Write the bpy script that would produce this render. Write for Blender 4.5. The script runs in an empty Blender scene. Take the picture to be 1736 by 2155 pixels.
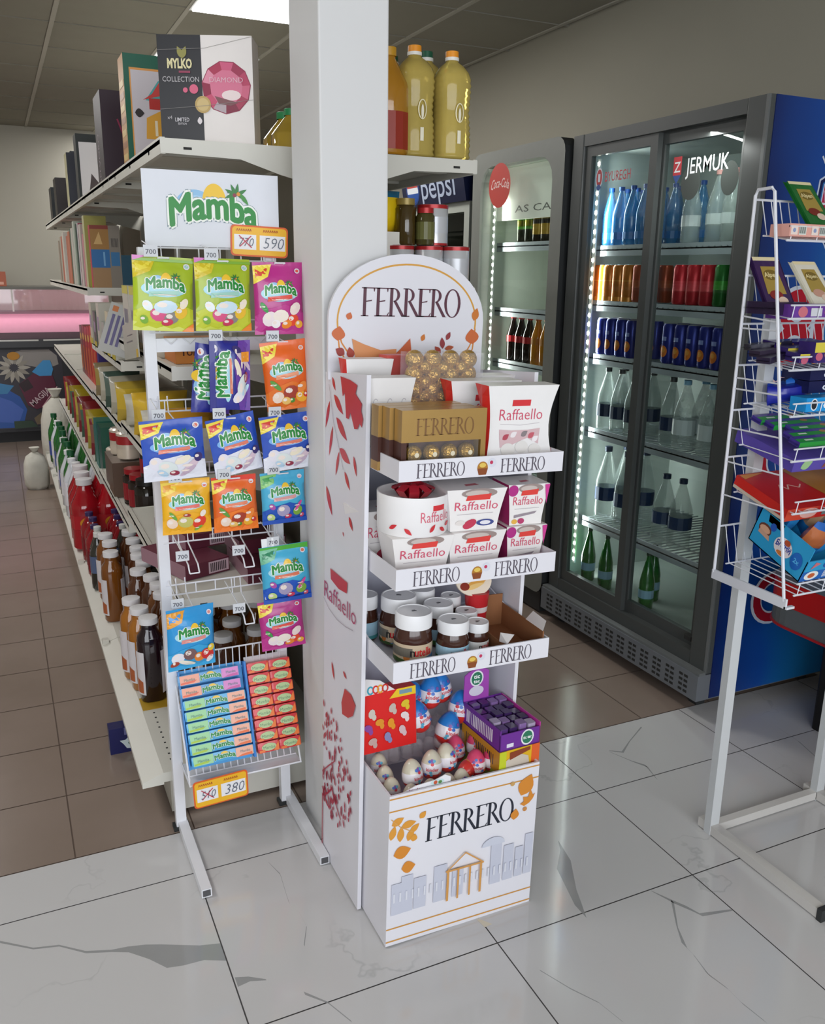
import bpy, bmesh, math, random
from math import sin, cos, pi, radians as RD
from mathutils import Vector, Matrix
from mathutils.geometry import tessellate_polygon

# ------------------------------------------------------------------ scene, camera, light
S = bpy.context.scene
COL = S.collection
S.view_settings.view_transform = 'Standard'
S.view_settings.look = 'None'
S.view_settings.exposure = 0.0
S.view_settings.gamma = 1.0
S.view_settings.use_curve_mapping = False
S.cycles.use_denoising = True
S.cycles.max_bounces = 8
S.cycles.transparent_max_bounces = 24
S.cycles.caustics_reflective = False
S.cycles.caustics_refractive = False
S.cycles.sample_clamp_indirect = 4.0

cam_d = bpy.data.cameras.new('camera')
cam_d.sensor_fit = 'VERTICAL'
cam_d.sensor_height = 24.0
cam_d.sensor_width = 24.0 * 1736 / 2155
cam_d.lens = 24.0 * 1834.4 / 2155
cam_d.clip_start = 0.05
cam = bpy.data.objects.new('camera', cam_d)
COL.objects.link(cam)
_r = Vector((0.90650294, -0.4219987, 0.01301967)); _u = Vector((0.10042896, 0.24548069, 0.96418528)); _f = Vector((0.41008101, 0.87272924, -0.26490986))
cam.matrix_world = Matrix(((_r.x, _u.x, -_f.x, 0), (_r.y, _u.y, -_f.y, 0), (_r.z, _u.z, -_f.z, 1.55), (0, 0, 0, 1)))
S.camera = cam

W = bpy.data.worlds.new('daylight'); S.world = W; W.use_nodes = True
W.node_tree.nodes['Background'].inputs[0].default_value = (0.80, 0.88, 1.0, 1)
W.node_tree.nodes['Background'].inputs[1].default_value = 1.0

def area(name, loc, target, sx, sy, power, col=(1, 1, 1)):
    d = bpy.data.lights.new(name, 'AREA'); d.shape = 'RECTANGLE'; d.size = sx; d.size_y = sy
    d.energy = power; d.color = col
    o = bpy.data.objects.new(name, d); COL.objects.link(o); o.location = loc
    o.rotation_euler = (Vector(target) - Vector(loc)).to_track_quat('-Z', 'Y').to_euler()
    return o
DAY = area('window_daylight', (-0.5, -2.3, 1.9), (0.3, 3.0, 0.5), 5.5, 2.2, 162, (0.93, 0.96, 1.0))

# ------------------------------------------------------------------ materials
def lin(c):
    c = c / 255.0
    return c / 12.92 if c <= 0.04045 else ((c + 0.055) / 1.055) ** 2.4
def rgb(h):
    if isinstance(h, str):
        h = h.lstrip('#'); h = tuple(int(h[i:i + 2], 16) for i in (0, 2, 4))
    return tuple(lin(x) for x in h)
_mats = {}
def mat(col, rough=0.5, metal=0.0, noise=0.04, scale=30.0, trans=0.0, emit=0.0, ior=1.45, coat=0.0, alpha=1.0, bump=0.0, spec=0.5):
    key = (col, rough, metal, noise, scale, trans, emit, ior, coat, alpha, bump, spec)
    if key in _mats: return _mats[key]
    m = bpy.data.materials.new('surface_' + (col if isinstance(col, str) else 'c').lstrip('#')); m.use_nodes = True
    nt = m.node_tree; b = nt.nodes['Principled BSDF']
    c = rgb(col)
    b.inputs['Base Color'].default_value = (*c, 1)
    b.inputs['Roughness'].default_value = rough
    b.inputs['Metallic'].default_value = metal
    b.inputs['Transmission Weight'].default_value = trans
    b.inputs['IOR'].default_value = ior
    b.inputs['Coat Weight'].default_value = coat
    b.inputs['Alpha'].default_value = alpha
    b.inputs['Specular IOR Level'].default_value = spec
    if emit:
        b.inputs['Emission Color'].default_value = (*c, 1); b.inputs['Emission Strength'].default_value = emit
    if noise or bump:
        tc = nt.nodes.new('ShaderNodeTexCoord'); n = nt.nodes.new('ShaderNodeTexNoise')
        n.inputs['Scale'].default_value = scale; n.inputs['Detail'].default_value = 2.0
        nt.links.new(tc.outputs['Object'], n.inputs['Vector'])
        if noise:
            mx = nt.nodes.new('ShaderNodeMix'); mx.data_type = 'RGBA'
            mx.inputs[6].default_value = (*[x * (1 - noise) for x in c], 1)
            mx.inputs[7].default_value = (*[min(1, x * (1 + noise) + noise * 0.01) for x in c], 1)
            nt.links.new(n.outputs['Fac'], mx.inputs[0]); nt.links.new(mx.outputs[2], b.inputs['Base Color'])
        if bump:
            bp = nt.nodes.new('ShaderNodeBump'); bp.inputs['Strength'].default_value = bump; bp.inputs['Distance'].default_value = 0.01
            nt.links.new(n.outputs['Fac'], bp.inputs['Height']); nt.links.new(bp.outputs['Normal'], b.inputs['Normal'])
    _mats[key] = m
    return m
def ink(c): return mat(c, 0.35, noise=0.0)
def paper(c): return mat(c, 0.5, noise=0.03, scale=60)
def foil(c): return mat(c, 0.3, noise=0.05, scale=25, bump=0.25, coat=0.3)
def card(c): return mat(c, 0.38, noise=0.03, scale=20)
def metal_white(c='#e6e7ea'): return mat(c, 0.35, noise=0.03, scale=12)
def glassy(c, rough=0.06): return mat(c, rough, noise=0.0, trans=0.85, ior=1.3)
def liquid(c): return mat(c, 0.08, noise=0.05, scale=14, spec=0.6, coat=0.4)

# ------------------------------------------------------------------ 2-D artwork (printed on real surfaces)
_glyph = {}
def glyphs(txt, off=0.0, res=2):
    key = (txt, off, res)
    if key in _glyph: return _glyph[key]
    cu = bpy.data.curves.new('g', 'FONT'); cu.body = txt; cu.size = 1.0; cu.offset = off; cu.resolution_u = res; cu.fill_mode = 'FRONT'
    ob = bpy.data.objects.new('g', cu); me = bpy.data.meshes.new_from_object(ob)
    vs = [(v.co.x, v.co.y) for v in me.vertices]; fs = [tuple(p.vertices) for p in me.polygons]
    adv = max([v[0] for v in vs], default=0.3)
    bpy.data.objects.remove(ob); bpy.data.curves.remove(cu); bpy.data.meshes.remove(me)
    _glyph[key] = (vs, fs, adv)
    return _glyph[key]

def ell(cx, cy, rx, ry, n=20, rot=0.0, a0=0.0, a1=2 * pi):
    full = abs(a1 - a0 - 2 * pi) < 1e-6
    k = n if full else n + 1
    out = []
    for i in range(k):
        a = a0 + (a1 - a0) * i / n
        x, y = rx * cos(a), ry * sin(a)
        out.append((cx + x * cos(rot) - y * sin(rot), cy + x * sin(rot) + y * cos(rot)))
    return out
def rrect(x0, y0, x1, y1, r, n=4):
    out = []
    for cx, cy, a in ((x1 - r, y1 - r, 0), (x0 + r, y1 - r, pi / 2), (x0 + r, y0 + r, pi), (x1 - r, y0 + r, 1.5 * pi)):
        out += [(cx + r * cos(a + pi / 2 * i / n), cy + r * sin(a + pi / 2 * i / n)) for i in range(n + 1)]
    return out
def leafp(cx, cy, L, w, ang, n=7):
    pts = [(L * (i / n - 0.5), w * sin(pi * (i / n) ** 0.85)) for i in range(n + 1)] + [(L * (0.5 - i / n), -w * sin(pi * (1 - i / n) ** 0.85)) for i in range(1, n)]
    return [(cx + x * cos(ang) - y * sin(ang), cy + x * sin(ang) + y * cos(ang)) for x, y in pts]

class Art:
    def __init__(s): s.items = []; s.k = 0
    def poly(s, pts, c, same=False):
        if not same: s.k += 1
        s.items.append((list(pts), None, c, s.k))
    def polys(s, lst, c):
        s.k += 1
        for p in lst: s.items.append((list(p), None, c, s.k))
    def rect(s, x0, y0, x1, y1, c): s.poly([(x0, y0), (x1, y0), (x1, y1), (x0, y1)], c)
    def ell(s, cx, cy, rx, ry, c, n=18, rot=0.0, a0=0.0, a1=2 * pi): s.poly(ell(cx, cy, rx, ry, n, rot, a0, a1), c)
    def ring(s, cx, cy, rx, ry, w, c, n=40, a0=0.0, a1=2 * pi):
        s.k += 1
        for i in range(n):
            a, b = a0 + (a1 - a0) * i / n, a0 + (a1 - a0) * (i + 1) / n
            s.items.append(([(cx + rx * cos(a), cy + ry * sin(a)), (cx + rx * cos(b), cy + ry * sin(b)), (cx + (rx - w) * cos(b), cy + (ry - w) * sin(b)), (cx + (rx - w) * cos(a), cy + (ry - w) * sin(a))], None, c, s.k))
    def line(s, pts, w, c):
        s.k += 1
        for (x0, y0), (x1, y1) in zip(pts, pts[1:]):
            d = math.hypot(x1 - x0, y1 - y0) or 1; nx, ny = -(y1 - y0) / d * w / 2, (x1 - x0) / d * w / 2
            s.items.append(([(x0 + nx, y0 + ny), (x0 - nx, y0 - ny), (x1 - nx, y1 - ny), (x1 + nx, y1 + ny)], None, c, s.k))
    def leaf(s, cx, cy, L, w, ang, c): s.poly(leafp(cx, cy, L, w, ang), c)
    def raw(s, vs, fs, c):
        s.k += 1; s.items.append((vs, fs, c, s.k))
    def text(s, txt, x, y, size, c, off=0.0, sx=1.0, rot=0.0, width=None, arc=0.0, center=True, shear=0.0):
        vs, fs, adv = glyphs(txt, off, 2 if size < .08 else 6)
        if not vs: return
        if width: sx = width / (adv * size)
        w = adv * size * sx
        out = []
        for vx, vy in vs:
            px, py = vx * size * sx - (w / 2 if center else 0) + shear * vy * size, vy * size
            if arc:
                py += arc * (1 - (2 * px / w) ** 2) if center else 0
            out.append((x + px * cos(rot) - py * sin(rot), y + px * sin(rot) + py * cos(rot)))
        s.raw(out, fs, c)
    def bold(s, txt, x, y, size, c, r, n=6, **k):
        for i in range(n): s.text(txt, x + r * cos(2 * pi * i / n + .3), y + r * sin(2 * pi * i / n + .3), size, c, **k)
    def stripes(s, x0, y0, x1, y1, n, c, rnd=None):
        s.k += 1
        for i in range(n):
            a = x0 + (x1 - x0) * i / n; b = a + (x1 - x0) / n * (0.35 + (0.4 * rnd.random() if rnd else 0.2))
            s.items.append(([(a, y0), (b, y0), (b, y1), (a, y1)], None, c, s.k))

def serif_letter(ch):
    P = []
    def R(x0, y0, x1, y1): P.append([(x0, y0), (x1, y0), (x1, y1), (x0, y1)])
    if ch in 'FE':
        P.append([(.10, 0), (.24, 0), (.27, 1), (.13, 1)]); R(.02, 0, .36, .035)
        P.append([(.05, .965), (.62, .965), (.66, 1.0), (.06, 1.0)]); P.append([(.60, .86), (.63, .86), (.66, 1.0), (.58, .97)])
        P.append([(.24, .50), (.50, .53), (.52, .58), (.24, .535)])
        if ch == 'E': P.append([(.2, 0), (.62, 0), (.70, .15), (.66, .14), (.58, .04), (.2, .04)])
        return P, .66
    if ch == 'R':
        P.append([(.10, 0), (.24, 0), (.27, 1), (.13, 1)]); R(.02, 0, .36, .035); R(.05, .965, .3, 1.0)
        n = 12
        for i in range(n):
            a, b = pi / 2 - pi * i / n, pi / 2 - pi * (i + 1) / n
            def o(t): return (.28 + .30 * cos(t), .76 + .24 * sin(t))
            def q(t): return (.28 + .17 * cos(t), .76 + .205 * sin(t))
            P.append([o(a), o(b), q(b), q(a)])
        P.append([(.28, .54), (.42, .54), (.80, .02), (.86, 0), (.66, 0)]); 
        return P, .74
    n = 24
    for i in range(n):
        a, b = 2 * pi * i / n, 2 * pi * (i + 1) / n
        def o(t): return (.44 + .40 * cos(t), .5 + .52 * sin(t))
        def q(t): return (.44 + .275 * cos(t), .5 + .485 * sin(t))
        P.append([o(a), o(b), q(b), q(a)])
    return P, .86
def ferrero(art, x, y, w, h, c):
    """the wordmark FERRERO in tall roman capitals, centred on x, baseline y"""
    seq = 'FERRERO'; adv = [serif_letter(ch)[1] * 0.92 for ch in seq]; tot = sum(adv)
    k = w / tot; px = x - w / 2; polys = []
    for ch, a in zip(seq, adv):
        for P in serif_letter(ch)[0]: polys.append([(px + u * k, y + v * h) for u, v in P])
        px += a * k
    art.polys(polys, c)

# ------------------------------------------------------------------ mesh builder
class MB:
    def __init__(s): s.v = []; s.f = []; s.m = []; s.mats = []; s.M = None; s.smooth = False
    def mi(s, m):
        if m not in s.mats: s.mats.append(m)
        return s.mats.index(m)
    def add(s, vs, fs, m):
        b = len(s.v)
        if s.M is not None: vs = [s.M @ Vector(v) for v in vs]
        s.v += [tuple(v) for v in vs]; i = s.mi(m)
        for f in fs: s.f.append(tuple(b + k for k in f)); s.m.append(i)
        return s
    def box(s, x0, x1, y0, y1, z0, z1, m, bev=0.0, mt=None):
        if bev:
            prof = rrect(x0, y0, x1, y1, bev, 2)
            return s.prism(prof, z0, z1, m, top=mt)
        vs = [(x0, y0, z0), (x1, y0, z0), (x1, y1, z0), (x0, y1, z0), (x0, y0, z1), (x1, y0, z1), (x1, y1, z1), (x0, y1, z1)]
        s.add(vs, [(0, 3, 2, 1), (0, 1, 5, 4), (1, 2, 6, 5), (2, 3, 7, 6), (3, 0, 4, 7)] + ([] if mt else [(4, 5, 6, 7)]), m)
        if mt: s.add(vs[4:], [(0, 1, 2, 3)], mt)
        return s
    def prism(s, prof, z0, z1, m, top=None, plane='xy'):
        """prof: 2-D outline (any), extruded; plane xy->z, xz->y, yz->x"""
        def P(a, b, c):
            return (a, b, c) if plane == 'xy' else ((a, c, b) if plane == 'xz' else (c, a, b))
        n = len(prof)
        vs = [P(a, b, z0) for a, b in prof] + [P(a, b, z1) for a, b in prof]
        s.add(vs, [(i, (i + 1) % n, n + (i + 1) % n, n + i) for i in range(n)], m)
        t = tessellate_polygon([[Vector((a, b, 0)) for a, b in prof]])
        s.add([P(a, b, z0) for a, b in prof], [tuple(x) for x in t], m)
        s.add([P(a, b, z1) for a, b in prof], [tuple(reversed(x)) for x in t], top or m)
        return s
    def lathe(s, prof, m, n=16, c=(0, 0, 0), mats=None, cap=True, sq=0.0):
        """prof [(r,z)] bottom to top; mats: per-segment material list; sq rounds the section towards a square"""
        rings = []
        for r, z in prof:
            ring = []
            for i in range(n):
                a = 2 * pi * (i + .5) / n
                k = 1.0
                if sq: k = 1 + sq * (1 / max(abs(cos(a)), abs(sin(a))) - 1)
                ring.append((c[0] + r * k * cos(a), c[1] + r * k * sin(a), c[2] + z))
            rings.append(ring)
        for j in range(len(prof) - 1):
            mm = (mats[j] if mats else None) or m
            s.add(rings[j] + rings[j + 1], [(i, (i + 1) % n, n + (i + 1) % n, n + i) for i in range(n)], mm)
        if cap:
            if prof[0][0] > 1e-5: s.add(rings[0], [tuple(reversed(range(n)))], (mats[0] if mats else None) or m)
            if prof[-1][0] > 1e-5: s.add(rings[-1], [tuple(range(n))], (mats[-1] if mats else None) or m)
        return s
    def tube(s, pts, r, m, n=6, closed=False):
        P = [Vector(p) for p in pts]; k = len(P); rings = []
        for i in range(k):
            a = P[(i - 1) % k] if (closed or i) else P[0]; b = P[(i + 1) % k] if (closed or i < k - 1) else P[-1]
            d = (b - a).normalized()
            up = Vector((0, 0, 1)) if abs(d.z) < 0.9 else Vector((1, 0, 0))
            x = d.cross(up).normalized(); y = x.cross(d)
            rings.append([P[i] + r * (x * cos(2 * pi * j / n) + y * sin(2 * pi * j / n)) for j in range(n)])
        for i in range(k if closed else k - 1):
            q = rings[(i + 1) % k]
            s.add(rings[i] + q, [(j, (j + 1) % n, n + (j + 1) % n, n + j) for j in range(n)], m)
        if not closed:
            s.add(rings[0], [tuple(reversed(range(n)))], m); s.add(rings[-1], [tuple(range(n))], m)
        return s
    def bar(s, p, q, w, h, m):
        """square bar of section w (sideways) x h between two points"""
        p, q = Vector(p), Vector(q); d = (q - p).normalized()
        up = Vector((0, 0, 1)) if abs(d.z) < 0.9 else Vector((0, 1, 0))
        x = d.cross(up).normalized() * w / 2; y = x.cross(d).normalized() * h / 2
        vs = [p - x - y, p + x - y, p + x + y, p - x + y, q - x - y, q + x - y, q + x + y, q - x + y]
        return s.add(vs, [(0, 3, 2, 1), (4, 5, 6, 7), (0, 1, 5, 4), (1, 2, 6, 5), (2, 3, 7, 6), (3, 0, 4, 7)], m)
    def sphere(s, c, r, m, nu=12, nv=8, sc=(1, 1, 1)):
        prof = [(max(r * sin(pi * j / nv), 1e-6), -r * cos(pi * j / nv)) for j in range(nv + 1)]
        vs = []
        for rr, z in prof: vs += [(c[0] + sc[0] * rr * cos(2 * pi * i / nu), c[1] + sc[1] * rr * sin(2 * pi * i / nu), c[2] + sc[2] * z) for i in range(nu)]
        return s.add(vs, [(j * nu + i, j * nu + (i + 1) % nu, (j + 1) * nu + (i + 1) % nu, (j + 1) * nu + i) for j in range(nv) for i in range(nu)], m)
    def art(s, art, fn, h0=0.0003, dh=0.00012, mk=ink, maxe=None):
        """fn(u, v, h) -> point on the printed surface lifted by h"""
        for pts, fs, c, k in art.items:
            h = h0 + dh * k
            if fs is None:
                if len(pts) > 4 or _concave(pts):
                    fs = [tuple(x) for x in tessellate_polygon([[Vector((a, b, 0)) for a, b in pts]])]
                else: fs = [tuple(range(len(pts)))]
                # consistent winding (counter-clockwise)
            out = []
            for f in fs:
                A = sum(pts[f[i]][0] * pts[f[(i + 1) % len(f)]][1] - pts[f[(i + 1) % len(f)]][0] * pts[f[i]][1] for i in range(len(f)))
                out.append(f if A > 0 else tuple(reversed(f)))
            if maxe:
                pts, out = _subdiv(pts, out, maxe)
            s.add([fn(a, b, h) for a, b in pts], out, mk(c))
        return s
    def build(s, name, parent=None, loc=None, rot=None, smooth=None):
        me = bpy.data.meshes.new(name); me.from_pydata(s.v, [], s.f)
        for m in s.mats: me.materials.append(m)
        me.polygons.foreach_set('material_index', s.m)
        if smooth is not None:
            bm = bmesh.new(); bm.from_mesh(me); bmesh.ops.remove_doubles(bm, verts=bm.verts, dist=1e-6); bm.to_mesh(me); bm.free()
            me.polygons.foreach_set('use_smooth', [True] * len(me.polygons)); me.set_sharp_from_angle(angle=RD(smooth))
        me.update()
        o = bpy.data.objects.new(name, me); COL.objects.link(o)
        if parent: o.parent = parent
        if loc: o.location = loc
        if rot: o.rotation_euler = rot
        return o
def _concave(p):
    if len(p) != 4: return False
    sg = [((p[(i + 1) % 4][0] - p[i][0]) * (p[(i + 2) % 4][1] - p[(i + 1) % 4][1]) - (p[(i + 1) % 4][1] - p[i][1]) * (p[(i + 2) % 4][0] - p[(i + 1) % 4][0])) > 0 for i in range(4)]
    return len(set(sg)) > 1
def _subdiv(pts, fs, maxe):
    pts = list(pts); tris = []
    for f in fs:
        for i in range(1, len(f) - 1): tris.append((f[0], f[i], f[i + 1]))
    cache = {}; work = tris; done = []
    def mid(a, b):
        k = (min(a, b), max(a, b))
        if k not in cache: cache[k] = len(pts); pts.append(((pts[a][0] + pts[b][0]) / 2, (pts[a][1] + pts[b][1]) / 2))
        return cache[k]
    while work:
        nx = []
        for a, b, c in work:
            L = [math.dist(pts[a], pts[b]), math.dist(pts[b], pts[c]), math.dist(pts[c], pts[a])]
            i = L.index(max(L))
            if L[i] <= maxe: done.append((a, b, c)); continue
            if i == 0: m = mid(a, b); nx += [(a, m, c), (m, b, c)]
            elif i == 1: m = mid(b, c); nx += [(a, b, m), (a, m, c)]
            else: m = mid(c, a); nx += [(a, b, m), (m, b, c)]
        work = nx
    return pts, done

# ------------------------------------------------------------------ object bookkeeping
def tag(o, label=None, cat=None, group=None, kind=None):
    if label: o['label'] = label
    if cat: o['category'] = cat
    if group: o['group'] = group
    if kind: o['kind'] = kind
    return o
def thing(name, label, cat, loc=(0, 0, 0), rot=(0, 0, 0), group=None):
    o = bpy.data.objects.new(name, None); COL.objects.link(o); o.location = loc; o.rotation_euler = rot
    o.empty_display_size = 0.05
    return tag(o, label, cat, group)
def struct(o): o['kind'] = 'structure'; return o
def copy_tree(o, parent=None):
    c = o.copy(); COL.objects.link(c); c.parent = parent
    for ch in [x for x in o.children]: copy_tree(ch, c)
    return c
_used = set()
def place(proto, loc, rot=(0, 0, 0), label=None, group=None, scale=None):
    o = proto if id(proto) not in _used else copy_tree(proto)
    _used.add(id(proto)); PROTO.append(proto)
    o.location = loc; o.rotation_euler = rot
    if scale: o.scale = scale if isinstance(scale, tuple) else (scale,) * 3
    if label: o['label'] = label
    if group: o['group'] = group
    return o
PROTO = []
ORD = ['first', 'second', 'third', 'fourth', 'fifth', 'sixth', 'seventh', 'eighth', 'ninth', 'tenth', 'eleventh', 'twelfth', 'thirteenth', 'fourteenth']
H0 = 0.0002
def front(x0, y, z0):            # artwork on a face looking to -y ; u -> +x, v -> +z
    return lambda u, v, h: (x0 + u, y - h, z0 + v)
def faceleft(x, y0, z0):         # artwork on a face looking to -x ; u -> -y (reads left to right from the aisle), v -> +z
    return lambda u, v, h: (x - h, y0 - u, z0 + v)
def faceup(x0, y0, z):           # artwork on a face looking up; u -> +x, v -> +y
    return lambda u, v, h: (x0 + u, y0 + v, z + h)
# ------------------------------------------------------------------ floor
def node_mat(name, build):
    m = bpy.data.materials.new(name); m.use_nodes = True; build(m.node_tree, m.node_tree.nodes['Principled BSDF']); return m
def marble(nt, b):
    L = nt.links.new; N = nt.nodes.new
    tc = N('ShaderNodeTexCoord'); n1 = N('ShaderNodeTexNoise'); n1.inputs['Scale'].default_value = 1.3; n1.inputs['Detail'].default_value = 6
    L(tc.outputs['Object'], n1.inputs['Vector'])
    r = N('ShaderNodeValToRGB'); r.color_ramp.elements[0].position = 0.496; r.color_ramp.elements[1].position = 0.503
    e = r.color_ramp.elements.new(0.4995); r.color_ramp.elements[0].color = (0, 0, 0, 1); e.color = (1, 1, 1, 1); r.color_ramp.elements[2].color = (0, 0, 0, 1)
    L(n1.outputs['Fac'], r.inputs['Fac'])
    n2 = N('ShaderNodeTexNoise'); n2.inputs['Scale'].default_value = 2.2; L(tc.outputs['Object'], n2.inputs['Vector'])
    r2 = N('ShaderNodeValToRGB'); r2.color_ramp.elements[0].position = 0.50; r2.color_ramp.elements[1].position = 0.62; L(n2.outputs['Fac'], r2.inputs['Fac'])
    mul = N('ShaderNodeMath'); mul.operation = 'MULTIPLY'; L(r.outputs['Color'], mul.inputs[0]); L(r2.outputs['Color'], mul.inputs[1])
    m2 = N('ShaderNodeMath'); m2.operation = 'MULTIPLY'; L(mul.outputs[0], m2.inputs[0]); m2.inputs[1].default_value = 0.4
    mx = N('ShaderNodeMix'); mx.data_type = 'RGBA'; mx.inputs[6].default_value = (*rgb('#c9c8c8'), 1); mx.inputs[7].default_value = (*rgb('#8f9191'), 1)
    L(m2.outputs[0], mx.inputs[0]); L(mx.outputs[2], b.inputs['Base Color'])
    b.inputs['Roughness'].default_value = 0.09; b.inputs['Specular IOR Level'].default_value = 0.55
    n3 = N('ShaderNodeTexNoise'); n3.inputs['Scale'].default_value = 3.5; L(tc.outputs['Object'], n3.inputs['Vector'])
    bp = N('ShaderNodeBump'); bp.inputs['Strength'].default_value = 0.12; bp.inputs['Distance'].default_value = 0.01; L(n3.outputs['Fac'], bp.inputs['Height']); L(bp.outputs['Normal'], b.inputs['Normal'])
def brown(nt, b):
    L = nt.links.new; N = nt.nodes.new
    tc = N('ShaderNodeTexCoord'); n1 = N('ShaderNodeTexNoise'); n1.inputs['Scale'].default_value = 2.5; n1.inputs['Detail'].default_value = 5
    L(tc.outputs['Object'], n1.inputs['Vector'])
    mx = N('ShaderNodeMix'); mx.data_type = 'RGBA'; mx.inputs[6].default_value = (*rgb('#7d6e62'), 1); mx.inputs[7].default_value = (*rgb('#94847a'), 1)
    L(n1.outputs['Fac'], mx.inputs[0]); L(mx.outputs[2], b.inputs['Base Color'])
    b.inputs['Roughness'].default_value = 0.22
M_MARBLE = node_mat('marble_tile', marble); M_BROWN = node_mat('brown_tile', brown)
M_GROUT = mat('#4c4a4a', 0.8); M_GROUTB = mat('#5a4a40', 0.8)
g = 0.0016
YB = 2.227
f = MB(); f.box(-4.2, 3.6, -3.0, YB, -0.02, -0.0012, M_GROUT)
xs = [0.3355 + 0.604 * k for k in range(-8, 7)]
def tiles(mb, xs, ys, m, g=g):
    for i in range(len(xs) - 1):
        for j in range(len(ys) - 1):
            x0, x1, y0, y1 = max(xs[i], -4.2) + g, min(xs[i + 1], 3.6) - g, ys[j] + g, ys[j + 1] - g
            if x1 - x0 > .01: mb.add([(x0, y0, 0), (x1, y0, 0), (x1, y1, 0), (x0, y1, 0)], [(0, 1, 2, 3)], m)
ysA = [1.487 - 0.604 * k for k in range(8, -1, -1)]
tiles(f, xs, ysA, M_MARBLE)
tiles(f, [x for x in xs if x < 0.95], [1.487, 2.035, YB], M_MARBLE)
tiles(f, [x for x in xs if x > 0.93], [1.487, 1.912, YB], M_MARBLE)
# grey veins baked into the stone
va = Art()
def vein(pts, ws, c='#9a9b9b'):
    L = [(x + 0.0, y + w / 2) for (x, y), w in zip(pts, ws)]; R_ = [(x, y - w / 2) for (x, y), w in zip(pts, ws)]
    va.k = 0
    for i in range(len(pts) - 1): va.poly([R_[i], R_[i + 1], L[i + 1], L[i]], c)
vein([(-0.142, 1.975), (-0.071, 1.92), (-0.015, 1.905), (0.04, 1.858), (0.096, 1.837), (0.132, 1.826), (0.172, 1.8), (0.205, 1.771), (0.241, 1.758), (0.288, 1.745), (0.334, 1.727)], [0.008, 0.006, 0.006, 0.008, 0.008, 0.02, 0.05, 0.08, 0.07, 0.05, 0.06])
vein([(0.521, 1.998), (0.536, 1.938), (0.528, 1.86), (0.525, 1.824)], [0.003, 0.01, 0.008, 0.012])
vein([(0.538, 1.78), (0.539, 1.726), (0.514, 1.668)], [0.01, 0.004, 0.006])
vein([(0.34, 1.625), (0.369, 1.622), (0.403, 1.604)], [0.03, 0.015, 0.004])
vein([(1.296, 1.755), (1.278, 1.694), (1.224, 1.611), (1.204, 1.549), (1.186, 1.494)], [0.004, 0.05, 0.09, 0.07, 0.05])
vein([(1.4, 1.482), (1.424, 1.428), (1.445, 1.39), (1.457, 1.36), (1.541, 1.341)], [0.004, 0.02, 0.02, 0.012, 0.006])
vein([(1.424, 1.428), (1.373, 1.352), (1.346, 1.296), (1.345, 1.263), (1.334, 1.204), (1.344, 1.154), (1.343, 1.111), (1.352, 1.051)], [0.012, 0.006, 0.02, 0.006, 0.016, 0.01, 0.014, 0.012])
vein([(0.986, 1.373), (1.019, 1.3), (1.054, 1.241), (1.07, 1.178)], [0.005, 0.006, 0.004, 0.005])
vein([(1.73, 2.093), (1.766, 2.067), (1.833, 2.115), (1.935, 2.177)], [0.004, 0.01, 0.004, 0.006])
vein([(1.726, 2.088), (1.759, 2.008), (1.783, 1.966), (1.763, 1.89)], [0.004, 0.01, 0.02, 0.006])
vein([(0.47, 1.532), (0.509, 1.486), (0.538, 1.418)], [0.01, 0.006, 0.006])
vein([(2.382, 1.981), (2.373, 1.878), (2.33, 1.732)], [0.004, 0.012, 0.01])
f.art(va, lambda u, v, h: (u, v, h), h0=0.0001, dh=0.0, mk=lambda c: mat(c, 0.09, noise=0.08, scale=9))
fl = struct(f.build('floor'))
b_ = MB(); b_.box(-4.2, 3.6, YB, 9.6, -0.02, -0.0012, M_GROUTB)
ysB = [2.2275 + 0.3215 * k for k in range(0, 24)]
tiles(b_, [0.047 + 0.3215 * k for k in range(-13, 12)], ysB, M_BROWN, 0.002)
struct(b_.build('floor'))

# ------------------------------------------------------------------ walls, ceiling, pillar
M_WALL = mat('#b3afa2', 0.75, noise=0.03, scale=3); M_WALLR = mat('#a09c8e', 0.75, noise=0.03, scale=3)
def wall(name, *a, m=None): return struct(MB().box(*a, m or M_WALL).build(name))
wall('wall_back', -4.3, 3.1, 9.42, 9.6, 0, 2.85)
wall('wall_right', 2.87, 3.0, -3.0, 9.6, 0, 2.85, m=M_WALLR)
wall('wall_left', -4.35, -4.2, -3.0, 9.6, 0, 2.85)
w = MB(); w.box(-4.3, 3.1, -3.1, -2.95, 2.5, 2.85, M_WALL); w.box(-4.3, 3.1, -3.1, -2.95, 0, 0.3, M_WALL)
for x in (-4.3, -2.2, -0.2, 1.8, 2.95): w.box(x, x + .15, -3.1, -2.95, 0.3, 2.5, M_WALL)
struct(w.build('wall_front'))
M_CEIL = mat('#8d897d', 0.85, noise=0.05, scale=6); M_CGRID = mat('#aaa69b', 0.6)
c = MB(); c.box(-4.2, 3.0, -3.0, 9.6, 2.815, 2.9, M_CEIL)
cx = [0.42 + 0.6 * k for k in range(-8, 5)]; cy = [4.27 + 0.6 * k for k in range(-12, 10)]
for i in range(len(cx) - 1):
    for j in range(len(cy) - 1):
        c.add([(cx[i] + .012, cy[j] + .012, 2.806), (cx[i] + .012, cy[j + 1] - .012, 2.806), (cx[i + 1] - .012, cy[j + 1] - .012, 2.806), (cx[i + 1] - .012, cy[j] + .012, 2.806)], [(0, 1, 2, 3)], M_CEIL)
for x in cx: c.box(x - .012, x + .012, -3.0, 9.5, 2.80, 2.815, M_CGRID)
for y in cy: c.box(-4.2, 3.0, y - .006, y + .006, 2.802, 2.815, M_CEIL)
struct(c.build('ceiling'))
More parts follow.
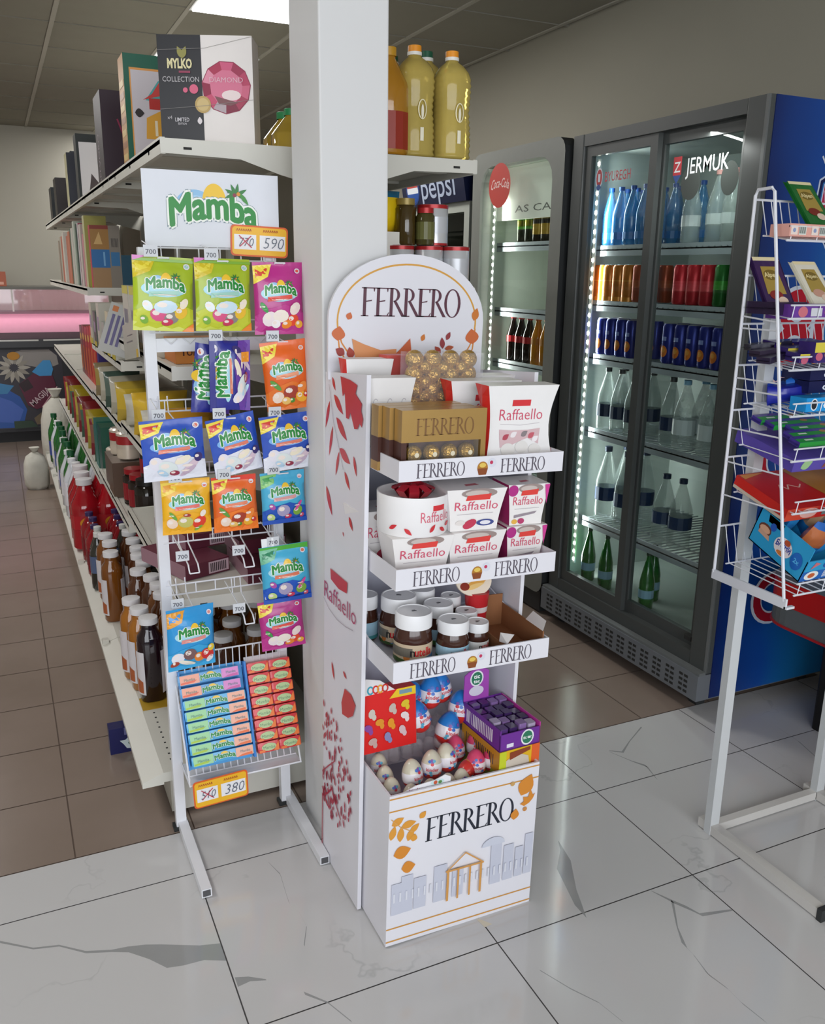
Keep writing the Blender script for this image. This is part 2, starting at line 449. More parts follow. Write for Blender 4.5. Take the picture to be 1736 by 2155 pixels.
def ceil_light(x, y, label, power):
    t = thing('ceiling_light', label, 'ceiling light', (x, y, 2.80), group='square panel lights in the ceiling')
    MB().box(-.3, .3, -.3, .3, -.006, 0, mat('#d9d9d6', .5)).build('frame', t)
    MB().box(-.285, .285, -.285, .285, -.012, -.006, mat('#ffffff', .5, noise=0, emit=6.0)).build('diffuser', t)
    area('ceiling_lamp', (x, y, 2.77), (x, y, 0), .55, .55, power, (1.0, 0.98, 0.95))
ceil_light(1.32, 4.57, 'square white ceiling panel light nearest the pillar, cut by the top edge', 16)
ceil_light(1.32, 6.04, 'square ceiling panel light just showing behind the black and pink gift box', 16)
ceil_light(1.32, 8.95, 'small far ceiling panel light above the dark purple box', 12)
for y_, d_, p_w in ((2.17, 'nearest the shop front', 13), (4.57, 'level with the pillar', 14), (6.97, 'nearest the back wall', 40)): ceil_light(-1.08, y_, 'added unseen fill panel over the left aisle, ' + d_, p_w)  # out-of-view panels added to brighten the left floor and the back wall
p_ = MB().box(.695, .862, 1.992, 2.205, 0, 2.82, mat('#dcdcdc', .6, noise=.02, scale=4), bev=.004)
struct(p_.build('pillar'))

# ------------------------------------------------------------------ double-sided shelving
M_SH = mat('#d4d2c8', .42, noise=.04, scale=9); M_SHD = mat('#b9b6ab', .5, noise=.05, scale=8); M_HOLE = mat('#2a2a28', .8, noise=0)
GX = 0.833
G = thing('gondola_shelving', 'long double-sided cream metal shelving unit running back from the white pillar', 'shelving', (GX, 2.3, 0))
BAY = [0, 1.05, 2.10, 3.15, 4.15, 5.0]       # bay joints, from the near end
dk = MB()
for i in range(5):
    a, b = BAY[i] + .002, BAY[i + 1] - .002
    dk.box(-.53, .53, a, b, .125, .155, M_SH)
    for sgn in (-1, 1):
        dk.add([(sgn * .53, a, .155), (sgn * .53, b, .155), (sgn * .59, b, .135), (sgn * .59, a, .135), (sgn * .59, b, .118), (sgn * .59, a, .118), (sgn * .53, a, .118), (sgn * .53, b, .118)], [(0, 1, 2, 3), (3, 2, 4, 5), (0, 3, 5, 6), (1, 7, 4, 2), (5, 4, 7, 6)] if sgn < 0 else [(3, 2, 1, 0), (5, 4, 2, 3), (6, 5, 3, 0), (2, 4, 7, 1), (6, 7, 4, 5)], M_SH)
        dk.box(sgn * .575 - .012, sgn * .575 + .012, b - .012, b + .012, .118, .158, M_SH)
    for k in range(30):
        y = a + .03 + k * (b - a - .06) / 29
        dk.box(-.500, -.494, y, y + .007, .155, .1555, M_HOLE)
for k in range(5): dk.box(-.46 + k * .1, -.452 + k * .1, -.0005, 0, .136, .141, M_HOLE)
dk.build('base_deck', G)
kp = MB(); kp.box(-.50, .50, .02, .04, .012, .118, M_SH)
for sgn in (-1, 1): kp.box(sgn * .5 - .01, sgn * .5 + .01, .02, 5.0, .012, .118, M_SHD)
kp.build('kick_plate', G)
for y in BAY:
    MB().box(-.028, .028, y + .004, y + .044, .02, 1.86, M_SH).build('upright', G)
for i in range(5):
    bp = MB(); bp.box(-.008, .008, BAY[i] + .045, BAY[i + 1], .155, 1.84, mat('#8f8b7e', .6, noise=.05, scale=5))
    bp.build('back_panel', G)
def shelf(y0, y1, z, d, sgn, name='shelf', tilt=0.0):
    """one cantilever shelf: tray with front lip and two tapering end brackets"""
    s_ = MB(); x0, x1 = sorted((sgn * .03, sgn * d))
    s_.box(x0, x1, y0 + .003, y1 - .003, z - .006, z + .004, M_SH)
    xa, xb = sorted((sgn * (d - .012), sgn * d)); s_.box(xa, xb, y0 + .003, y1 - .003, z - .028, z + .010, M_SH)
    for y in (y0 + .001, y1 - .004):
        prof = [(sgn * d, z + .008), (sgn * .03, z + .008), (sgn * .03, z - .085), (sgn * .14, z - .060), (sgn * (d * .55), z - .030), (sgn * d, z - .026)]
        s_.prism(prof, y, y + .003, M_SH, plane='xz')
        sx = sgn * (d - .075); s_.box(min(sx, sx + sgn * .02), max(sx, sx + sgn * .02), y - .0006, y, z - .016, z - .010, M_HOLE)
    for k in range(3): s_.box(x0, x1, y0 + (y1 - y0) * (k + .5) / 3 - .01, y0 + (y1 - y0) * (k + .5) / 3 + .01, z - .014, z - .006, M_SHD)
    o = s_.build(name, G)
    return o
LV = {0: [.665, 1.0, 1.300], 1: [.60, .985, 1.215], 2: [.56, .975, 1.455], 3: [.56, .975, 1.455], 4: [.56, .975, 1.455]}
for i in range(5):
    for sgn in (-1, 1):
        shelf(BAY[i], BAY[i + 1], 1.847, .435, sgn, 'top_shelf')
        for z in LV[i] if sgn < 0 else [.56, 1.0, 1.50]: shelf(BAY[i], BAY[i + 1], z, .455 if z < 1.1 else .44, sgn)
LIPX = GX - .455

# ------------------------------------------------------------------ refrigerators along the right wall
M_FR = mat('#4b4e4d', .38, noise=.04, scale=8); M_FRD = mat('#2e3031', .45, noise=.04, scale=8); M_FRL = mat('#6d7070', .4)
M_IN = mat('#b9c2bd', .45, noise=.02, scale=5); M_WIRE = mat('#a9b0b6', .5)
def pane_mat():
    m = bpy.data.materials.new('door_glass'); m.use_nodes = True; nt = m.node_tree; nt.nodes.remove(nt.nodes['Principled BSDF'])
    tr = nt.nodes.new('ShaderNodeBsdfTransparent'); gl = nt.nodes.new('ShaderNodeBsdfGlossy'); mx = nt.nodes.new('ShaderNodeMixShader'); 
    tr.inputs[0].default_value = (.86, .90, .89, 1); gl.inputs['Roughness'].default_value = .03; mx.inputs[0].default_value = .05
    nt.links.new(tr.outputs[0], mx.inputs[1]); nt.links.new(gl.outputs[0], mx.inputs[2])
    nt.links.new(mx.outputs[0], nt.nodes['Material Output'].inputs[0]); return m
M_PANE = pane_mat()
M_LED = mat('#fffdf2', .5, noise=0, emit=14.0)
def led_strip(parent, x, y, z0, z1, n, face=-1):
    s_ = MB(); s_.box(x, x + .006, y - .008, y + .008, z0, z1, mat('#e8ebe8', .4))
    for k in range(n):
        z = z0 + (z1 - z0) * (k + .5) / n
        s_.box(x - .004, x, y - .005, y + .005, z - .006, z + .006, M_LED)
    s_.build('led_strip', parent)
def cabinet(t, D, w, h, z0, inner, wallm, backm, th=.045):
    """open-fronted insulated cabinet: local +x is depth, y along the row, origin near front corner on the floor"""
    c = MB()
    c.box(.06, D, 0, th, z0, h, wallm); c.box(.06, D, w - th, w, z0, h, wallm)
    c.box(.06, D, th, w - th, h - .05, h, wallm); c.box(D - .04, D, th, w - th, z0, h - .05, wallm)
    c.box(.06, D - .04, th, w - th, z0, z0 + .03, wallm)
    c.build('cabinet', t)
    i = MB(); e = .003
    i.add([(.06, th + e, z0 + .03), (D - .045, th + e, z0 + .03), (D - .045, th + e, h - .052), (.06, th + e, h - .052)], [(0, 3, 2, 1)], inner)
    i.add([(.06, w - th - e, z0 + .03), (D - .045, w - th - e, z0 + .03), (D - .045, w - th - e, h - .052), (.06, w - th - e, h - .052)], [(0, 1, 2, 3)], inner)
    i.add([(D - .045, th, z0 + .03), (D - .045, w - th, z0 + .03), (D - .045, w - th, h - .052), (D - .045, th, h - .052)], [(0, 3, 2, 1)], backm)
    i.add([(.06, th, z0 + .033), (D - .045, th, z0 + .033), (D - .045, w - th, z0 + .033), (.06, w - th, z0 + .033)], [(0, 1, 2, 3)], inner)
    i.add([(.06, th, h - .053), (D - .045, th, h - .053), (D - .045, w - th, h - .053), (.06, w - th, h - .053)], [(3, 2, 1, 0)], inner)
    i.build('interior_liner', t)
def wire_shelf(t, x0, x1, y0, y1, z, solid=True):
    s_ = MB(); s_.box(x0, x0 + .006, y0, y1, z - .03, z + .012, M_WIRE)
    for k in range(int((y1 - y0) / .03)): s_.box(x0, x1, y0 + k * .03, y0 + k * .03 + .005, z - .004, z, M_WIRE)
    for k in range(4): s_.box(x0 + (x1 - x0) * k / 4, x0 + (x1 - x0) * k / 4 + .006, y0, y1, z - .009, z - .004, M_WIRE)
    s_.build('wire_shelf', t)

# double sliding-door refrigerator; frame front plane x=2.20, y 2.165..3.19
FD = thing('beverage_refrigerator', 'large grey double sliding-door drinks refrigerator with a blue printed side', 'refrigerator', (2.20, 2.165, 0))
cabinet(FD, .66, 1.025, 2.09, .19, M_IN, M_FR, M_IN)
fr = MB(); w_ = 1.025
fr.box(0, .06, 0, .09, .16, 2.09, M_FR, bev=.006); fr.box(0, .06, w_ - .075, w_, .16, 2.09, M_FR, bev=.006)
fr.box(0.002, .06, .09, w_ - .075, 2.045, 2.09, M_FR); fr.box(0.002, .06, .09, w_ - .075, .16, .215, M_FR)
fr.box(-.001, .0, 0.0, .012, .16, 2.09, M_FRL)
fr.build('frame', FD)
gr = MB(); gr.box(-.035, .62, 0, w_, .055, .155, mat('#6f7378', .45)); gr.box(-.03, .0, 0, w_, .155, .165, M_FRL)
for k in range(13):
    for a in range(4):
        for q in range(2): 
            y = .05 + k * .0735 + q * .026; gr.box(-.0357, -.035, y, y + .019, .068 + a * .02, .078 + a * .02, M_HOLE)
gr.build('ventilation_grille', FD)
for k in range(4): MB().box([.03, .56][k % 2], [.07, .60][k % 2], [.06, .93][k // 2], [.10, .97][k // 2], 0, .055, M_FRD).build('foot', FD)
def door(y0, y1, x, label):
    d = MB(); d.box(x, x + .022, y0, y0 + .040, .215, 2.045, M_FR); d.box(x, x + .022, y1 - .040, y1, .215, 2.045, M_FR)
    d.box(x, x + .022, y0 + .04, y1 - .04, 2.005, 2.045, M_FR); d.box(x, x + .022, y0 + .04, y1 - .04, .215, .262, M_FR)
    o = d.build('sliding_door', FD); o['label'] = label
    MB().box(x + .008, x + .014, y0 + .04, y1 - .04, .262, 2.005, M_PANE).build('glass_pane', o)
    return o
D1 = door(.515, .95, .012, 'far left-hand sliding door'); D2 = door(.09, .545, .036, 'near right-hand sliding door')
MB().box(.008, .036, .10, .135, .245, .262, M_HOLE).build('door_stop', FD)
FZ = [.50, .90, 1.215, 1.435, 1.655]
for z in FZ: wire_shelf(FD, .088, .60, .05, .975, z)
led_strip(FD, .062, .925, .29, 2.0, 46)
a = area('fridge_lamp', (2.285, 3.075, 1.15), (2.7, 2.7, 1.15), .03, 1.7, 7, (0.95, 1.0, 0.97))
a = area('fridge_lamp', (2.275, 2.45, 2.03), (2.55, 2.6, 1.0), .03, .5, 3, (0.95, 1.0, 0.97))
# printed door glass and blue side panel
def decal(name, art, fn, parent, **k): return MB().art(art, fn, **k).build(name, parent)
a = Art(); a.ell(.045, .035, .022, .038, '#d8dfe8'); a.ell(.045, .035, .018, .032, '#b4252f'); a.leaf(.045, .0, .03, .012, 0, '#2c4f93'); a.rect(.038, .02, .052, .05, '#d8dfe8')
a.text('BYUREGH', .16, .018, .052, '#c33b45', off=.004, width=.16); decal('door_lettering', a, faceleft(.019, .905, 1.885), D1)
a = Art(); a.rect(.02, .0, .062, .062, '#c9303a'); a.poly([(.02, 0), (.062, 0), (.041, -.03)], '#2c4f93'); a.text('Z', .041, .01, .05, '#eef0f2', off=.01)
a.ell(.115, -.03, .048, .058, '#3a403d'); a.ell(.30, -.03, .04, .055, '#3a403d'); a.text('JERMUK', .19, .0, .075, '#e6e9ea', off=.003, width=.20); decal('door_lettering', a, faceleft(.043, .478, 1.895), D2)
def blue_side(nt, b):
    L = nt.links.new; N = nt.nodes.new
    tc = N('ShaderNodeTexCoord'); sp = N('ShaderNodeSeparateXYZ'); L(tc.outputs['Object'], sp.inputs[0])
    n = N('ShaderNodeTexNoise'); n.inputs['Scale'].default_value = 2.2; L(tc.outputs['Object'], n.inputs['Vector'])
    ad = N('ShaderNodeMath'); ad.operation = 'MULTIPLY_ADD'; L(n.outputs['Fac'], ad.inputs[0]); ad.inputs[1].default_value = .22; L(sp.outputs['X'], ad.inputs[2])
    r = N('ShaderNodeValToRGB'); e = r.color_ramp.elements
    e[0].position = .10; e[0].color = (*rgb('#0e1c52'), 1); e[1].position = .62; e[1].color = (*rgb('#1f86c8'), 1)
    m = e.new(.36); m.color = (*rgb('#12489a'), 1)
    L(ad.outputs[0], r.inputs['Fac']); L(r.outputs['Color'], b.inputs['Base Color']); b.inputs['Roughness'].default_value = .32
M_BLUES = node_mat('printed_blue_vinyl', blue_side)
sd = MB(); sd.box(.025, .66, -.003, 0, .06, 2.09, M_BLUES)
sa = Art()
def crest(cx, cy, k):
    def sh(s): return [(cx + k * s * u, cy + k * v * (.35 + .65 * s)) for u, v in ((-.5, .45), (0, .72), (.5, .45), (.56, -.1), (.36, -.5), (0, -.95), (-.36, -.5), (-.56, -.1))]
    for s_, c_ in ((1.0, '#c7d2e6'), (.93, '#101d4f'), (.80, '#2165ab'), (.74, '#c7d2e6'), (.69, '#b92b4f')): sa.poly(sh(s_), c_)
    for s in (-1, 1):
        for pts, w in (([(0, .05), (.16, .45), (.34, .62), (.36, .92)], .055), ([(.20, .48), (.22, .78)], .04), ([(.33, .64), (.50, .86)], .04)):
            sa.line([(cx + s * u * k, cy + v * k) for u, v in pts], w * k, '#ccd3df')
        sa.poly([(cx + s * u * k, cy + v * k) for u, v in ((.05, .12), (.34, .26), (.30, .06), (.12, -.02))][::s], '#d3d8e2')
    sa.poly([(cx + u * k, cy + v * k) for u, v in ((-.16, .14), (.16, .14), (.12, -.2), (.05, -.5), (-.05, -.5), (-.12, -.2))], '#d9dde6')
crest(.335, 1.78, .17)
for dx, ch, y, sz in ((.13, '8', 1.26, .36), (.30, '0', 1.26, .36)):
    sa.text(ch, dx + .09, y, sz, '#cdd5e4', off=.045); sa.text(ch, dx + .09, y, sz, '#b5132c', off=.012)
sa.text('YILINI', .30, 1.175, .075, '#e8c9d0', off=.02, width=.36)
sa.bold('OU', .28, .86, .22, '#cdd5e4', .012, width=.30); sa.bold('OU', .28, .86, .22, '#b5132c', .004, width=.30)
for cy_, sz in ((.60, .30), (.33, .26)): sa.text('O', .28, cy_, sz, '#cdd5e4', off=.05); sa.text('O', .28, cy_, sz, '#a61a2e', off=.018)
sd.art(sa, lambda u, v, h: (u, -.003 - h, v))
o = sd.build('printed_side_panel', FD); o['label'] = 'blue printed side with stag crest and red and white lettering'

# single-door refrigerator with rounded window; front x=2.18
FC = thing('beverage_refrigerator', 'grey single-door drinks refrigerator with a round red badge and rounded window', 'refrigerator', (2.18, 3.215, 0))
cabinet(FC, .66, .78, 2.09, .25, mat('#c3ccbf', .5), M_FRD, mat('#cdd6c8', .5))
fr = MB()
out = rrect(0, .12, .78, 2.10, .05); inn = [(y, z) for y, z in rrect(.085, .27, .70, 2.035, .10, 4)]
out = [(y, z) for y, z in rrect(0, .10, .78, 2.10, .06, 4)]
n = len(out)
for (x, O, I) in ((0.0, out, inn),):
    fr.add([(x, a, b) for a, b in O] + [(x, a, b) for a, b in I], [(i, n + i, n + (i + 1) % n, (i + 1) % n) for i in range(n)], mat('#7f817b', .4))
    fr.add([(x, a, b) for a, b in O] + [(.06, a, b) for a, b in O], [(i, (i + 1) % n, n + (i + 1) % n, n + i) for i in range(n)], M_FRD)
    fr.add([(x, a, b) for a, b in I] + [(.06, a, b) for a, b in I], [(i, n + i, n + (i + 1) % n, (i + 1) % n) for i in range(n)], mat('#9a9c96', .4))
fr.build('door_frame', FC)
MB().prism(inn, .012, .017, M_PANE, plane='yz').build('glass_pane', FC)
MB().box(0.01, .6, .02, .76, .01, .11, M_FRD).build('plinth', FC)
FCZ = [.55, .85, 1.12, 1.375, 1.685]
for z in FCZ: wire_shelf(FC, .12, .58, .05, .73, z)
led_strip(FC, .062, .665, .45, 1.95, 44)
area('fridge_lamp', (2.27, 3.86, 1.2), (2.7, 3.5, 1.2), .03, 1.4, 4.5, (1.0, 1.0, .93))
hd = MB(); hd.box(.10, .13, .05, .73, 1.80, 2.035, mat('#d8dacb', .5, emit=.35, noise=0)); ha = Art(); ha.text('AS CAL', .30, .03, .045, '#8a8c84', width=.36)
hd.art(ha, faceleft(.10, .66, 1.80)); hd.build('light_header', FC)
a = Art(); a.ell(0, 0, .098, .098, '#c8473f', n=36); a.text('Coca-Cola', 0, -.02, .06, '#f2d9d4', off=.006, width=.165, arc=.012, shear=.3)
o = decal('round_badge', a, faceleft(-.001, .52, 1.945), FC); o['label'] = 'round red badge with white script'

# third refrigerator with dark blue lit crown
FP = thing('beverage_refrigerator', 'refrigerator with a dark navy crown sign, furthest of the fridge row', 'refrigerator', (2.20, 4.06, 0))
cabinet(FP, .64, .74, 2.06, .2, mat('#55584f', .5), mat('#8d9088', .5), mat('#6a6d63', .5))
fr = MB(); fm = mat('#a3a79f', .4)
fr.box(0, .06, 0, .055, .1, 1.90, fm); fr.box(0, .06, .685, .74, .1, 1.90, fm); fr.box(0, .06, .055, .685, 1.85, 1.90, fm); fr.box(0, .06, .055, .685, .1, .2, fm)
fr.build('door_frame', FP); MB().box(.02, .026, .055, .685, .2, 1.85, M_PANE).build('glass_pane', FP)
sg = MB(); sg.prism([(-.02, 1.90), (.06, 1.90), (.06, 2.07), (-.05, 2.07)], 0, .74, mat('#0d1638', .35), plane='xz')
pa = Art(); pa.ell(.12, .085, .085, .075, '#26417e'); pa.ell(.12, .085, .07, .062, '#dfe3ea'); pa.ell(.12, .10, .068, .046, '#b8423a', a0=0, a1=pi); pa.ell(.12, .07, .068, .046, '#27509e', a0=pi, a1=2 * pi)
pa.text('pepsi', .42, .035, .17, '#aeb9cf', off=.006, width=.40)
sg.art(pa, lambda u, v, h: (-.0205 - .176 * v - h, .72 - u, 1.90 + v)); o = sg.build('crown_sign', FP); o['label'] = 'dark navy crown with pale lettering'
# ------------------------------------------------------------------ confectionery floor stand (leans a touch to the right)
TILT = 0.0205
ST_O = Vector((0.887, 1.58, 0.0))
ST_M = Matrix.Translation(ST_O) @ Matrix.Rotation(TILT, 4, 'Y')
def onstand(x, y, z, rz=0.0, rx=0.0, ry=0.0):
    """world position / rotation for something resting in the stand (x, y given as world values at that height)"""
    p = ST_M @ Vector((x - 0.887 - TILT * z, y - 1.58, z))
    e = (Matrix.Rotation(TILT, 4, 'Y') @ Matrix.Rotation(rz, 4, 'Z') @ Matrix.Rotation(rx, 4, 'X') @ Matrix.Rotation(ry, 4, 'Y')).to_euler()
    return tuple(p), tuple(e)
M_CARD = mat('#e4e3ea', .42, noise=.02, scale=6); M_CARDE = mat('#f2f2f5', .5)
ST = thing('display_stand', 'tall white cardboard confectionery display stand with arched header, three trays and a deep bin', 'display stand', tuple(ST_O), (0, TILT, 0))
def side_art(which):
    a = Art(); R1, R2 = '#c8353a', '#b52a48'
    # u: 0 (front) .. 0.26 (back) ; v: height ; sprig of leaves, oak leaf, wordmark, small tree
    LF = [((.047, 1.307), (.069, 1.279), .012), ((.031, 1.248), (.003, 1.182), .014), ((.061, 1.267), (.121, 1.231), .018), ((.054, 1.191), (.030, 1.118), .013), ((.079, 1.216), (.147, 1.175), .020), ((.099, 1.139), (.077, 1.079), .012), ((.103, 1.147), (.169, 1.125), .020), ((.137, 1.099), (.171, 1.064), .013), ((.193, 1.146), (.212, 1.105), .012), ((.013, 1.037), (.055, .975), .018), ((.169, .999), (.194, .973), .012), ((.130, .953), (.138, .943), .004), ((.063, .591), (.082, .550), .010), ((.145, .601), (.168, .591), .008)]
    for (x0, y0), (x1, y1), w in LF: a.leaf((x0 + x1) / 2, (y0 + y1) / 2, math.dist((x0, y0), (x1, y1)) * 1.05, w * .62, math.atan2(y1 - y0, x1 - x0), R1)
    a.line([(.03, 1.289), (.049, 1.238), (.063, 1.202), (.103, 1.146), (.129, 1.103)], .0016, '#9b8f95')
    a.poly([(.106, 1.316), (.169, 1.314), (.211, 1.308), (.201, 1.288), (.239, 1.271), (.236, 1.255), (.247, 1.239), (.241, 1.219), (.228, 1.226), (.216, 1.212), (.197, 1.209), (.172, 1.242), (.161, 1.226), (.145, 1.226), (.135, 1.282), (.122, 1.272)], R1)
    a.poly([(.137, .514), (.158, .561), (.200, .565), (.231, .550), (.215, .515), (.183, .494), (.143, .485)], R1)
    a.poly([(.049, .837), (.167, .838), (.164, .810), (.108, .803), (.054, .810)], R1)
    a.text('Raffaello', .112, .750, .062, '#b4436a', off=-.006, width=.225)
    a.line([(.0, .745), (.04, .728), (.10, .720), (.16, .724), (.208, .733)], .0016, '#a9a3ab')
    rnd = random.Random(5)
    a.line([(.0, .172), (.045, .205), (.077, .238), (.10, .21), (.141, .183)], .006, R2); a.line([(.0, .245), (.045, .285), (.088, .321)], .004, R2); a.line([(.002, .0), (.002, .18)], .006, R2); a.line([(.0, .20), (.03, .17), (.06, .165)], .007, R2)
    lst = []
    while len(lst) < 150:
        v = rnd.uniform(.12, .46); u = rnd.uniform(.004, .215)
        if u > .215 * sin(pi * min(1, max(0, (v - .10) / .38))) ** .7 + .01 or (u < .04 and v < .16): continue
        lst.append(leafp(u, v, rnd.uniform(.012, .026), .0045, rnd.uniform(1.1, 2.1)))
    a.polys(lst, R2)
    return a
for sx_, nm in ((-1, 'left'), (1, 'right')):
    xa, xb = sorted((sx_ * .205, sx_ * .215))
    m = MB(); m.prism([(.145, 0), (.405, 0), (.405, 1.315), (.145, 1.335)], xa, xb, M_CARD, plane='yz')
    if sx_ < 0: m.art(side_art(0), lambda u, v, h: (-.215 - h, .405 - u, v))
    o = m.build('side_panel', ST); o['label'] = 'side panel printed with red autumn leaves' if sx_ < 0 else 'plain right side panel'
m = MB(); m.box(-.205, .205, .385, .395, 0, 1.31, mat('#cfd0de', .5)); m.build('back_panel', ST)
# header
hp = [(-.205, 1.30), (.205, 1.30), (.205, 1.44)] + [(.205 * cos(a) if True else 0, 1.44 + .152 * sin(a)) for a in [pi * k / 24 for k in range(1, 24)]] + [(-.205, 1.44)]
HX = -.016
m = MB(); m.prism([(x + HX, z) for x, z in hp], .372, .382, M_CARD, plane='xz')
a = Art()
def arcp(r, z0, rz, a0, a1, n=40): return [(r * cos(a0 + (a1 - a0) * k / n), z0 + rz * sin(a0 + (a1 - a0) * k / n)) for k in range(n + 1)]
a.line(arcp(.183, 1.435, .133, -.12, pi + .25), .0042, '#d9a043')
a.line([(-.183, 1.42), (-.178, 1.375), (-.155, 1.33)], .0035, '#d98a3a'); a.line([(.183, 1.42), (.178, 1.37), (.150, 1.31)], .0035, '#d98a3a')
ferrero(a, .005, 1.447, .262, .066, '#5b3342')
a.line([(-.183, 1.42), (-.172, 1.385), (-.150, 1.355)], .0035, '#d98a3a'); a.line([(.180, 1.40), (.168, 1.375), (.150, 1.35)], .003, '#d98a3a')
for x, z, L, w, an, c in ((-.180, 1.407, .034, .017, 1.4, '#cf6c3c'), (.175, 1.401, .038, .019, 1.7, '#cf6c3c'), (.182, 1.455, .032, .010, 1.3, '#d07a35'), (-.154, 1.447, .018, .008, 1.2, '#cf6c3c'), (.039, 1.398, .018, .006, 1.2, '#d07a35'),
    (-.176, 1.365, .026, .010, 2.6, '#9c3b33'), (-.150, 1.362, .028, .010, 1.8, '#a8402f'), (-.126, 1.358, .026, .010, 1.2, '#b0522f'), (.108, 1.402, .022, .006, 1.1, '#963a3f'), (.092, 1.385, .028, .007, 1.7, '#963a3f'), (.080, 1.368, .024, .007, 2.3, '#a8402f'), (.112, 1.373, .026, .006, .2, '#b0522f'), (.07, 1.358, .022, .007, 2.0, '#a8402f')): a.leaf(x, z, L, w, an, c)
a.poly([(-.147, 1.395), (-.116, 1.382), (-.073, 1.368), (-.032, 1.371), (-.032, 1.335), (-.135, 1.335)], '#dc9460')
a.poly([(-.085, 1.350), (-.045, 1.352), (-.035, 1.338), (-.085, 1.336)], '#a8562f')
a.poly([(-.050, 1.345), (-.02, 1.372), (.004, 1.396), (.010, 1.350), (-.02, 1.336)], '#c9633c')
m.art(a, front(HX, .372, 0)); o = m.build('header_board', ST); o['label'] = 'arched header board with gold arc and dark lettering'
# trays
def tray(z0, z1):
    m = MB(); y0, y1 = 0, .372; t = .004
    m.box(-.2, .2, y0, y1, z0, z0 + t, M_CARD)
    m.box(-.2, .2, y0, y0 + t, z0 + t, z1, M_CARD)
    for x in (-.2, .196): m.prism([(y0 + t, z0 + t), (y1, z0 + t), (y1, z1 + .035), (y1 * .8, z1 + .035), (.15, z1), (y0 + t, z1)], x, x + t, M_CARD, plane='yz')
    a = Art(); h = z1 - z0
    ferrero(a, -.105, .006, .112, h - .014, '#5c5560'); ferrero(a, .095, .006, .112, h - .014, '#5c5560')
    a.ell(-.005, h * .5 - .003, .013, .014, '#b27a2c'); a.poly([(-.018, h * .5 - .004), (-.014, h * .5 - .018), (.004, h * .5 - .018), (.008, h * .5 - .004)], '#8a4a26'); a.ell(-.005, h * .5 + .003, .008, .005, '#e2c25e')
    a.ell(.018, h * .5 + .007, .010, .010, '#d9dbe6'); a.ell(.016, h * .5 + .008, .004, .004, '#c2365c')
    m.art(a, front(0, 0, z0)); return m.build('tray', ST)
TZ = [(1.132, 1.176), (.896, .943), (.682, .731)]
for z0, z1 in TZ: tray(z0, z1)
# bin
m = MB(); t = .005
m.box(-.2, .2, 0, t, 0, .404, M_CARD); m.box(-.2, -.195, t, .372, 0, .404, M_CARD); m.box(.195, .2, t, .372, 0, .404, M_CARD); m.box(-.195, .195, .365, .372, 0, .404, M_CARD); m.box(-.195, .195, t, .365, .318, .323, mat('#b9b9c8', .6))
a = Art()
for z in (.394, .362, .045, .010): a.rect(-.2, z, .2, z + .0035, '#cf9442')
ferrero(a, .012, .262, .238, .062, '#262a38')
for x, z, L, w, an in ((-.178, .335, .034, .010, .45), (-.150, .322, .038, .010, .15), (-.190, .308, .038, .009, 1.3), (-.170, .300, .040, .009, 1.5), (-.145, .294, .036, .009, 1.2), (-.135, .308, .03, .008, .7), (-.115, .338, .022, .008, .8), (-.136, .283, .02, .009, 1.3)): a.leaf(x, z, L, w, an, '#dd9a3c')
a.line([(-.195, .345), (-.17, .318), (-.14, .30)], .002, '#dba45c')
for x, z, L, w, an in ((-.165, .252, .045, .017, .2), (-.148, .208, .036, .016, .1), (.165, .385 - .035, .06, .022, 1.1), (.137, .275, .030, .012, 1.4)): a.leaf(x, z, L, w, an, '#d78a32')
a.poly([(.15, .30), (.16, .305), (.158, .318), (.172, .315), (.178, .335), (.186, .318), (.192, .322), (.186, .308), (.176, .298), (.162, .292)], '#d78a32')
a.ell(.125, .362, .006, .006, '#caa061'); a.ell(.165, .283, .006, .006, '#c98a4c')
# grey town behind the gold temple
for x0, x1, h in ((-.19, -.165, .085), (-.165, -.135, .10), (-.132, -.10, .085), (-.08, -.045, .10), (-.03, .0, .075), (.075, .105, .115), (.112, .14, .10), (.145, .168, .085), (.172, .195, .115)): a.rect(x0, .085 + .03 * (x0 + .2), x1, .085 + h + .03 * (x0 + .2), '#c7cad9')
a.ell(.08, .205, .032, .022, '#ccd0de', a0=0, a1=pi)
for k in range(24): 
    x = -.186 + .0158 * k; a.rect(x, .12, x + .005, .145, '#dadce6')
c_ = '#d39a55'
a.line([(-.048, .168), (.002, .208), (.052, .168)], .0035, c_); a.line([(-.050, .168), (.054, .168)], .005, c_)
for x in (-.044, -.016, .016, .046): a.line([(x, .085), (x, .168)], .0062 if abs(x) > .03 else .005, c_)
m.art(a, front(0, 0, 0)); o = m.build('bin', ST); o['label'] = 'deep white bin with gold lines and a gold temple drawing'
m = MB(); m.add([(.045, -.001, .001), (.10, -.001, .001), (.095, -.03, .0015), (.05, -.036, .0015)], [(0, 3, 2, 1)], mat('#d6cdb8', .3)); m.build('tape_strip', ST)

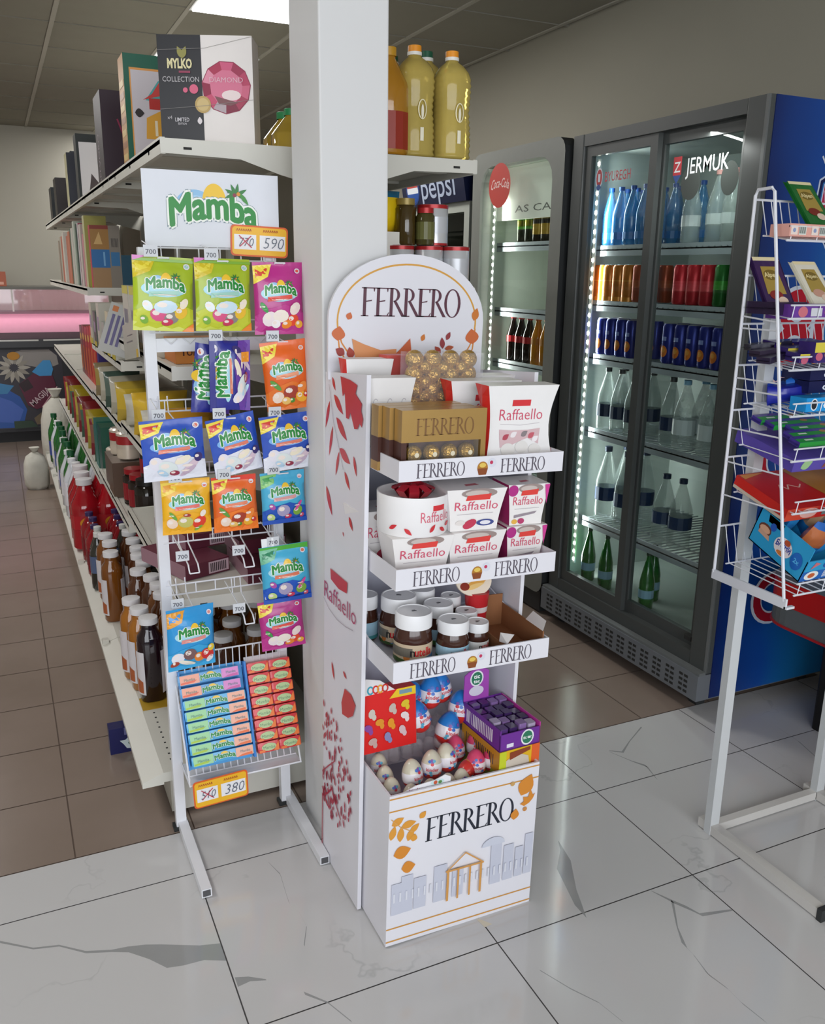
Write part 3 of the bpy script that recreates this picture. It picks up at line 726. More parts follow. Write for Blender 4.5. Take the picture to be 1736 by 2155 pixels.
# ---------- goods
GOLD = mat('#c39a4a', .28, metal=.55, noise=.25, scale=120, bump=.6); GOLDP = mat('#b08d52', .32, metal=.45, noise=.05); BRN = mat('#4a2a22', .4)
def balls(mb, x0, z0, nx, nz, dx, dz, y, r=.015, seal=True):
    for i in range(nx):
        for j in range(nz):
            cx, cz = x0 + dx * i, z0 + dz * j
            mb.sphere((cx, y, cz), r, GOLD, 14, 10)
            if seal: mb.add([(cx + .0055 * cos(k), y - r - .0006, cz + .0055 * sin(k)) for k in [2 * pi * q / 8 for q in range(8)]], [tuple(range(8))], ink('#e9dfc4'))
def collection(label):
    t = thing('chocolate_box', label, 'chocolate box', group='gold chocolate boxes on the top tray')
    m = MB(); w, h, d = .198, .139, .036
    m.box(-w / 2, w / 2, 0, d, h * .52, h, GOLDP); m.box(-w / 2, w / 2, 0, d, 0, h * .14, GOLDP); m.box(-w / 2, -w / 2 + .012, 0, d, h * .14, h * .52, BRN); m.box(w / 2 - .012, w / 2, 0, d, h * .14, h * .52, GOLDP); m.box(-w / 2 + .012, w / 2 - .012, d - .004, d, h * .14, h * .52, BRN)
    a = Art(); ferrero(a, 0, .086, .135, .035, '#7d5a34'); a.rect(-.095, .002, .095, .004, '#8a6a35')
    m.art(a, front(0, 0, 0)); m.build('sleeve', t)
    b = MB(); balls(b, -.063, .045, 4, 1, .042, 0, .019, .0185); b.build('wrapped_chocolates', t); b2 = MB(); b2.box(-.082, .082, .0005, .001, h * .14, h * .52, mat('#ffffff', .05, noise=0, alpha=.04)); b2.build('clear_window', t)
    return t
cb = collection('gold chocolate box with windowed row of four balls, frontmost on the top tray')
p, e = onstand(.822, 1.600, 1.137); place(cb, p, e)
p, e = onstand(.812, 1.640, 1.137); place(cb, p, e, 'gold chocolate box standing directly behind the frontmost gold one')
p, e = onstand(.803, 1.680, 1.137, .02); place(cb, p, e, 'gold chocolate box, rearmost of the three nested gold ones')
t = thing('chocolate_box', 'clear box of gold wrapped chocolate balls standing behind the gold boxes', 'chocolate box', group=None)
m = MB(); balls(m, -.068, .018, 4, 7, .045, .034, .02, .0215, False); balls(m, -.045, .035, 3, 6, .045, .034, .012, .016, False); m.build('wrapped_chocolates', t)
m = MB(); m.box(-.093, .093, -.008, .042, 0, .238, mat('#f4f4ff', .05, noise=0, alpha=.13)); a = Art(); a.rect(.0, .108, .06, .132, '#e5e3e6'); a.text('FERRERO', .03, .113, .02, '#8a7a6a', width=.05); m.art(a, front(0, -.0085, 0)); m.build('clear_case', t)
p, e = onstand(.914, 1.79, 1.137, -.04); t.location, t.rotation_euler = p, e

REDW = '#e2332b'
def pillow_box(label, w=.178, h=.182, d=.062, back=False):
    """white box with a concave waist and red gusseted sides"""
    t = thing('praline_box', label, 'praline box', group='white and red praline boxes on the top tray')
    n = 8; m = MB(); WH = card('#f1efee'); RD_ = card(REDW)
    def wid(v): return w / 2 - .014 * sin(pi * v)
    def dep(v): return d / 2 - .012 * sin(pi * v)
    for i in range(n):
        v0, v1 = i / n, (i + 1) / n
        a0, a1, b0, b1 = wid(v0), wid(v1), dep(v0), dep(v1); z0, z1 = v0 * h, v1 * h
        m.add([(-a0, -b0, z0), (a0, -b0, z0), (a1, -b1, z1), (-a1, -b1, z1)], [(0, 1, 2, 3)], WH)
        m.add([(-a0, b0, z0), (a0, b0, z0), (a1, b1, z1), (-a1, b1, z1)], [(3, 2, 1, 0)], WH)
        for s in (-1, 1):
            g0, g1 = a0 + .010 * sin(pi * v0), a1 + .010 * sin(pi * v1)
            m.add([(s * a0, -b0, z0), (s * g0, 0, z0), (s * g1, 0, z1), (s * a1, -b1, z1)], [(0, 1, 2, 3) if s > 0 else (3, 2, 1, 0)], RD_)
            m.add([(s * a0, b0, z0), (s * g0, 0, z0), (s * g1, 0, z1), (s * a1, b1, z1)], [(3, 2, 1, 0) if s > 0 else (0, 1, 2, 3)], RD_)
    m.add([(-w / 2, -d / 2, h), (w / 2, -d / 2, h), (w / 2, d / 2, h), (-w / 2, d / 2, h)], [(0, 1, 2, 3)], WH)
    m.add([(-w / 2, -d / 2, 0), (w / 2, -d / 2, 0), (w / 2, d / 2, 0), (-w / 2, d / 2, 0)], [(3, 2, 1, 0)], WH)
    a = Art(); 
    if back:
        for k in range(7): a.ring((-.05 + .017 * k), .13 - .012 * (k % 3), .009, .009, .002, '#c9c5c9', n=12, a0=.5, a1=4)
        a.text('Raffaello', .0, .07, .03, '#d9657a', off=-.006, width=.10)
    else:
        a.rect(-.024, .136, .022, .150, '#d8383f'); a.text('Raffaello', 0, .105, .036, '#d2506a', off=-.007, width=.112); a.line([(-.05, .097), (0, .093), (.05, .097)], .0012, '#c9c2c6')
        a.poly([(-.052, .085), (-.02, .082), (.02, .082), (.052, .085), (.048, .05), (.02, .064), (.0, .058), (-.02, .05), (-.05, .045)], '#d9b9bd')
        for x, z, c in ((-.035, .068, '#b64a5b'), (-.015, .073, '#efe8ea'), (.03, .07, '#c9606e'), (.012, .074, '#8c8285'), (.04, .062, '#f4eef0')): a.leaf(x, z, .02, .006, .6, c)
        for x, z, r in ((-.03, .04, .018), (.005, .045, .017), (.038, .038, .016)): a.ell(x, z, r, r * .8, '#e7e4e0')
        a.poly([(-.015, .006), (.0, .014), (.02, .02), (.018, .006)], '#cf2f3a'); a.line([(-.045, .012), (.0, .02), (.05, .018)], .001, '#cfcaca')
    def fn(u, v, hh): 
        vv = min(1, max(0, v / h)); return (u, -dep(vv) - hh - .0004, v)
    m.art(a, fn, maxe=.02); m.build('carton', t)
    return t
pb = pillow_box('white pillow box with red sides facing front, right end of the top tray')
p, e = onstand(1.024, 1.650, 1.137, -.02); place(pb, p, e)
p, e = onstand(.985, 1.745, 1.137, -.05); place(pb, p, e, 'white pillow box half hidden behind the right-hand one')
p, e = onstand(1.04, 1.845, 1.137, -.05); place(pb, p, e, 'white pillow box at the back right corner of the top tray')
pb2 = pillow_box('white pillow box at the left end, red side stripe showing, of the top tray', back=True)
p, e = onstand(.758, 1.765, 1.137, .0); place(pb2, p, e, scale=(.66, .9, 1.04))
p, e = onstand(.758, 1.885, 1.137, .0); place(pb2, p, e, 'white pillow box at the back left corner against the header', scale=(.66, .8, 1.2))
t = MB().box(-.03, .03, -.02, .02, 0, .225, card('#cf5a55')).box(-.031, .031, -.021, .021, .15, .18, card('#e9dfe0')).build('chocolate_box'); tag(t, 'small pinkish red box between the back left pillow box and the clear case', 'chocolate box')
p, e = onstand(.835, 1.90, 1.137, .1); t.location, t.rotation_euler = p, e

def flower_box(label, group, edge='#efecec', w=.135, h=.097, d=.10, taper=.78, motif='fruit'):
    """small carton flaring towards its top, printed front, oval window"""
    t = thing('praline_carton', label, 'praline carton', group=group)
    m = MB(); WH = card('#efecea'); SD = card(edge); n = 6
    def k(v): return taper + (1 - taper) * v ** 1.4
    for i in range(n):
        v0, v1 = i / n, (i + 1) / n; a0, a1 = w / 2 * k(v0), w / 2 * k(v1); b0, b1 = d / 2 * k(v0), d / 2 * k(v1); z0, z1 = v0 * h, v1 * h
        m.add([(-a0, -b0, z0), (a0, -b0, z0), (a1, -b1, z1), (-a1, -b1, z1)], [(0, 1, 2, 3)], WH)
        m.add([(-a0, b0, z0), (a0, b0, z0), (a1, b1, z1), (-a1, b1, z1)], [(3, 2, 1, 0)], WH)
        m.add([(-a0, -b0, z0), (-a0, b0, z0), (-a1, b1, z1), (-a1, -b1, z1)], [(3, 2, 1, 0)], SD)
        m.add([(a0, -b0, z0), (a0, b0, z0), (a1, b1, z1), (a1, -b1, z1)], [(0, 1, 2, 3)], SD)
    m.add([(-w / 2, -d / 2, h), (w / 2, -d / 2, h), (w / 2, d / 2, h), (-w / 2, d / 2, h)], [(0, 1, 2, 3)], WH)
    a = Art(); pink = edge != '#efecec'
    a.ell(.005, h * .90, w * .30, h * .115, '#9d8d88'); a.ell(.0, h * .90, w * .2, h * .07, '#c9bdb6')
    a.poly([(-w * .18, h * .73), (w * .22, h * .74), (w * .24, h * .88), (-w * .16, h * .85)], '#e0453f')
    a.text('Raffaello', 0, h * .50, h * .30, '#d4506c', off=-.006, width=w * .74)
    a.line([(-w * .3, h * .40), (w * .3, h * .41)], .001, '#b5adb3')
    if motif == 'fruit':
        a.ell(-w * .08, h * .16, w * .12, h * .10, '#c33a55', rot=.5); a.ell(w * .18, h * .18, w * .15, h * .08, '#44508f'); a.ell(w * .18, h * .18, w * .09, h * .05, '#e8e6ee'); a.ell(-w * .24, h * .2, w * .08, h * .06, '#e3dcd8')
    else:
        a.poly([(-w * .3, h * .25), (w * .25, h * .33), (w * .2, h * .27), (-w * .3, h * .18)], '#9a8f98'); a.ell(-w * .28, h * .09, w * .07, h * .06, '#e6b24e'); a.ell(-w * .12, h * .10, w * .08, h * .07, '#b8406e')
    if pink: a.ell(-w * .38, h * .86, w * .12, h * .14, '#b33184'); a.poly([(w * .38, h * .98), (w * .5, h * .99), (w * .46, h * .5)], '#cf3f93')
    m.art(a, lambda u, v, hh: (u, -d / 2 * k(min(1, max(0, v / h))) - hh - .0006, v), maxe=.015)
    a2 = Art(); a2.poly([(-w * .1, -.02), (w * .14, -.015), (w * .12, .0), (-w * .08, -.005)], '#c96a74'); m.art(a2, faceup(0, 0, h)); 
    m.build('carton', t); return t
gw = 'white flared praline cartons on the middle tray'; gp = 'magenta sided praline cartons on the middle tray'
fb = flower_box('white flared carton at the left front, under the round gift tin', gw)
p, e = onstand(.790, 1.672, .900, -.06); place(fb, p, e, scale=(1.08, 1.05, 1.0))
p, e = onstand(.922, 1.672, .900, -.04); place(fb, p, e, 'white flared carton in the tray centre, lower of two stacked')
p, e = onstand(.920, 1.672, .9975, -.06); place(fb, p, e, 'white flared carton in the tray centre, upper of two stacked')
p, e = onstand(.756, 1.80, .900, .05); place(fb, p, e, 'white carton standing behind the left front one, mostly hidden', scale=(1, 1, 1.3))
p, e = onstand(.918, 1.80, .900, 0); place(fb, p, e, 'white carton in the second row behind the centre stack', scale=(1, 1, 1.9))
fp = flower_box('magenta sided carton at the right end, lower of two stacked', gp, '#b0256c', w=.105, d=.085, motif='raspberry')
p, e = onstand(1.055, 1.668, .900, -.05); place(fp, p, e)
p, e = onstand(1.057, 1.668, .9975, -.07); place(fp, p, e, 'magenta sided carton at the right end, upper of two stacked')
t = thing('gift_tin', 'round white gift tin with a large red ribbon bow on its lid', 'gift tin')
m = MB(); m.lathe([(.076, 0), (.078, .003), (.080, .085), (.080, .088), (.077, .088), (.077, .072), (0.0001, .072)], card('#f0eeee'), 40, cap=False); m.lathe([(.0001, 0), (.076, 0)], card('#f0eeee'), 40, cap=False)
a = Art(); a.rect(-.0, .058, .034, .070, '#d8383f'); a.text('Raffaello', .012, .034, .034, '#d9657a', off=-.006, width=.085)
for x, z, an in ((-.09, .022, .5), (-.055, .014, -.7), (.0, .02, .9), (.03, .014, -.5), (.05, .024, .3)): a.leaf(x, z, .022, .0045, an, '#d0343c')
m.art(a, lambda u, v, h: ((.0795 + h) * sin(u / .0795), -(.0795 + h) * cos(u / .0795), v), maxe=.008); m.build('tin', t, smooth=40)
m = MB(); RB = mat('#b3132a', .3, noise=.1, scale=40, coat=.3)
for k in range(9):
    an = 2 * pi * k / 9; L = .048
    pts = [(0, 0, .075), (L * .5 * cos(an), L * .5 * sin(an), .104), (L * cos(an), L * sin(an), .094), (L * .7 * cos(an), L * .7 * sin(an), .078), (0, 0, .076)]
    n_ = Vector((-sin(an), cos(an), 0)) * .011
    for q in range(4):
        a0, a1 = Vector(pts[q]), Vector(pts[q + 1]); m.add([a0 - n_, a0 + n_, a1 + n_, a1 - n_], [(0, 1, 2, 3)], RB)
m.sphere((0, 0, .092), .012, RB, 10, 6); m.build('ribbon_bow', t)
p, e = onstand(.792, 1.688, .9975, .15); t.location, t.rotation_euler = p, e

# jars
CHO = mat('#43261d', .12, noise=.12, scale=20, coat=.5); LIDW = mat('#ececee', .35, noise=.01)
def jar(label, r, h, paper_c, under, kind=0, group='jars of chocolate spread on the lower tray'):
    t = thing('spread_jar', label, 'jar', group=group)
    m = MB(); hb = h * .74
    m.lathe([(r * .86, 0), (r * .98, .004), (r, hb * .12), (r, hb * .62), (r * .98, hb * .78), (r * .86, hb * .97), (r * .84, hb)], CHO, 28)
    m.build('glass', t, smooth=50)
    m = MB(); lr = r * .97
    m.lathe([(lr, hb * .97), (lr, h - .004), (lr * .96, h), (lr * .9, h), (lr * .88, h - .0015), (.0001, h - .0015)], LIDW, 32)
    a = Art(); a.rect(-.006, -.003, .006, .001, '#4a4a50'); a.rect(-.004, .002, .004, .004, '#6a6a70'); m.art(a, faceup(0, 0, h - .0014)); m.build('lid', t, smooth=40)
    a = Art(); R = r + .0006; W_ = pi * R * .92
    z0, z1 = hb * .10, hb * .60
    N_ = 18
    a.k = 0
    a.rect(-W_, z0, W_, z1, paper_c)
    if kind == 0:
        a.poly([(-W_, z0), (W_ * .6, z0), (W_ * .5, z0 + (z1 - z0) * .3), (.0, z0 + (z1 - z0) * .12), (-W_ * .5, z0 + (z1 - z0) * .25)], '#3f5a2c'); a.poly([(-.015, z0 + .004), (R * 1.2, z0 + .008), (R * 1.2, z0 + .020), (.0, z0 + .012)], '#5b7fae')
        a.ell(-R * .75, z0 + .016, .008, .010, '#c77b3b'); a.rect(-W_, z0 + (z1 - z0) * .35, -R * .45, z1 - .008, '#6f6a60')
    elif kind == 1:
        a.poly([(-W_, z0), (-.008, z0), (-.012, z0 + .010), (-W_, z0 + .014)], '#3f6b2f'); a.rect(-.008, z0, W_, z0 + .008, '#4e9aa0')
    lw = R * 1.15
    a.text('n', -lw * .5 - r * .02, z0 + (z1 - z0) * .42, r * .62, '#222222' if kind != 2 else '#33281f', off=.02, center=False)
    a.text('utella', lw * .13, z0 + (z1 - z0) * .42, r * .62, '#d4232b', off=.022, width=lw * .86)
    if kind == 2: a.rect(-W_, z0, W_, z0 + .006, '#6b3d28'); a.ell(-.004, z0 + .004, .010, .006, '#d9b384')
    m = MB(); m.art(a, lambda u, v, hh: ((R + hh) * sin(u / R), -(R + hh) * cos(u / R), v), maxe=.008); m.build('paper_label', t)
    return t
j1 = jar('large chocolate spread jar with beige and green label, front left of the lower tray', .044, .122, '#cbb79b', '', 0)
p, e = onstand(.790, 1.672, .6865); place(j1, p, e, None)
p, e = onstand(.800, 1.778, .6865, -.5); place(j1, p, e, 'large chocolate spread jar in the second row behind the frontmost beige-labelled one')
j2 = jar('medium chocolate spread jar with a pale blue label, front centre of the lower tray', .0375, .102, '#9fc4d8', '', 1)
p, e = onstand(.876, 1.640, .6865); place(j2, p, e)
p, e = onstand(.890, 1.745, .6865, .4); place(j2, p, e, 'medium chocolate spread jar directly behind the pale blue-labelled front one')
p, e = onstand(.733, 1.83, .6865, -.9); place(j2, p, e, 'chocolate spread jar tucked against the left panel, its label dark blue in shade', scale=(.9, .9, 1.12))
p, e = onstand(.885, 1.832, .6865, .4); place(j2, p, e, 'chocolate spread jar at the back centre, only its lid showing', scale=(.95, .95, 1.08))
j3 = jar('small chocolate spread jar with a white label and red lettering, front right group', .028, .077, '#eceae8', '', 2)
p, e = onstand(.952, 1.662, .6865, .3); place(j3, p, e)
p, e = onstand(.962, 1.735, .6865, .3); place(j3, p, e, 'small chocolate spread jar just behind the small front one')
p, e = onstand(.955, 1.805, .6865, .3); place(j3, p, e, 'small chocolate spread jar furthest back beside the red tub', scale=(.95, .95, 1.2))
t = thing('snack_tub', 'red paper tub with an oval printed lid showing biscuits, beside the jars', 'snack tub')
m = MB(); m.lathe([(.022, 0), (.031, .105)], card('#c0272d'), 24); m.lathe([(.0225, .02), (.0285, .07)], card('#e5d8d6'), 24, cap=False)
m.build('tub', t, smooth=40)
m = MB(); m.M = Matrix.Translation((-.012, 0, .135)) @ Matrix.Rotation(RD(62), 4, 'X'); m.prism(ell(0, 0, .050, .040, 28), -.002, .002, card('#ecdcc8'))
a = Art(); a.leaf(.005, -.01, .065, .010, .25, '#e2a54c'); a.leaf(0, -.016, .06, .006, .2, '#efc77f'); a.ell(-.028, -.014, .013, .010, '#8c2f1c'); a.ell(.03, .018, .012, .010, '#6a3a22'); a.text('& FERRERO', -.008, .016, .014, '#6b5a5a', width=.05); a.rect(.0, .012, .03, .016, '#c23a3a')
m.art(a, faceup(0, 0, .002)); m.build('printed_lid', t)
p, e = onstand(1.012, 1.775, .6865); t.location, t.rotation_euler = p, e
t = thing('cardboard_box', 'opened brown cardboard carton with white printed outside, right end of lower tray', 'box')
m = MB(); KB = mat('#8f5f3c', .8, noise=.08, scale=15); KW = card('#e5e0de')
for (x0, x1, y0, y1, z1, k_) in ((0, .003, 0, .20, .035, 0), (.097, .10, 0, .20, .060, 0), (.003, .097, 0, .003, .040, 0), (.003, .097, .197, .20, .085, 0), (0, .1, 0, .2, .003, 0)): m.box(x0, x1, y0, y1, 0, z1, KB)
m.add([(0, -.0004, 0), (.1, -.0004, 0), (.1, -.0004, .04), (0, -.0004, .04)], [(0, 1, 2, 3)], KW); m.add([(0.003, .0, .0402), (.02, .0, .062), (.0, .03, .058), (-.002, .03, .036)], [(0, 1, 2, 3)], KW)
a = Art(); 
for k in range(5): a.ell(.01 + .02 * k, .028 + .004 * (k % 2), .006, .004, '#4a4048')
m.art(a, front(0, -.0004, 0)); m.add([(.097, 0, .060), (.104, 0, .085), (.104, .06, .088), (.097, .08, .060)], [(0, 3, 2, 1)], KW); m.build('carton', t)
p, e = onstand(.990, 1.590, .6865, -.03); t.location, t.rotation_euler = p, e

# bin contents
def egg_mesh(m, c, r, h, mats, wrap):
    n = 14; prof = []
    for j in range(n + 1):
        t_ = pi * j / n; z = h / 2 * (1 - cos(t_)); rr = r * sin(t_) * (1 + .14 * cos(t_)); prof.append((max(rr, 1e-5), z))
    mm = [mats[0] if j / n < .30 else (mats[1] if j / n < .55 else mats[2]) for j in range(n)]
    m.lathe(prof, mats[0], 18, c=c, mats=mm, cap=False)
def egg(label, group, cols, r=.0215, h=.062, motif=True):
    t = thing('chocolate_egg', label, 'chocolate egg', group=group)
    m = MB(); egg_mesh(m, (0, 0, 0), r, h, [foil(c) for c in cols], None)
    m.build('foil_wrap', t, smooth=60)
    a = Art(); rnd = random.Random(len(label))
    a.text('kinder', 0, h * .40, h * .16, '#d22a35', off=.01, width=r * 1.2); 
    for k in range(5): a.ell(rnd.uniform(-r * .7, r * .7), rnd.uniform(h * .55, h * .75), r * .16, r * .13, rnd.choice(['#3d6fc4', '#e08a35', '#7a57a8', '#d23c46', '#e9c33c', '#56a9c9']))
    for k in range(4): a.ell(rnd.uniform(-r * .8, r * .8), rnd.uniform(h * .26, h * .38), r * .14, r * .12, rnd.choice(['#3d6fc4', '#e0573a', '#56a9c9']))
    def fn(u, v, hh):
        tt = math.acos(max(-1, min(1, 1 - 2 * v / h))); R = r * sin(tt) * (1 + .14 * cos(tt)) + .0005 + hh; an = u / max(r, 1e-4)
        return (R * sin(an), -R * cos(an), v)
    m = MB(); m.art(a, fn, maxe=.006); m.build('printed_motif', t)
    return t
ge = 'foil wrapped chocolate eggs loose in the bin'
e1 = egg('white and red foil chocolate egg in the front left of the bin', ge, ['#cf3a33', '#e8e4ea', '#cfc8b4'])
EG = [(.790, 1.655, .352, 'front row, left end beside the printed lip'), (.842, 1.665, .358, 'front row, just right of the leftmost large egg'), (.892, 1.675, .362, 'front row centre, highest of the white ones'),
      (.738, 1.745, .338, 'left edge of the bin, nearest the red box'), (.735, 1.700, .330, 'left edge of the bin, middle of the three small ones'), (.735, 1.655, .325, 'left edge of the bin, nearest the front'), (.768, 1.612, .325, 'lying low behind the front lip at the left'),
      (.815, 1.612, .326, 'lying low behind the printed lip, second from left'), (.862, 1.615, .328, 'lying low behind the printed lip, third from left'), (.905, 1.622, .328, 'lying low at the front centre')]
for i, (x, y, z, d) in enumerate(EG):
    p, e = onstand(x, y, z + .008, random.Random(i).uniform(-.5, .5), -.15); place(e1, p, e, scale=(1.2 if i < 3 else 1.05), label='white and red foil egg, ' + d)
e2 = egg('pink', ge, ['#c8283a', '#e9dfe4', '#d6476e'])
for i, (x, y, z, d) in enumerate([(.950, 1.640, .350, 'front right, left one of the pair'), (1.000, 1.640, .352, 'front right, beside the yellow sweet box'), (.935, 1.715, .352, 'second row behind the front pair'), (.99, 1.71, .355, 'second row nearest the purple sweet box'), (.93, 1.77, .352, 'third row under the blue eggs')]):
    p, e = onstand(x, y, z + .012, (-.3, .3, .1, -.2, .4)[i], -.12); place(e2, p, e, scale=1.15, label='pink and red foil chocolate egg, ' + d)
e3 = egg('orange and red foil chocolate egg leaning between the white and pink eggs', ge, ['#c62a2c', '#c9342f', '#d78b3f'])
p, e = onstand(.905, 1.632, .375, .4, .0, 1.1); place(e3, p, e)
gb = 'large blue topped chocolate eggs at the back of the bin'
e4 = egg('blue', gb, ['#d5322c', '#e9e6ec', '#2279c9'], r=.031, h=.088)
for i, (x, y, z, d) in enumerate([(.868, 1.770, .435, 'front left of the blue group'), (.905, 1.815, .470, 'upper left of the blue group'), (.868, 1.835, .455, 'behind the front left one, close to the red box'), (.972, 1.775, .435, 'front right of the blue group'), (.955, 1.835, .470, 'upper right of the blue group'), (.92, 1.755, .395, 'low centre, mostly red showing')]):
    p, e = onstand(x, y, z, (.3, -.2, .5, -.4, .2, 0)[i], (-.25, -.1, 0, -.2, -.1, -.1)[i], (-.2, .1, 0, .1, -.15, .3)[i]); place(e4, p, e, 'large blue topped chocolate egg, ' + d)
m = MB(); CL = mat('#e9dfe2', .08, noise=.05, scale=30, alpha=.14)
rnd = random.Random(3)
for i in range(9):
    for j in range(4):
        x, y = -.17 + .031 * i, .18 + .04 * j
        if x > .09 and j > 5: continue
        m.lathe([(.015, 0), (.0165, .018), (.011, .036), (.0001, .042)], CL, 8, c=(x + rnd.uniform(-.004, .004), y, .052 + .006 * j))
for (x0, x1, y0, y1) in ((-.185, -.03, .17, .34), (-.02, .11, .17, .34)): m.box(x0, x1, y0, y1, .045, .049, CL)
o = m.build('blister_trays'); tag(o, 'clear plastic blister trays lying over the rear eggs in the bin', 'blister packaging', kind='stuff')
p, e = onstand(.887 + TILT * .33, 1.58, .33); o.location, o.rotation_euler = p, e
m = MB(); prof = [(.0, 0), (.150, 0), (.150, .022), (.135, .030), (.11, .022), (.06, .018), (.03, .008), (0, .006)]
m.prism(prof, 0, .002, card('#ecebef'), plane='xz'); a = Art(); a.text('kinder', .06, .004, .012, '#c43a78', off=.01, width=.035); a.ell(.115, .016, .018, .007, '#c9e2e4'); a.ell(.11, .016, .005, .005, '#c95a3a'); a.ell(.122, .015, .005, .004, '#5c8a4a'); m.art(a, front(0, 0, 0)); o = m.build('carton_lip')
tag(o, 'white printed card lip of an egg carton standing at the front of the bin', 'card lip'); p, e = onstand(.705, 1.590, .392); o.location, o.rotation_euler = p, e
# red gabled box
t = thing('gift_carton', 'red gabled children\'s sweet carton with white and yellow top, left back of the bin', 'sweet carton')
m = MB(); RC = card('#dd2220'); w, h, d = .150, .150, .05
m.prism([(0, 0), (w, 0), (w, h), (w * .62, h * 1.0), (w * .62, h), (0, h * .98)], 0, d, RC, plane='xz')
m.add([(0, -.0003, h * .98), (w * .62, -.0003, h), (w * .36, -.0003, h * 1.2), (w * .12, -.0003, h * 1.26), (.0, -.0003, h * 1.2)], [(0, 1, 2, 3, 4)], card('#e6e4e4')); m.add([(0, .002, h * .98), (w * .62, .002, h), (w * .36, .002, h * 1.2), (w * .12, .002, h * 1.26), (.0, .002, h * 1.2)], [(4, 3, 2, 1, 0)], card('#e6e4e4'))
m.add([(w + .0004, 0, 0), (w + .0004, d, 0), (w + .0004, d, h), (w + .0004, 0, h)], [(0, 1, 2, 3)], card('#dcc3b8'))
a = Art(); a.poly([(w * .52, h * .86), (w, h * .86), (w, h * 1.0), (w * .66, h * 1.0)], '#ecc92c'); a.rect(w * .70, h * .90, w * .93, h * .97, '#7a9aa8')
for i, (x, c) in enumerate(((.028, '#35a2b8'), (.042, '#d8342f'), (.054, '#e9a32f'), (.067, '#c9302d'))): a.ring(x, h * 1.06, .009, .011, .004, c, n=14)
rnd = random.Random(9)
for (x, z, c) in ((.03, .10, '#cfc6bb'), (.085, .105, '#c9b9ae'), (.12, .11, '#dfc22f'), (.02, .065, '#8c4a9c'), (.05, .075, '#e0952e'), (.08, .068, '#e59a2a'), (.118, .08, '#e8d8d8'), (.03, .03, '#c7a6a0'), (.07, .035, '#8a8ab8'), (.11, .045, '#d9bcc0')): a.ell(x, z, .012, .009, c, n=9, rot=rnd.uniform(0, 3)); a.ell(x + .006, z - .010, .006, .008, c, n=8)
m.art(a, front(0, -.0004, 0)); m.build('carton', t)
p, e = onstand(.688, 1.735, .425, 0.05, -.10); t.location, t.rotation_euler = p, e
# boxes of mints
t = thing('mint_box', 'purple open display box of mint packs with a raised header card', 'mint box')
m = MB(); PU = card('#6f2f96'); PK = card('#c03a9c'); w, d, h = .118, .17, .056
m.box(0, w, 0, .003, 0, h * .8, PU); m.box(0, .003, 0, d, 0, h, PU); m.box(w - .003, w, 0, d, 0, h, PK); m.box(0, w, d - .003, d, 0, h, PU); m.box(0, w, 0, d, 0, .003, PU)
m.prism([(0, h), (.075, h), (.072, h + .075), (.045, h + .090), (.012, h + .078), (0, h + .07)], d - .003, d, card('#a44bb0'), plane='xz')
a = Art(); a.ell(.036, h + .058, .020, .022, '#e8e8ee'); a.ell(.036, h + .058, .016, .018, '#2f7a5c'); a.text('tic', .036, h + .058, .016, '#ffffff', off=.02, width=.018); a.text('tac', .036, h + .046, .014, '#ffffff', off=.02, width=.018); a.ell(.036, h + .024, .022, .014, '#d9d3e4')
m.art(a, front(0, d - .003, 0))
a = Art(); a.ell(.080, .024, .019, .021, '#e8e8ee'); a.ell(.080, .024, .015, .017, '#2f7a5c'); a.text('tic tac', .080, .02, .012, '#ffffff', off=.02, width=.024); a.rect(.02, .008, .04, .018, '#e3e0ee'); m.art(a, front(0, 0, 0))
a = Art(); a.stripes(.02, .012, .14, .045, 16, '#e9e2ef', random.Random(2)); m.art(a, faceleft(0, d, 0)); m.build('display_box', t)
m = MB(); rnd = random.Random(4)
for i in range(4):
    for j in range(5): m.box(.008 + .027 * i, .030 + .027 * i, .010 + .031 * j, .034 + .031 * j, .004, .050 + rnd.uniform(0, .008), mat(rnd.choice(['#5a3a7c', '#8a6aa4', '#40285c', '#b7a9c4']), .15, coat=.4), bev=.003)
m.build('mint_packs', t)
p, e = onstand(.985, 1.590, .447, .06); t.location, t.rotation_euler = p, e
t = thing('mint_box', 'yellow and orange mint box lying under the purple one', 'mint box')
m = MB(); m.box(0, .118, 0, .17, 0, .056, card('#e2b21d')); m.box(.095, .1185, -.0004, .171, 0, .0562, card('#e2622a'))
a = Art(); a.poly([(.02, .004), (.09, .006), (.085, .03), (.05, .045), (.02, .03)], '#cfc3b4'); a.poly([(.03, .03), (.09, .045), (.09, .054), (.03, .05)], '#8c3f22'); a.rect(.0, .0, .02, .056, '#c6cf2b'); m.art(a, front(0, -.0006, 0))
a = Art(); a.rect(0, .0, .17, .056, '#c98f25'); a.stripes(.02, .012, .15, .04, 16, '#3c3440', random.Random(7)); m.art(a, faceleft(0, .17, 0)); m.build('carton', t)
p, e = onstand(.985, 1.590, .390, .06); t.location, t.rotation_euler = p, e
m = MB().box(0, .118, 0, .17, 0, .062, card('#a9b83a')).build('mint_box'); tag(m, 'lime green mint box, lowest of the three at the right of the bin', 'mint box'); p, e = onstand(.985, 1.590, .327, .06); m.location, m.rotation_euler = p, e
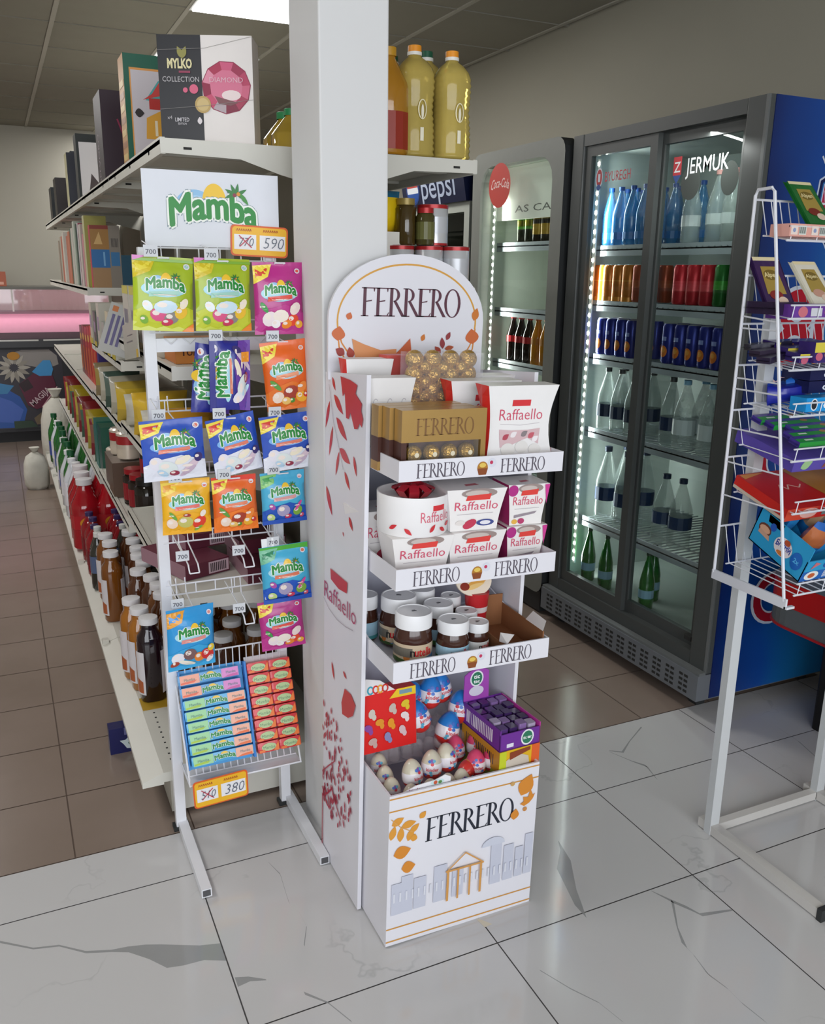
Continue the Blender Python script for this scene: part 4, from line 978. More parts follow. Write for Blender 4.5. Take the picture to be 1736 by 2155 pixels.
# ------------------------------------------------------------------ wire sweets rack in front of the shelving end
M_RW = metal_white('#e4e5ea')
RK = thing('sweets_rack', 'white wire floor rack of hanging fruit chew bags under a green and white sign', 'display rack', (.49, 2.25, 0))
def rk(mb, name, **k): return mb.build(name, RK, **k)
for x in (-.155, .155):
    m = MB(); m.box(x - .014, x + .014, -.012, .012, 0.0, 1.60, M_RW); rk(m, 'post')
    m = MB(); xx = x + (.004 if x < 0 else .012); m.box(xx - .013, xx + .013, -.325, .02, .003, .027, M_RW); m.box(xx - .010, xx + .010, -.3252, -.324, .006, .024, mat('#555558', .6)); rk(m, 'foot')
    m = MB(); m.box(x - .022, x + .022, -.016, .016, .0, .012, M_FRD); rk(m, 'base_cap')
m = MB(); m.box(-.141, .141, -.010, .010, 1.352, 1.385, M_RW)
for k in range(6): m.tube([(-.12 + .045 * k, -.012, 1.384), (-.105 + .045 * k, -.016, 1.372), (-.09 + .045 * k, -.012, 1.384)], .0016, M_RW, 5)
rk(m, 'cross_bar')
def rail(z, n=6, zz=.028):
    m = MB()
    for a in (0, zz): m.tube([(-.155, -.014, z + a), (.155, -.014, z + a)], .0022, M_RW, 5)
    for k in range(n): x = -.13 + .26 * k / (n - 1); m.tube([(x, -.014, z), (x, -.014, z + zz)], .0018, M_RW, 5)
    rk(m, 'wire_rail')
for z in (1.572, 1.40, 1.205, 1.04, .860, .715): rail(z)
m = MB()
for z in (.478, .540): m.tube([(-.145, -.016, z), (.155, -.016, z)], .0024, M_RW, 5)
for k in range(16): x = -.14 + .019 * k; m.tube([(x, -.016, .478), (x, -.016, .540)], .0017, M_RW, 5)
for k in range(16): x = -.14 + .019 * k; m.tube([(x, -.016, .478), (x, -.105, .222)], .0017, M_RW, 5)
for t_ in (0, .33, .66, 1): m.tube([(-.145, -.016 - .089 * t_, .478 - .256 * t_), (.160, -.016 - .089 * t_, .478 - .256 * t_)], .002, M_RW, 5)
for x in (-.146, .162): m.tube([(x, 0, .47), (x, -.145, .215), (x, 0, .215)], .0024, M_RW, 5)
m.tube([(-.146, -.145, .217), (.162, -.145, .217)], .0028, M_RW, 5); m.box(-.145, .161, -.142, -.02, .212, .2135, M_RW)
rk(m, 'wire_basket')
m = MB(); m.box(.145, .175, -.03, -.02, .215, .232, M_HOLE); rk(m, 'clip')
HOOKS = []
def hook(x, z, L=.115, drop=.018, label=True):
    m = MB(); w = .012; zt = z
    for s in (-1, 1): m.tube([(x + s * w, -.014, zt + .05), (x + s * w, -.022, zt + .01), (x + s * w, -L * .9, zt - drop * .4), (x + s * w, -L, zt - drop)], .0019, M_RW, 5)
    m.tube([(x - w, -L, zt - drop), (x + w, -L, zt - drop)], .0019, M_RW, 5)
    o = rk(m, 'hook')
    if label:
        m = MB(); m.tube([(x - .03, -.014, zt + .045), (x - .03, -L - .006, zt + .03)], .0015, M_RW, 5)
        m.box(x - .045, x - .013, -L - .009, -L - .007, zt + .008, zt + .034, mat('#cfd2d6', .4)); a = Art(); a.text('700', 0, 0, .015, '#4a4a55', off=.012, width=.024)
        m.art(a, front(x - .029, -L - .009, zt + .014)); m.build('price_holder', o)
m = MB()
m.box(-.152, .176, -.020, -.016, 1.603, 1.776, card('#dfe2ea'))
def mamba_logo(a, cx, cy, w, big=False):
    """arched green wordmark with sun, sky arc and a palm"""
    h = w * .36
    a.ell(cx - w * .20, cy + h * .55, w * .22, h * .52, '#8fc0e6', n=24, a0=0, a1=pi); a.ell(cx - w * .185, cy + h * .50, w * .17, h * .40, '#a9d0ee', n=20, a0=0, a1=pi)
    a.ell(cx + w * .02, cy + h * .72, w * .135, h * .55, '#f2c52e', n=24, a0=0, a1=pi)
    if big: a.bold('Mamba', cx, cy - w * .02, w * .42, '#7d8f9a', w * .042, 8, width=w * 1.0, arc=h * .30)
    a.bold('Mamba', cx, cy - w * .02, w * .42, '#f2f5ee', w * .036, 7, width=w * 1.0, arc=h * .30)
    a.bold('Mamba', cx, cy - w * .02, w * .42, '#1e8a34', w * .015, 6, width=w * 1.0, arc=h * .30)
    px, py = cx + w * .27, cy + h * .98
    for an in (2.7, 2.0, 1.4, .5, -.5, 3.5): a.leaf(px + w * .07 * cos(an), py + w * .05 * sin(an), w * .14, w * .020, an, '#2f7d3a')
    a.leaf(px + w * .09, py - w * .05, w * .16, w * .024, -.9, '#3f8f3a')
    a.ell(px - w * .02, py - w * .01, w * .022, w * .022, '#8a2f45'); a.ell(px + w * .025, py + w * .004, w * .022, w * .022, '#d9922c')
a = Art(); mamba_logo(a, .012, 1.652, .215, True); m.art(a, front(0, -.020, 0), dh=.00006); o = rk(m, 'sign_board'); o['label'] = 'white sign board with arched green lettering, sun and palm'

def bulge(u, v, w, h, D):
    e = max(0.0, min(1.0, (v - .012) / (h - .028))); s = max(0.0, min(1.0, (u + w / 2) / w))
    return D * (max(0, sin(pi * e)) ** .5) * (max(0, sin(pi * s)) ** .55)
def bag(label, w, h, base, low, flash, banner, fruits, D=.016, art2=None, group='hanging fruit chew bags', logo_dark='#1e8a34', top=None):
    t = thing('sweets_bag', label, 'bag of sweets', group=group)
    m = MB(); nu, nv = 12, 14; F = foil(base); rnd = random.Random(hash(label) % 999 if False else len(label) * 7 + int(w * 1000))
    ph = rnd.uniform(0, 6)
    def wob(u, v): return .0018 * sin(38 * u + ph) * sin(31 * v + ph) + .003 * sin(9 * v + ph) * (1 if v < h * .5 else .3)
    def fpt(u, v, hh=0.0):
        tap = 1 - .035 * abs(2 * v / h - 1) ** 3 * -1
        return (u * (1 + .03 * (1 - sin(pi * min(1, max(0, v / h))))), -bulge(u, v, w, h, D) - wob(u, v) - hh, v)
    vs = []; 
    for j in range(nv + 1):
        for i in range(nu + 1): vs.append(fpt(-w / 2 + w * i / nu, h * j / nv))
    for j in range(nv + 1):
        for i in range(nu + 1):
            u, v = -w / 2 + w * i / nu, h * j / nv; x, y, z = fpt(u, v); vs.append((x, bulge(u, v, w, h, D) * .8 - wob(u, v) + .0006, z))
    n1 = (nu + 1) * (nv + 1); fs = []
    for j in range(nv):
        for i in range(nu):
            k = j * (nu + 1) + i; fs.append((k, k + 1, k + nu + 2, k + nu + 1)); k += n1; fs.append((k, k + nu + 1, k + nu + 2, k + 1))
    for i in range(nu): fs.append((i, n1 + i, n1 + i + 1, i + 1)); k = nv * (nu + 1); fs.append((k + i, k + i + 1, n1 + k + i + 1, n1 + k + i))
    for j in range(nv): k = j * (nu + 1); fs.append((k, k + nu + 1, n1 + k + nu + 1, n1 + k)); k += nu; fs.append((k, n1 + k, n1 + k + nu + 1, k + nu + 1))
    m.add(vs, fs, F); m.build('foil_pouch', t, smooth=60)
    a = Art(); W, H = w, h
    if top: a.rect(-W / 2, H * .90, W / 2, H * .995, top)
    a.poly([(-W / 2, .0), (W / 2, .0), (W / 2, H * .30), (W * .1, H * .42), (-W * .25, H * .36), (-W / 2, H * .26)], low)
    if flash: a.poly([(-W * .5, H * .95), (-W * .12, H * .97), (-W * .22, H * .80), (-W * .5, H * .70)], flash[0]); a.poly([(-W * .46, H * .90), (-W * .2, H * .93), (-W * .26, H * .84), (-W * .46, H * .78)], flash[1])
    a.ell(0, H * .57, W * .38, H * .11, '#a9dcea' if base != '#2a52b8' else '#7fb6ee', n=22)
    mamba_logo(a, W * .02, H * .545, W * .66)
    a.poly([(-W * .26, H * .46), (W * .26, H * .50), (W * .25, H * .555), (-W * .25, H * .525)], banner)
    a.rect(-W * .18, H * .485, W * .20, H * .50, '#f3d9cf')
    for k, (fx, fy, rx, ry, c) in enumerate(fruits): a.ell(W * fx, H * fy, W * rx, H * ry, c, n=12, rot=fx * 3); a.ell(W * (fx - rx * .3), H * (fy + ry * .3), W * rx * .45, H * ry * .4, '#f3e6dc', n=8)
    a.ell(W * .38, H * .88, W * .055, W * .05, '#e2dfe8', n=10); a.ell(W * .38, H * .88, W * .035, W * .03, banner, n=8)
    if art2: art2(a, W, H)
    M_ = MB(); M_.art(a, lambda u, v, hh: fpt(u, v, hh + .0008), dh=.00006, maxe=.014, mk=lambda c: mat(c, .32, noise=0, coat=.25)); M_.build('printed_front', t)
    return t
FR_G = [(-.1, .22, .14, .09, '#e05a8a'), (.12, .18, .13, .08, '#8e8a86'), (.28, .26, .12, .08, '#f0c23a'), (-.28, .34, .10, .06, '#e9f0f2'), (.02, .33, .20, .09, '#cfe6f4'), (-.33, .15, .08, .05, '#7fb23a'), (.33, .38, .1, .05, '#f6ead0'), (.05, .12, .1, .05, '#d23f5e')]
FR_M = [(-.22, .22, .14, .11, '#f0e3e4'), (.0, .26, .16, .09, '#f3e9dc'), (.25, .20, .13, .08, '#e84b2c'), (.12, .14, .11, .06, '#f08a2c'), (-.33, .38, .12, .035, '#3f9a4a'), (.38, .14, .08, .06, '#f2b23a'), (-.1, .15, .09, .06, '#f6f2f2'), (.3, .36, .14, .07, '#f1dfd8')]
FR_O = [(-.25, .20, .12, .09, '#f0d9c6'), (.05, .26, .18, .10, '#a63a26'), (.26, .18, .12, .09, '#f0b030'), (.30, .32, .14, .06, '#ee8a3a'), (-.28, .38, .16, .035, '#5a9a3a'), (.05, .14, .06, .04, '#4f8f30'), (-.08, .14, .10, .06, '#f1c46a'), (.38, .20, .06, .05, '#c9302a')]
FR_B = [(-.30, .30, .12, .11, '#e6e4ee'), (-.12, .22, .16, .11, '#dfe8e6'), (.12, .34, .14, .06, '#f2e8cf'), (.25, .22, .20, .06, '#d9c3cf'), (.38, .36, .08, .07, '#3a2f6e'), (-.02, .12, .08, .05, '#9a2f4a'), (.20, .14, .16, .04, '#c6b0c4'), (-.2, .13, .1, .05, '#b9d6ea')]
FR_Y = [(-.32, .22, .12, .09, '#f2d8c2'), (-.05, .24, .16, .11, '#c9c26a'), (.24, .22, .16, .10, '#e2402c'), (-.30, .36, .12, .03, '#6aa63a'), (.32, .38, .08, .05, '#f3e6dc'), (.22, .10, .1, .03, '#7fb23a'), (-.02, .37, .08, .03, '#a62f2a')]
FR_C = [(-.05, .27, .15, .12, '#a9a0c2'), (-.32, .14, .10, .07, '#c6dc8a'), (.06, .14, .08, .05, '#d2365e'), (.28, .24, .12, .09, '#7fae3a'), (.30, .34, .14, .03, '#e0489a'), (-.30, .36, .08, .05, '#b04fa6'), (.38, .13, .06, .04, '#d24a6a')]
FR_L = [(-.32, .22, .12, .10, '#e9e6ee'), (-.08, .27, .14, .10, '#7a5a5a'), (.12, .20, .11, .09, '#e8862c'), (.30, .22, .13, .12, '#d22f2c'), (.36, .12, .10, .05, '#eef0f4'), (-.12, .12, .2, .04, '#f0ead8'), (-.38, .12, .06, .07, '#a6402c'), (.38, .32, .08, .06, '#f2d23a')]
GRN, MAG, ORG, BLU, YEL, CYA, LBL = '#a9bf2c', '#b92f86', '#e8661e', '#2a52b8', '#eeb21e', '#49b2d8', '#2a96d6'
RED = ('#f2dc4e', '#d9493a')
def hang(b, x, ztop, h, rot=0.0, y=2.135, rz=0.0, scale=None, label=None):
    """hang bag b so its top centre is at (x, y, ztop), swung by rot"""
    z0 = ztop - h * cos(rot); x0 = x - h * sin(rot) * -1 * -1
    place(b, (x - h * sin(rot), y, z0), (0, rot, rz), label, scale=scale)
bg = bag('lime and yellow fruit chew bag at the top left of the rack, pink corners showing', .135, .168, GRN, '#c9d23a', ('#d8c22e', '#e8d84a'), '#9fd0c0', FR_G, art2=lambda a, W, H: (a.rect(-W * .5, H * .93, W * .5, H * .965, '#7fae32'), a.poly([(-W * .5, H), (-W * .25, H), (-W * .5, H * .93)], '#d77ac0'), a.poly([(W * .3, 0), (W * .5, .0), (W * .5, H * .12)], '#f08a2c')))
hang(bg, .361, 1.578, .168, .05, 2.14)
hang(bg, .498, 1.573, .165, .02, 2.14, .12, None, 'lime and yellow fruit chew bag in the middle of the top row')
bm_ = bag('magenta fruit chew bag at the top right of the rack beside the pillar', .122, .172, MAG, '#c0398e', RED, '#e2554a', FR_M); hang(bm_, .632, 1.570, .172, -.01, 2.14)
b = bag('dark blue bag hung sideways, its lettering running upwards, second row', .150, .100, '#2b2f8f', '#6a3fa0', None, '#e07a5a', FR_B, art2=lambda a, W, H: (a.rect(-W * .5, H * .86, W * .5, H, '#2b2a86'), a.rect(W * .2, .004, W * .34, H * .25, '#f09a2c')))
b.location, b.rotation_euler = (.552, 2.128, 1.300), (0, -1.54, 0); b.scale = (1.12, 1, 1.0)
b = bag('dark blue bag behind the sideways one, only its left strip visible', .165, .098, '#2b2f8f', '#5a3a96', None, '#e07a5a', FR_B); b.location, b.rotation_euler = (.515, 2.165, 1.285), (0, -1.45, .1)
bo = bag('orange fruit chew bag hanging at the right end of the second row', .113, .172, ORG, '#e8751e', RED, '#f0a07a', FR_O); hang(bo, .637, 1.382, .172, -.10, 2.13, -.08)
bb = bag('blue and white yogurt chew bag at the left of the third row', .146, .148, BLU, '#e4e6f0', RED, '#e2806a', FR_B, D=.014); hang(bb, .352, 1.205, .148, -.03, 2.115)
hang(bb, .497, 1.200, .146, -.15, 2.135, .1, (.84, 1, 1), 'blue and white yogurt chew bag in the middle of the third row, tilted')
hang(bb, .637, 1.196, .140, -.08, 2.125, 0, (.92, 1, .97), 'blue and white yogurt chew bag at the right of the third row')
by = bag('golden yellow fruit chew bag at the left of the fourth row', .118, .140, YEL, '#f2b01e', ('#f2d24e', '#e8a03a'), '#e8746a', FR_Y); hang(by, .384, 1.048, .140, .01, 2.15)
b2 = bag('orange red fruit chew bag in the middle of the fourth row', .112, .145, '#e86a26', '#f07a22', RED, '#ea8a6a', FR_O, top='#e2402a'); hang(b2, .505, 1.046, .145, -.02, 2.15)
bc = bag('bright blue and turquoise chew bag at the right of the fourth row', .116, .138, CYA, '#1f55b8', ('#8fce7a', '#4fa65a'), '#e2a0a0', FR_C, art2=lambda a, W, H: a.rect(-W * .5, 0, W * .5, H * .08, '#1d4fb4')); hang(bc, .631, 1.048, .138, -.03, 2.145)
bc2 = bag('turquoise chew bag with green top edge and a white tab, right of the empty hooks', .126, .158, CYA, '#2358c0', ('#7fc4a0', '#3f8f6a'), '#e27a5a', FR_C, top='#4fae3a', D=.024, art2=lambda a, W, H: a.rect(-W * .5, 0, W * .5, H * .09, '#1d4fb4')); hang(bc2, .622, .856, .158, -.06, 2.12, -.1)
m = MB().box(-.016, .016, -.001, .001, 0, .024, mat('#eef0f2', .5)).build('tab', bc2, loc=(-.040, 0, .157))
hang(bm_, .613, .696, .140, -.07, 2.14, -.08, (.96, 1, .82), 'magenta fruit chew bag at the bottom right of the rack, below the turquoise bag')
bl = bag('light blue sweets bag hanging at the bottom left of the rack', .122, .166, LBL, '#3aa6dc', ('#e8a23a', '#4f9ae0'), '#e2908a', FR_L, D=.022); hang(bl, .372, .722, .166, .02, 2.115, .15)
for x, z in ((-.129, 1.575), (.008, 1.570), (.147, 1.568), (.010, 1.384), (.150, 1.380), (-.135, 1.200), (.010, 1.196), (.150, 1.192), (-.105, 1.045), (.015, 1.043), (.142, 1.045), (.135, .852), (.125, .693), (-.118, .717)): hook(x, z - .006, .118, -.006, label=(z not in (1.568,)))
for x, z in ((-.105, .848), (.035, .846), (.030, .690)): hook(x, z, .155, .030)

# stick packs in the sloping basket
def stick(name, label, group, L, w, t_, cols, logo=True):
    t = thing(name, label, 'chew pack', group=group)
    m = MB(); m.M = Matrix.Rotation(pi / 2, 4, 'Y'); m.lathe([(.001, -L / 2), (w * .40, -L / 2 + .001), (w * .46, -L / 2 + .006), (w * .46, L / 2 - .006), (w * .40, L / 2 - .001), (.001, L / 2)], foil(cols[0]), 12, sq=.75, cap=False); m.build('wrapper', t)
    a = Art(); a.rect(-L / 2 + .005, -w * .40, -L * .16, w * .40, cols[1]); a.rect(L * .20, -w * .40, L / 2 - .004, w * .40, cols[2]); a.poly([(-L * .46, -w * .36), (-L * .25, -w * .30), (-L * .2, -w * .1), (-L * .46, -w * .2)], cols[3]); a.poly([(L * .22, -w * .40), (L * .46, -w * .40), (L * .46, -w * .15), (L * .3, -w * .22)], cols[4])
    a.ell(L * .02, w * .20, L * .06, w * .20, '#f0c84a', n=10, a0=0, a1=pi)
    a.bold('Mamba', L * .02, -w * .26, w * .60, '#eef5ea', w * .065, 5, width=L * .34, arc=w * .12); a.bold('Mamba', L * .02, -w * .26, w * .60, '#1e8a44', w * .03, 4, width=L * .34, arc=w * .12)
    a.text('Mamba', -L * .32, -w * .12, w * .34, '#6a8f86', width=L * .18); a.text('Mamba', L * .35, -w * .08, w * .34, '#6a8f96', width=L * .16)
    M_ = MB(); M_.art(a, lambda u, v, hh: (u, -w * .46 * .995 - hh - .0004, v)); M_.build('printed_band', t); return t
SL = math.atan2(.089, .256)
def onslope(x, s, lift=.014):
    """s metres down the slope of the basket from its top edge"""
    return (x, 2.236 - s * sin(SL) - lift * cos(SL) - .002, .492 - s * cos(SL) + lift * sin(SL) * .3)
s1 = stick('chew_pack', 'pink and blue stick pack, topmost in the left half of the basket', 'stick packs in the left of the basket', .168, .031, .02, ['#4f9bd4', '#f0a890', '#d98ac8', '#e8674a', '#c858a0'])
place(s1, onslope(.428, .018), (-SL, -.02, 0)); place(s1, onslope(.430, .052), (-SL, -.02, 0), 'pink and blue stick pack, second from the top in the left half')
s2 = stick('chew_pack', 'green and blue stick pack', 'stick packs in the left of the basket', .172, .0305, .02, ['#52aee0', '#9fd6a0', '#f0b49c', '#a9c83a', '#e8703a'])
for k in range(6): place(s2, onslope(.436 + .001 * k, .086 + .0305 * k), (-SL, -.02, 0), 'green and blue stick pack, %s row below the two pink ones' % ORD[k])
for x in (.528,):
    m = MB(); m.M = Matrix.Rotation(-SL, 4, 'X'); m.box(-.003, .003, -.024, .0, -.265, .0, card('#2a7fd0')); o = m.build('carton_edge'); tag(o, 'blue card edge of the tray between green sticks and red packs', 'card divider'); o.location = (.529, 2.236, .492)
m = MB(); m.M = Matrix.Rotation(-SL, 4, 'X'); m.box(-.0885, -.0855, -.024, .0, -.265, .0, card('#2a86d4')); m.box(-.0855, .0885, -.003, .0, -.268, .0, card('#3a9ad8')); m.box(.0965, .222, -.003, .0, -.262, .008, card('#c9c6c8')); o = m.build('display_tray'); tag(o, 'open card display tray holding the stick packs in the basket', 'display tray'); o.location = (.436, 2.238, .492)
s3 = stick('chew_pack', 'red', 'red packs in the right of the basket', .063, .033, .02, ['#d8343c', '#e0457a', '#f07a3a', '#e8563a', '#c82f5a'])
a = Art(); 
for c in s3.children:
    if c.name.startswith('printed_band'): bpy.data.objects.remove(c)
a.ell(0, .0, .021, .0105, '#b9cf9a'); a.text('Mamba', 0, -.005, .012, '#5f8a6a', width=.034); a.rect(-.028, -.0125, -.012, -.006, '#f07a3a'); a.poly([(.012, -.0125), (.028, -.0125), (.028, .012)], '#f0803a')
M_ = MB(); M_.art(a, lambda u, v, hh: (u, -.033 * .46 - hh - .0006, v)); M_.build('printed_band', s3)
for k in range(8):
    for c in range(2): place(s3, onslope(.564 + .062 * c + .0006 * k, .018 + .0318 * k), (-SL, -.02, 0), 'red and orange chew pack in the %s row down, %s column of the pair' % (ORD[k], ('left', 'right')[c]))

def price_tag(label, w, h, num, old):
    t = thing('price_card', label, 'price card'); m = MB(); m.prism(rrect(0, 0, w, h, .010), 0, .0012, card('#e0642a'), plane='xz')
    a = Art(); a.poly(rrect(.004, .004, w - .004, h - .004, .008), '#f2b92a'); a.rect(w * .06, h * .22, w * .44, h * .70, '#eeeef0'); a.rect(w * .50, h * .22, w * .95, h * .70, '#eeeef0')
    for x0 in (w * .10, w * .56):
        for k in range(7): a.line([(x0 + .0055 * k, h * .80), (x0 + .0055 * k + .002, h * .88), (x0 + .0055 * k + .004, h * .81)], .0013, '#b0492a')
    a.text(old, w * .25, h * .32, h * .40, '#4f5a6a', off=-.012, width=w * .26, shear=.2); a.text(num, w * .725, h * .28, h * .52, '#596271', off=-.016, width=w * .36, shear=.2)
    a.line([(w * .14, h * .66), (w * .36, h * .28)], .0022, '#c2334a'); a.line([(w * .15, h * .30), (w * .35, h * .66)], .0022, '#c2334a')
    m.art(a, front(0, 0, 0)); m.build('card', t); return t
t = price_tag('yellow price card with 590 clipped over the corner of the sign board', .146, .074, '590', '770'); t.location, t.rotation_euler = (.540, 2.226, 1.585), (0, .035, 0)
t = price_tag('yellow price card with 380 hanging under the stick pack basket', .148, .088, '380', '510'); t.location, t.rotation_euler = (.350, 2.095, .150), (.12, -.045, 0)
# ------------------------------------------------------------------ goods on the long shelving unit
def bottle(name, cat, h, r, body, cap, label=None, lab=(.18, .58), neck=.32, cap_h=.07, sq=.35, n=14, art=None, capr=.36, liquid_top=None, extra=None, mm=None):
    t = thing(name, '-', cat)
    m = MB(); B = mm or liquid(body); hc = h * (1 - cap_h); hs = h * (1 - neck)
    m.lathe([(r * .90, 0), (r, h * .02), (r, hs * .90), (r * .93, hs), (r * .62, hs + (hc - hs) * .45), (r * capr * .95, hc - h * .03), (r * capr * .95, hc)], B, n, sq=sq, cap=True); m.build('bottle_body', t, smooth=45)
    if cap:
        c = MB(); rc = r * capr * 1.18; c.lathe([(rc, hc - h * .012), (rc, h - .001), (rc * .9, h), (.0001, h)], mat(cap, .4, noise=0), 16, cap=False); c.build('cap', t, smooth=35)
    if label:
        l = MB(); l.lathe([(r * 1.012, h * lab[0]), (r * 1.012, h * lab[1])], card(label), n, sq=sq, cap=False)
        if art: art(l, r * 1.012, h)
        l.build('label', t)
    return t
def box_thing(name, cat, w, d, h, col, art=None, side=None, top=None, sideart=None):
    t = thing(name, '-', cat); m = MB(); m.box(-w / 2, w / 2, 0, d, 0, h, card(col), mt=card(top or col))
    if side: m.add([(-w / 2 - .0003, 0, 0), (-w / 2 - .0003, d, 0), (-w / 2 - .0003, d, h), (-w / 2 - .0003, 0, h)], [(3, 2, 1, 0)], card(side))
    if art: a = Art(); art(a, w, h); m.art(a, front(-w / 2, 0, 0))
    if sideart: a = Art(); sideart(a, d, h); m.art(a, faceleft(-w / 2 - .0003, d, 0))
    m.build('carton', t); return t
def jar_thing(name, cat, r, h, body, lid, label=None, lidh=.14):
    t = thing(name, '-', cat); m = MB(); m.lathe([(r * .92, 0), (r, h * .03), (r, h * .78), (r * .8, h * (1 - lidh))], liquid(body), 16); m.build('jar_body', t, smooth=40)
    m = MB(); m.lathe([(r * .86, h * (1 - lidh)), (r * .86, h), (.0001, h)], mat(lid, .35, noise=0, metal=.2), 16, cap=False); m.build('lid', t, smooth=40)
    if label: m = MB(); m.lathe([(r * 1.01, h * .15), (r * 1.01, h * .62)], card(label), 16, cap=False); m.build('label', t)
    return t
def can_thing(r, h, body, bands=None, art=None, top='#c9ccd0', name='drink_can', cat='can'):
    t = thing(name, '-', cat); m = MB(); m.lathe([(r * .82, 0), (r, h * .05), (r, h * .93), (r * .84, h)], mat(body, .28, metal=.35, noise=.05, scale=20), 16)
    if bands:
        for z0, z1, c in bands: m.lathe([(r * 1.008, h * z0), (r * 1.008, h * z1)], mat(c, .3, metal=.2, noise=.05), 16, cap=False)
    m.build('can_body', t, smooth=40)
    m = MB(); m.lathe([(r * .84, h), (r * .80, h + .001), (r * .74, h - .003), (.0001, h - .003)], mat(top, .3, metal=.7, noise=0), 16, cap=False); m.build('can_top', t); return t
def pouch(name, cat, w, h, d, col, c2, c3=None):
    t = thing(name, '-', cat); m = MB(); n = 6; rings = []
    for j in range(n + 1):
        v = j / n; b = d / 2 * max(.04, sin(pi * min(1, v * 1.02)) ** .6 if v < .98 else .04); ww = w / 2 * (1 - .06 * sin(pi * v))
        rings.append([(-ww, 0, h * v), (-ww * .7, -b, h * v), (0, -b * 1.15, h * v), (ww * .7, -b, h * v), (ww, 0, h * v), (ww * .7, b, h * v), (0, b * 1.15, h * v), (-ww * .7, b, h * v)])
    for j in range(n):
        c = col if j / n < .3 else (c2 if j / n < .75 else (c3 or col))
        m.add(rings[j] + rings[j + 1], [(i, (i + 1) % 8, 8 + (i + 1) % 8, 8 + i) for i in range(8)], foil(c))
    m.add(rings[0], [tuple(reversed(range(8)))], foil(col)); m.add(rings[-1], [tuple(range(8))], foil(c3 or col))
    m.build('pouch_body', t, smooth=50); return t
def put(p, x, y, z, label, group=None, rz=0.0, rx=0.0, ry=0.0, scale=None):
    return place(p, (x, y, z), (rx, ry, rz), label, group, scale)

# --- top shelf, left side
ZT = 1.858
t = box_thing('gift_box', 'gift box', .235, .10, .252, '#e2dcd8'); tag(t, 'large half black, half white gift box with a pink gem, near end of top shelf')
a = Art(); w, h = .235, .252; bk = '#26262a'
a.rect(0, 0, w * .46, h, bk)
a.poly([(w * .47 + .062 * cos(t_) + w * .245, h * .53 + .062 * sin(t_)) for t_ in [2 * pi * k / 11 + .1 for k in range(11)]], '#8f2447')
cx, cy = w * .715, h * .53
for k in range(11):
    t0, t1 = 2 * pi * k / 11 + .1, 2 * pi * (k + 1) / 11 + .1
    a.poly([(cx + .060 * cos(t0), cy + .060 * sin(t0)), (cx + .060 * cos(t1), cy + .060 * sin(t1)), (cx + .040 * cos(t1), cy + .040 * sin(t1)), (cx + .040 * cos(t0), cy + .040 * sin(t0))], ['#b23a5c', '#9a2a4c', '#c9577a', '#a8304f', '#d98aa0', '#8c1f40', '#c24a6a', '#b0a0a6', '#7c1c38', '#a33350', '#c85f7c'][k])
a.poly([(cx + .041 * cos(t_), cy + .041 * sin(t_)) for t_ in [2 * pi * k / 11 + .1 for k in range(11)]], '#d0708c')
a.ell(cx + .012, cy - .018, .024, .012, '#e6d3d2'); a.poly([(cx - .03, cy - .02), (cx + .03, cy - .035), (cx + .01, cy - .042), (cx - .02, cy - .038)], '#7a4a4e')
a.ell(w * .46, h * .37, .020, .020, '#b79a5e', n=20); a.ell(w * .46, h * .37, .015, .015, '#c9b078', n=18)
a.text('MYLKO', w * .23, h * .70, .030, '#d8cfa0', off=.04, width=.062); a.leaf(w * .28, h * .84, .03, .007, 1.2, '#8f8a4a'); a.leaf(w * .24, h * .84, .03, .007, 2.0, '#8f8a4a'); a.rect(w * .22, h * .655, w * .34, h * .675, '#8f3a55')
a.text('COLLECTION', w * .235, h * .575, .017, '#b9b5b8', width=.092); a.text('DIAMOND', cx, h * .575, .017, '#ddb2bf', width=.085)
a.ell(w * .28, h * .50, .006, .006, '#d2607e'); a.ell(w * .37, h * .51, .011, .011, '#d2607e'); a.text('LIMITED', w * .23, h * .21, .013, '#d0cdd2', off=.01, width=.036); a.text('EDITION', w * .23, h * .18, .007, '#d0cdd2', width=.022)
a.leaf(w * .42, h * .22, .018, .006, 1.6, '#d9d2d4'); a.text('x4', w * .10, h * .23, .012, '#b9b5b8')
for pts in (([(0, h * .86), (w * .5, h * .88), (w, h * .99)]), ([(0, h * .32), (w * .5, h * .36), (w, h * .42)])): a.line(pts, .0008, '#8a8684')
MB().art(a, front(-w / 2, 0, 0)).build('printed_front', t)
t.location, t.rotation_euler = (.535, 2.390, ZT), (0, 0, -.42)
def roma(a, w, h):
    a.rect(.0, .0, w, h, '#0f5a45'); a.rect(w * .08, h * .02, w * .96, h * .88, '#d9964a'); a.rect(w * .10, h * .05, w * .94, h * .86, '#c9c2c8')
    a.poly([(w * .30, h * .60), (w * .9, h * .55), (w * .9, h * .80), (w * .5, h * .78)], '#4aa3a5'); a.poly([(w * .26, h * .60), (w * .60, h * .66), (w * .72, h * .82), (w * .55, h * .80), (w * .40, h * .66)], '#c8403c')
    a.rect(w * .35, h * .52, w * .92, h * .62, '#b5332f'); a.poly([(w * .28, h * .25), (w * .92, h * .25), (w * .90, h * .46), (w * .60, h * .54), (w * .30, h * .44)], '#d9a03a'); 
    for k in range(5): a.rect(w * (.42 + .1 * k), h * .28, w * (.46 + .1 * k), h * .42, '#e9dcc0')
    a.leaf(w * .2, h * .48, w * .14, h * .04, 0, '#2f2a2c'); a.text('ROMA', w * .58, h * .08, h * .14, '#3a3540', width=w * .55, off=-.01)
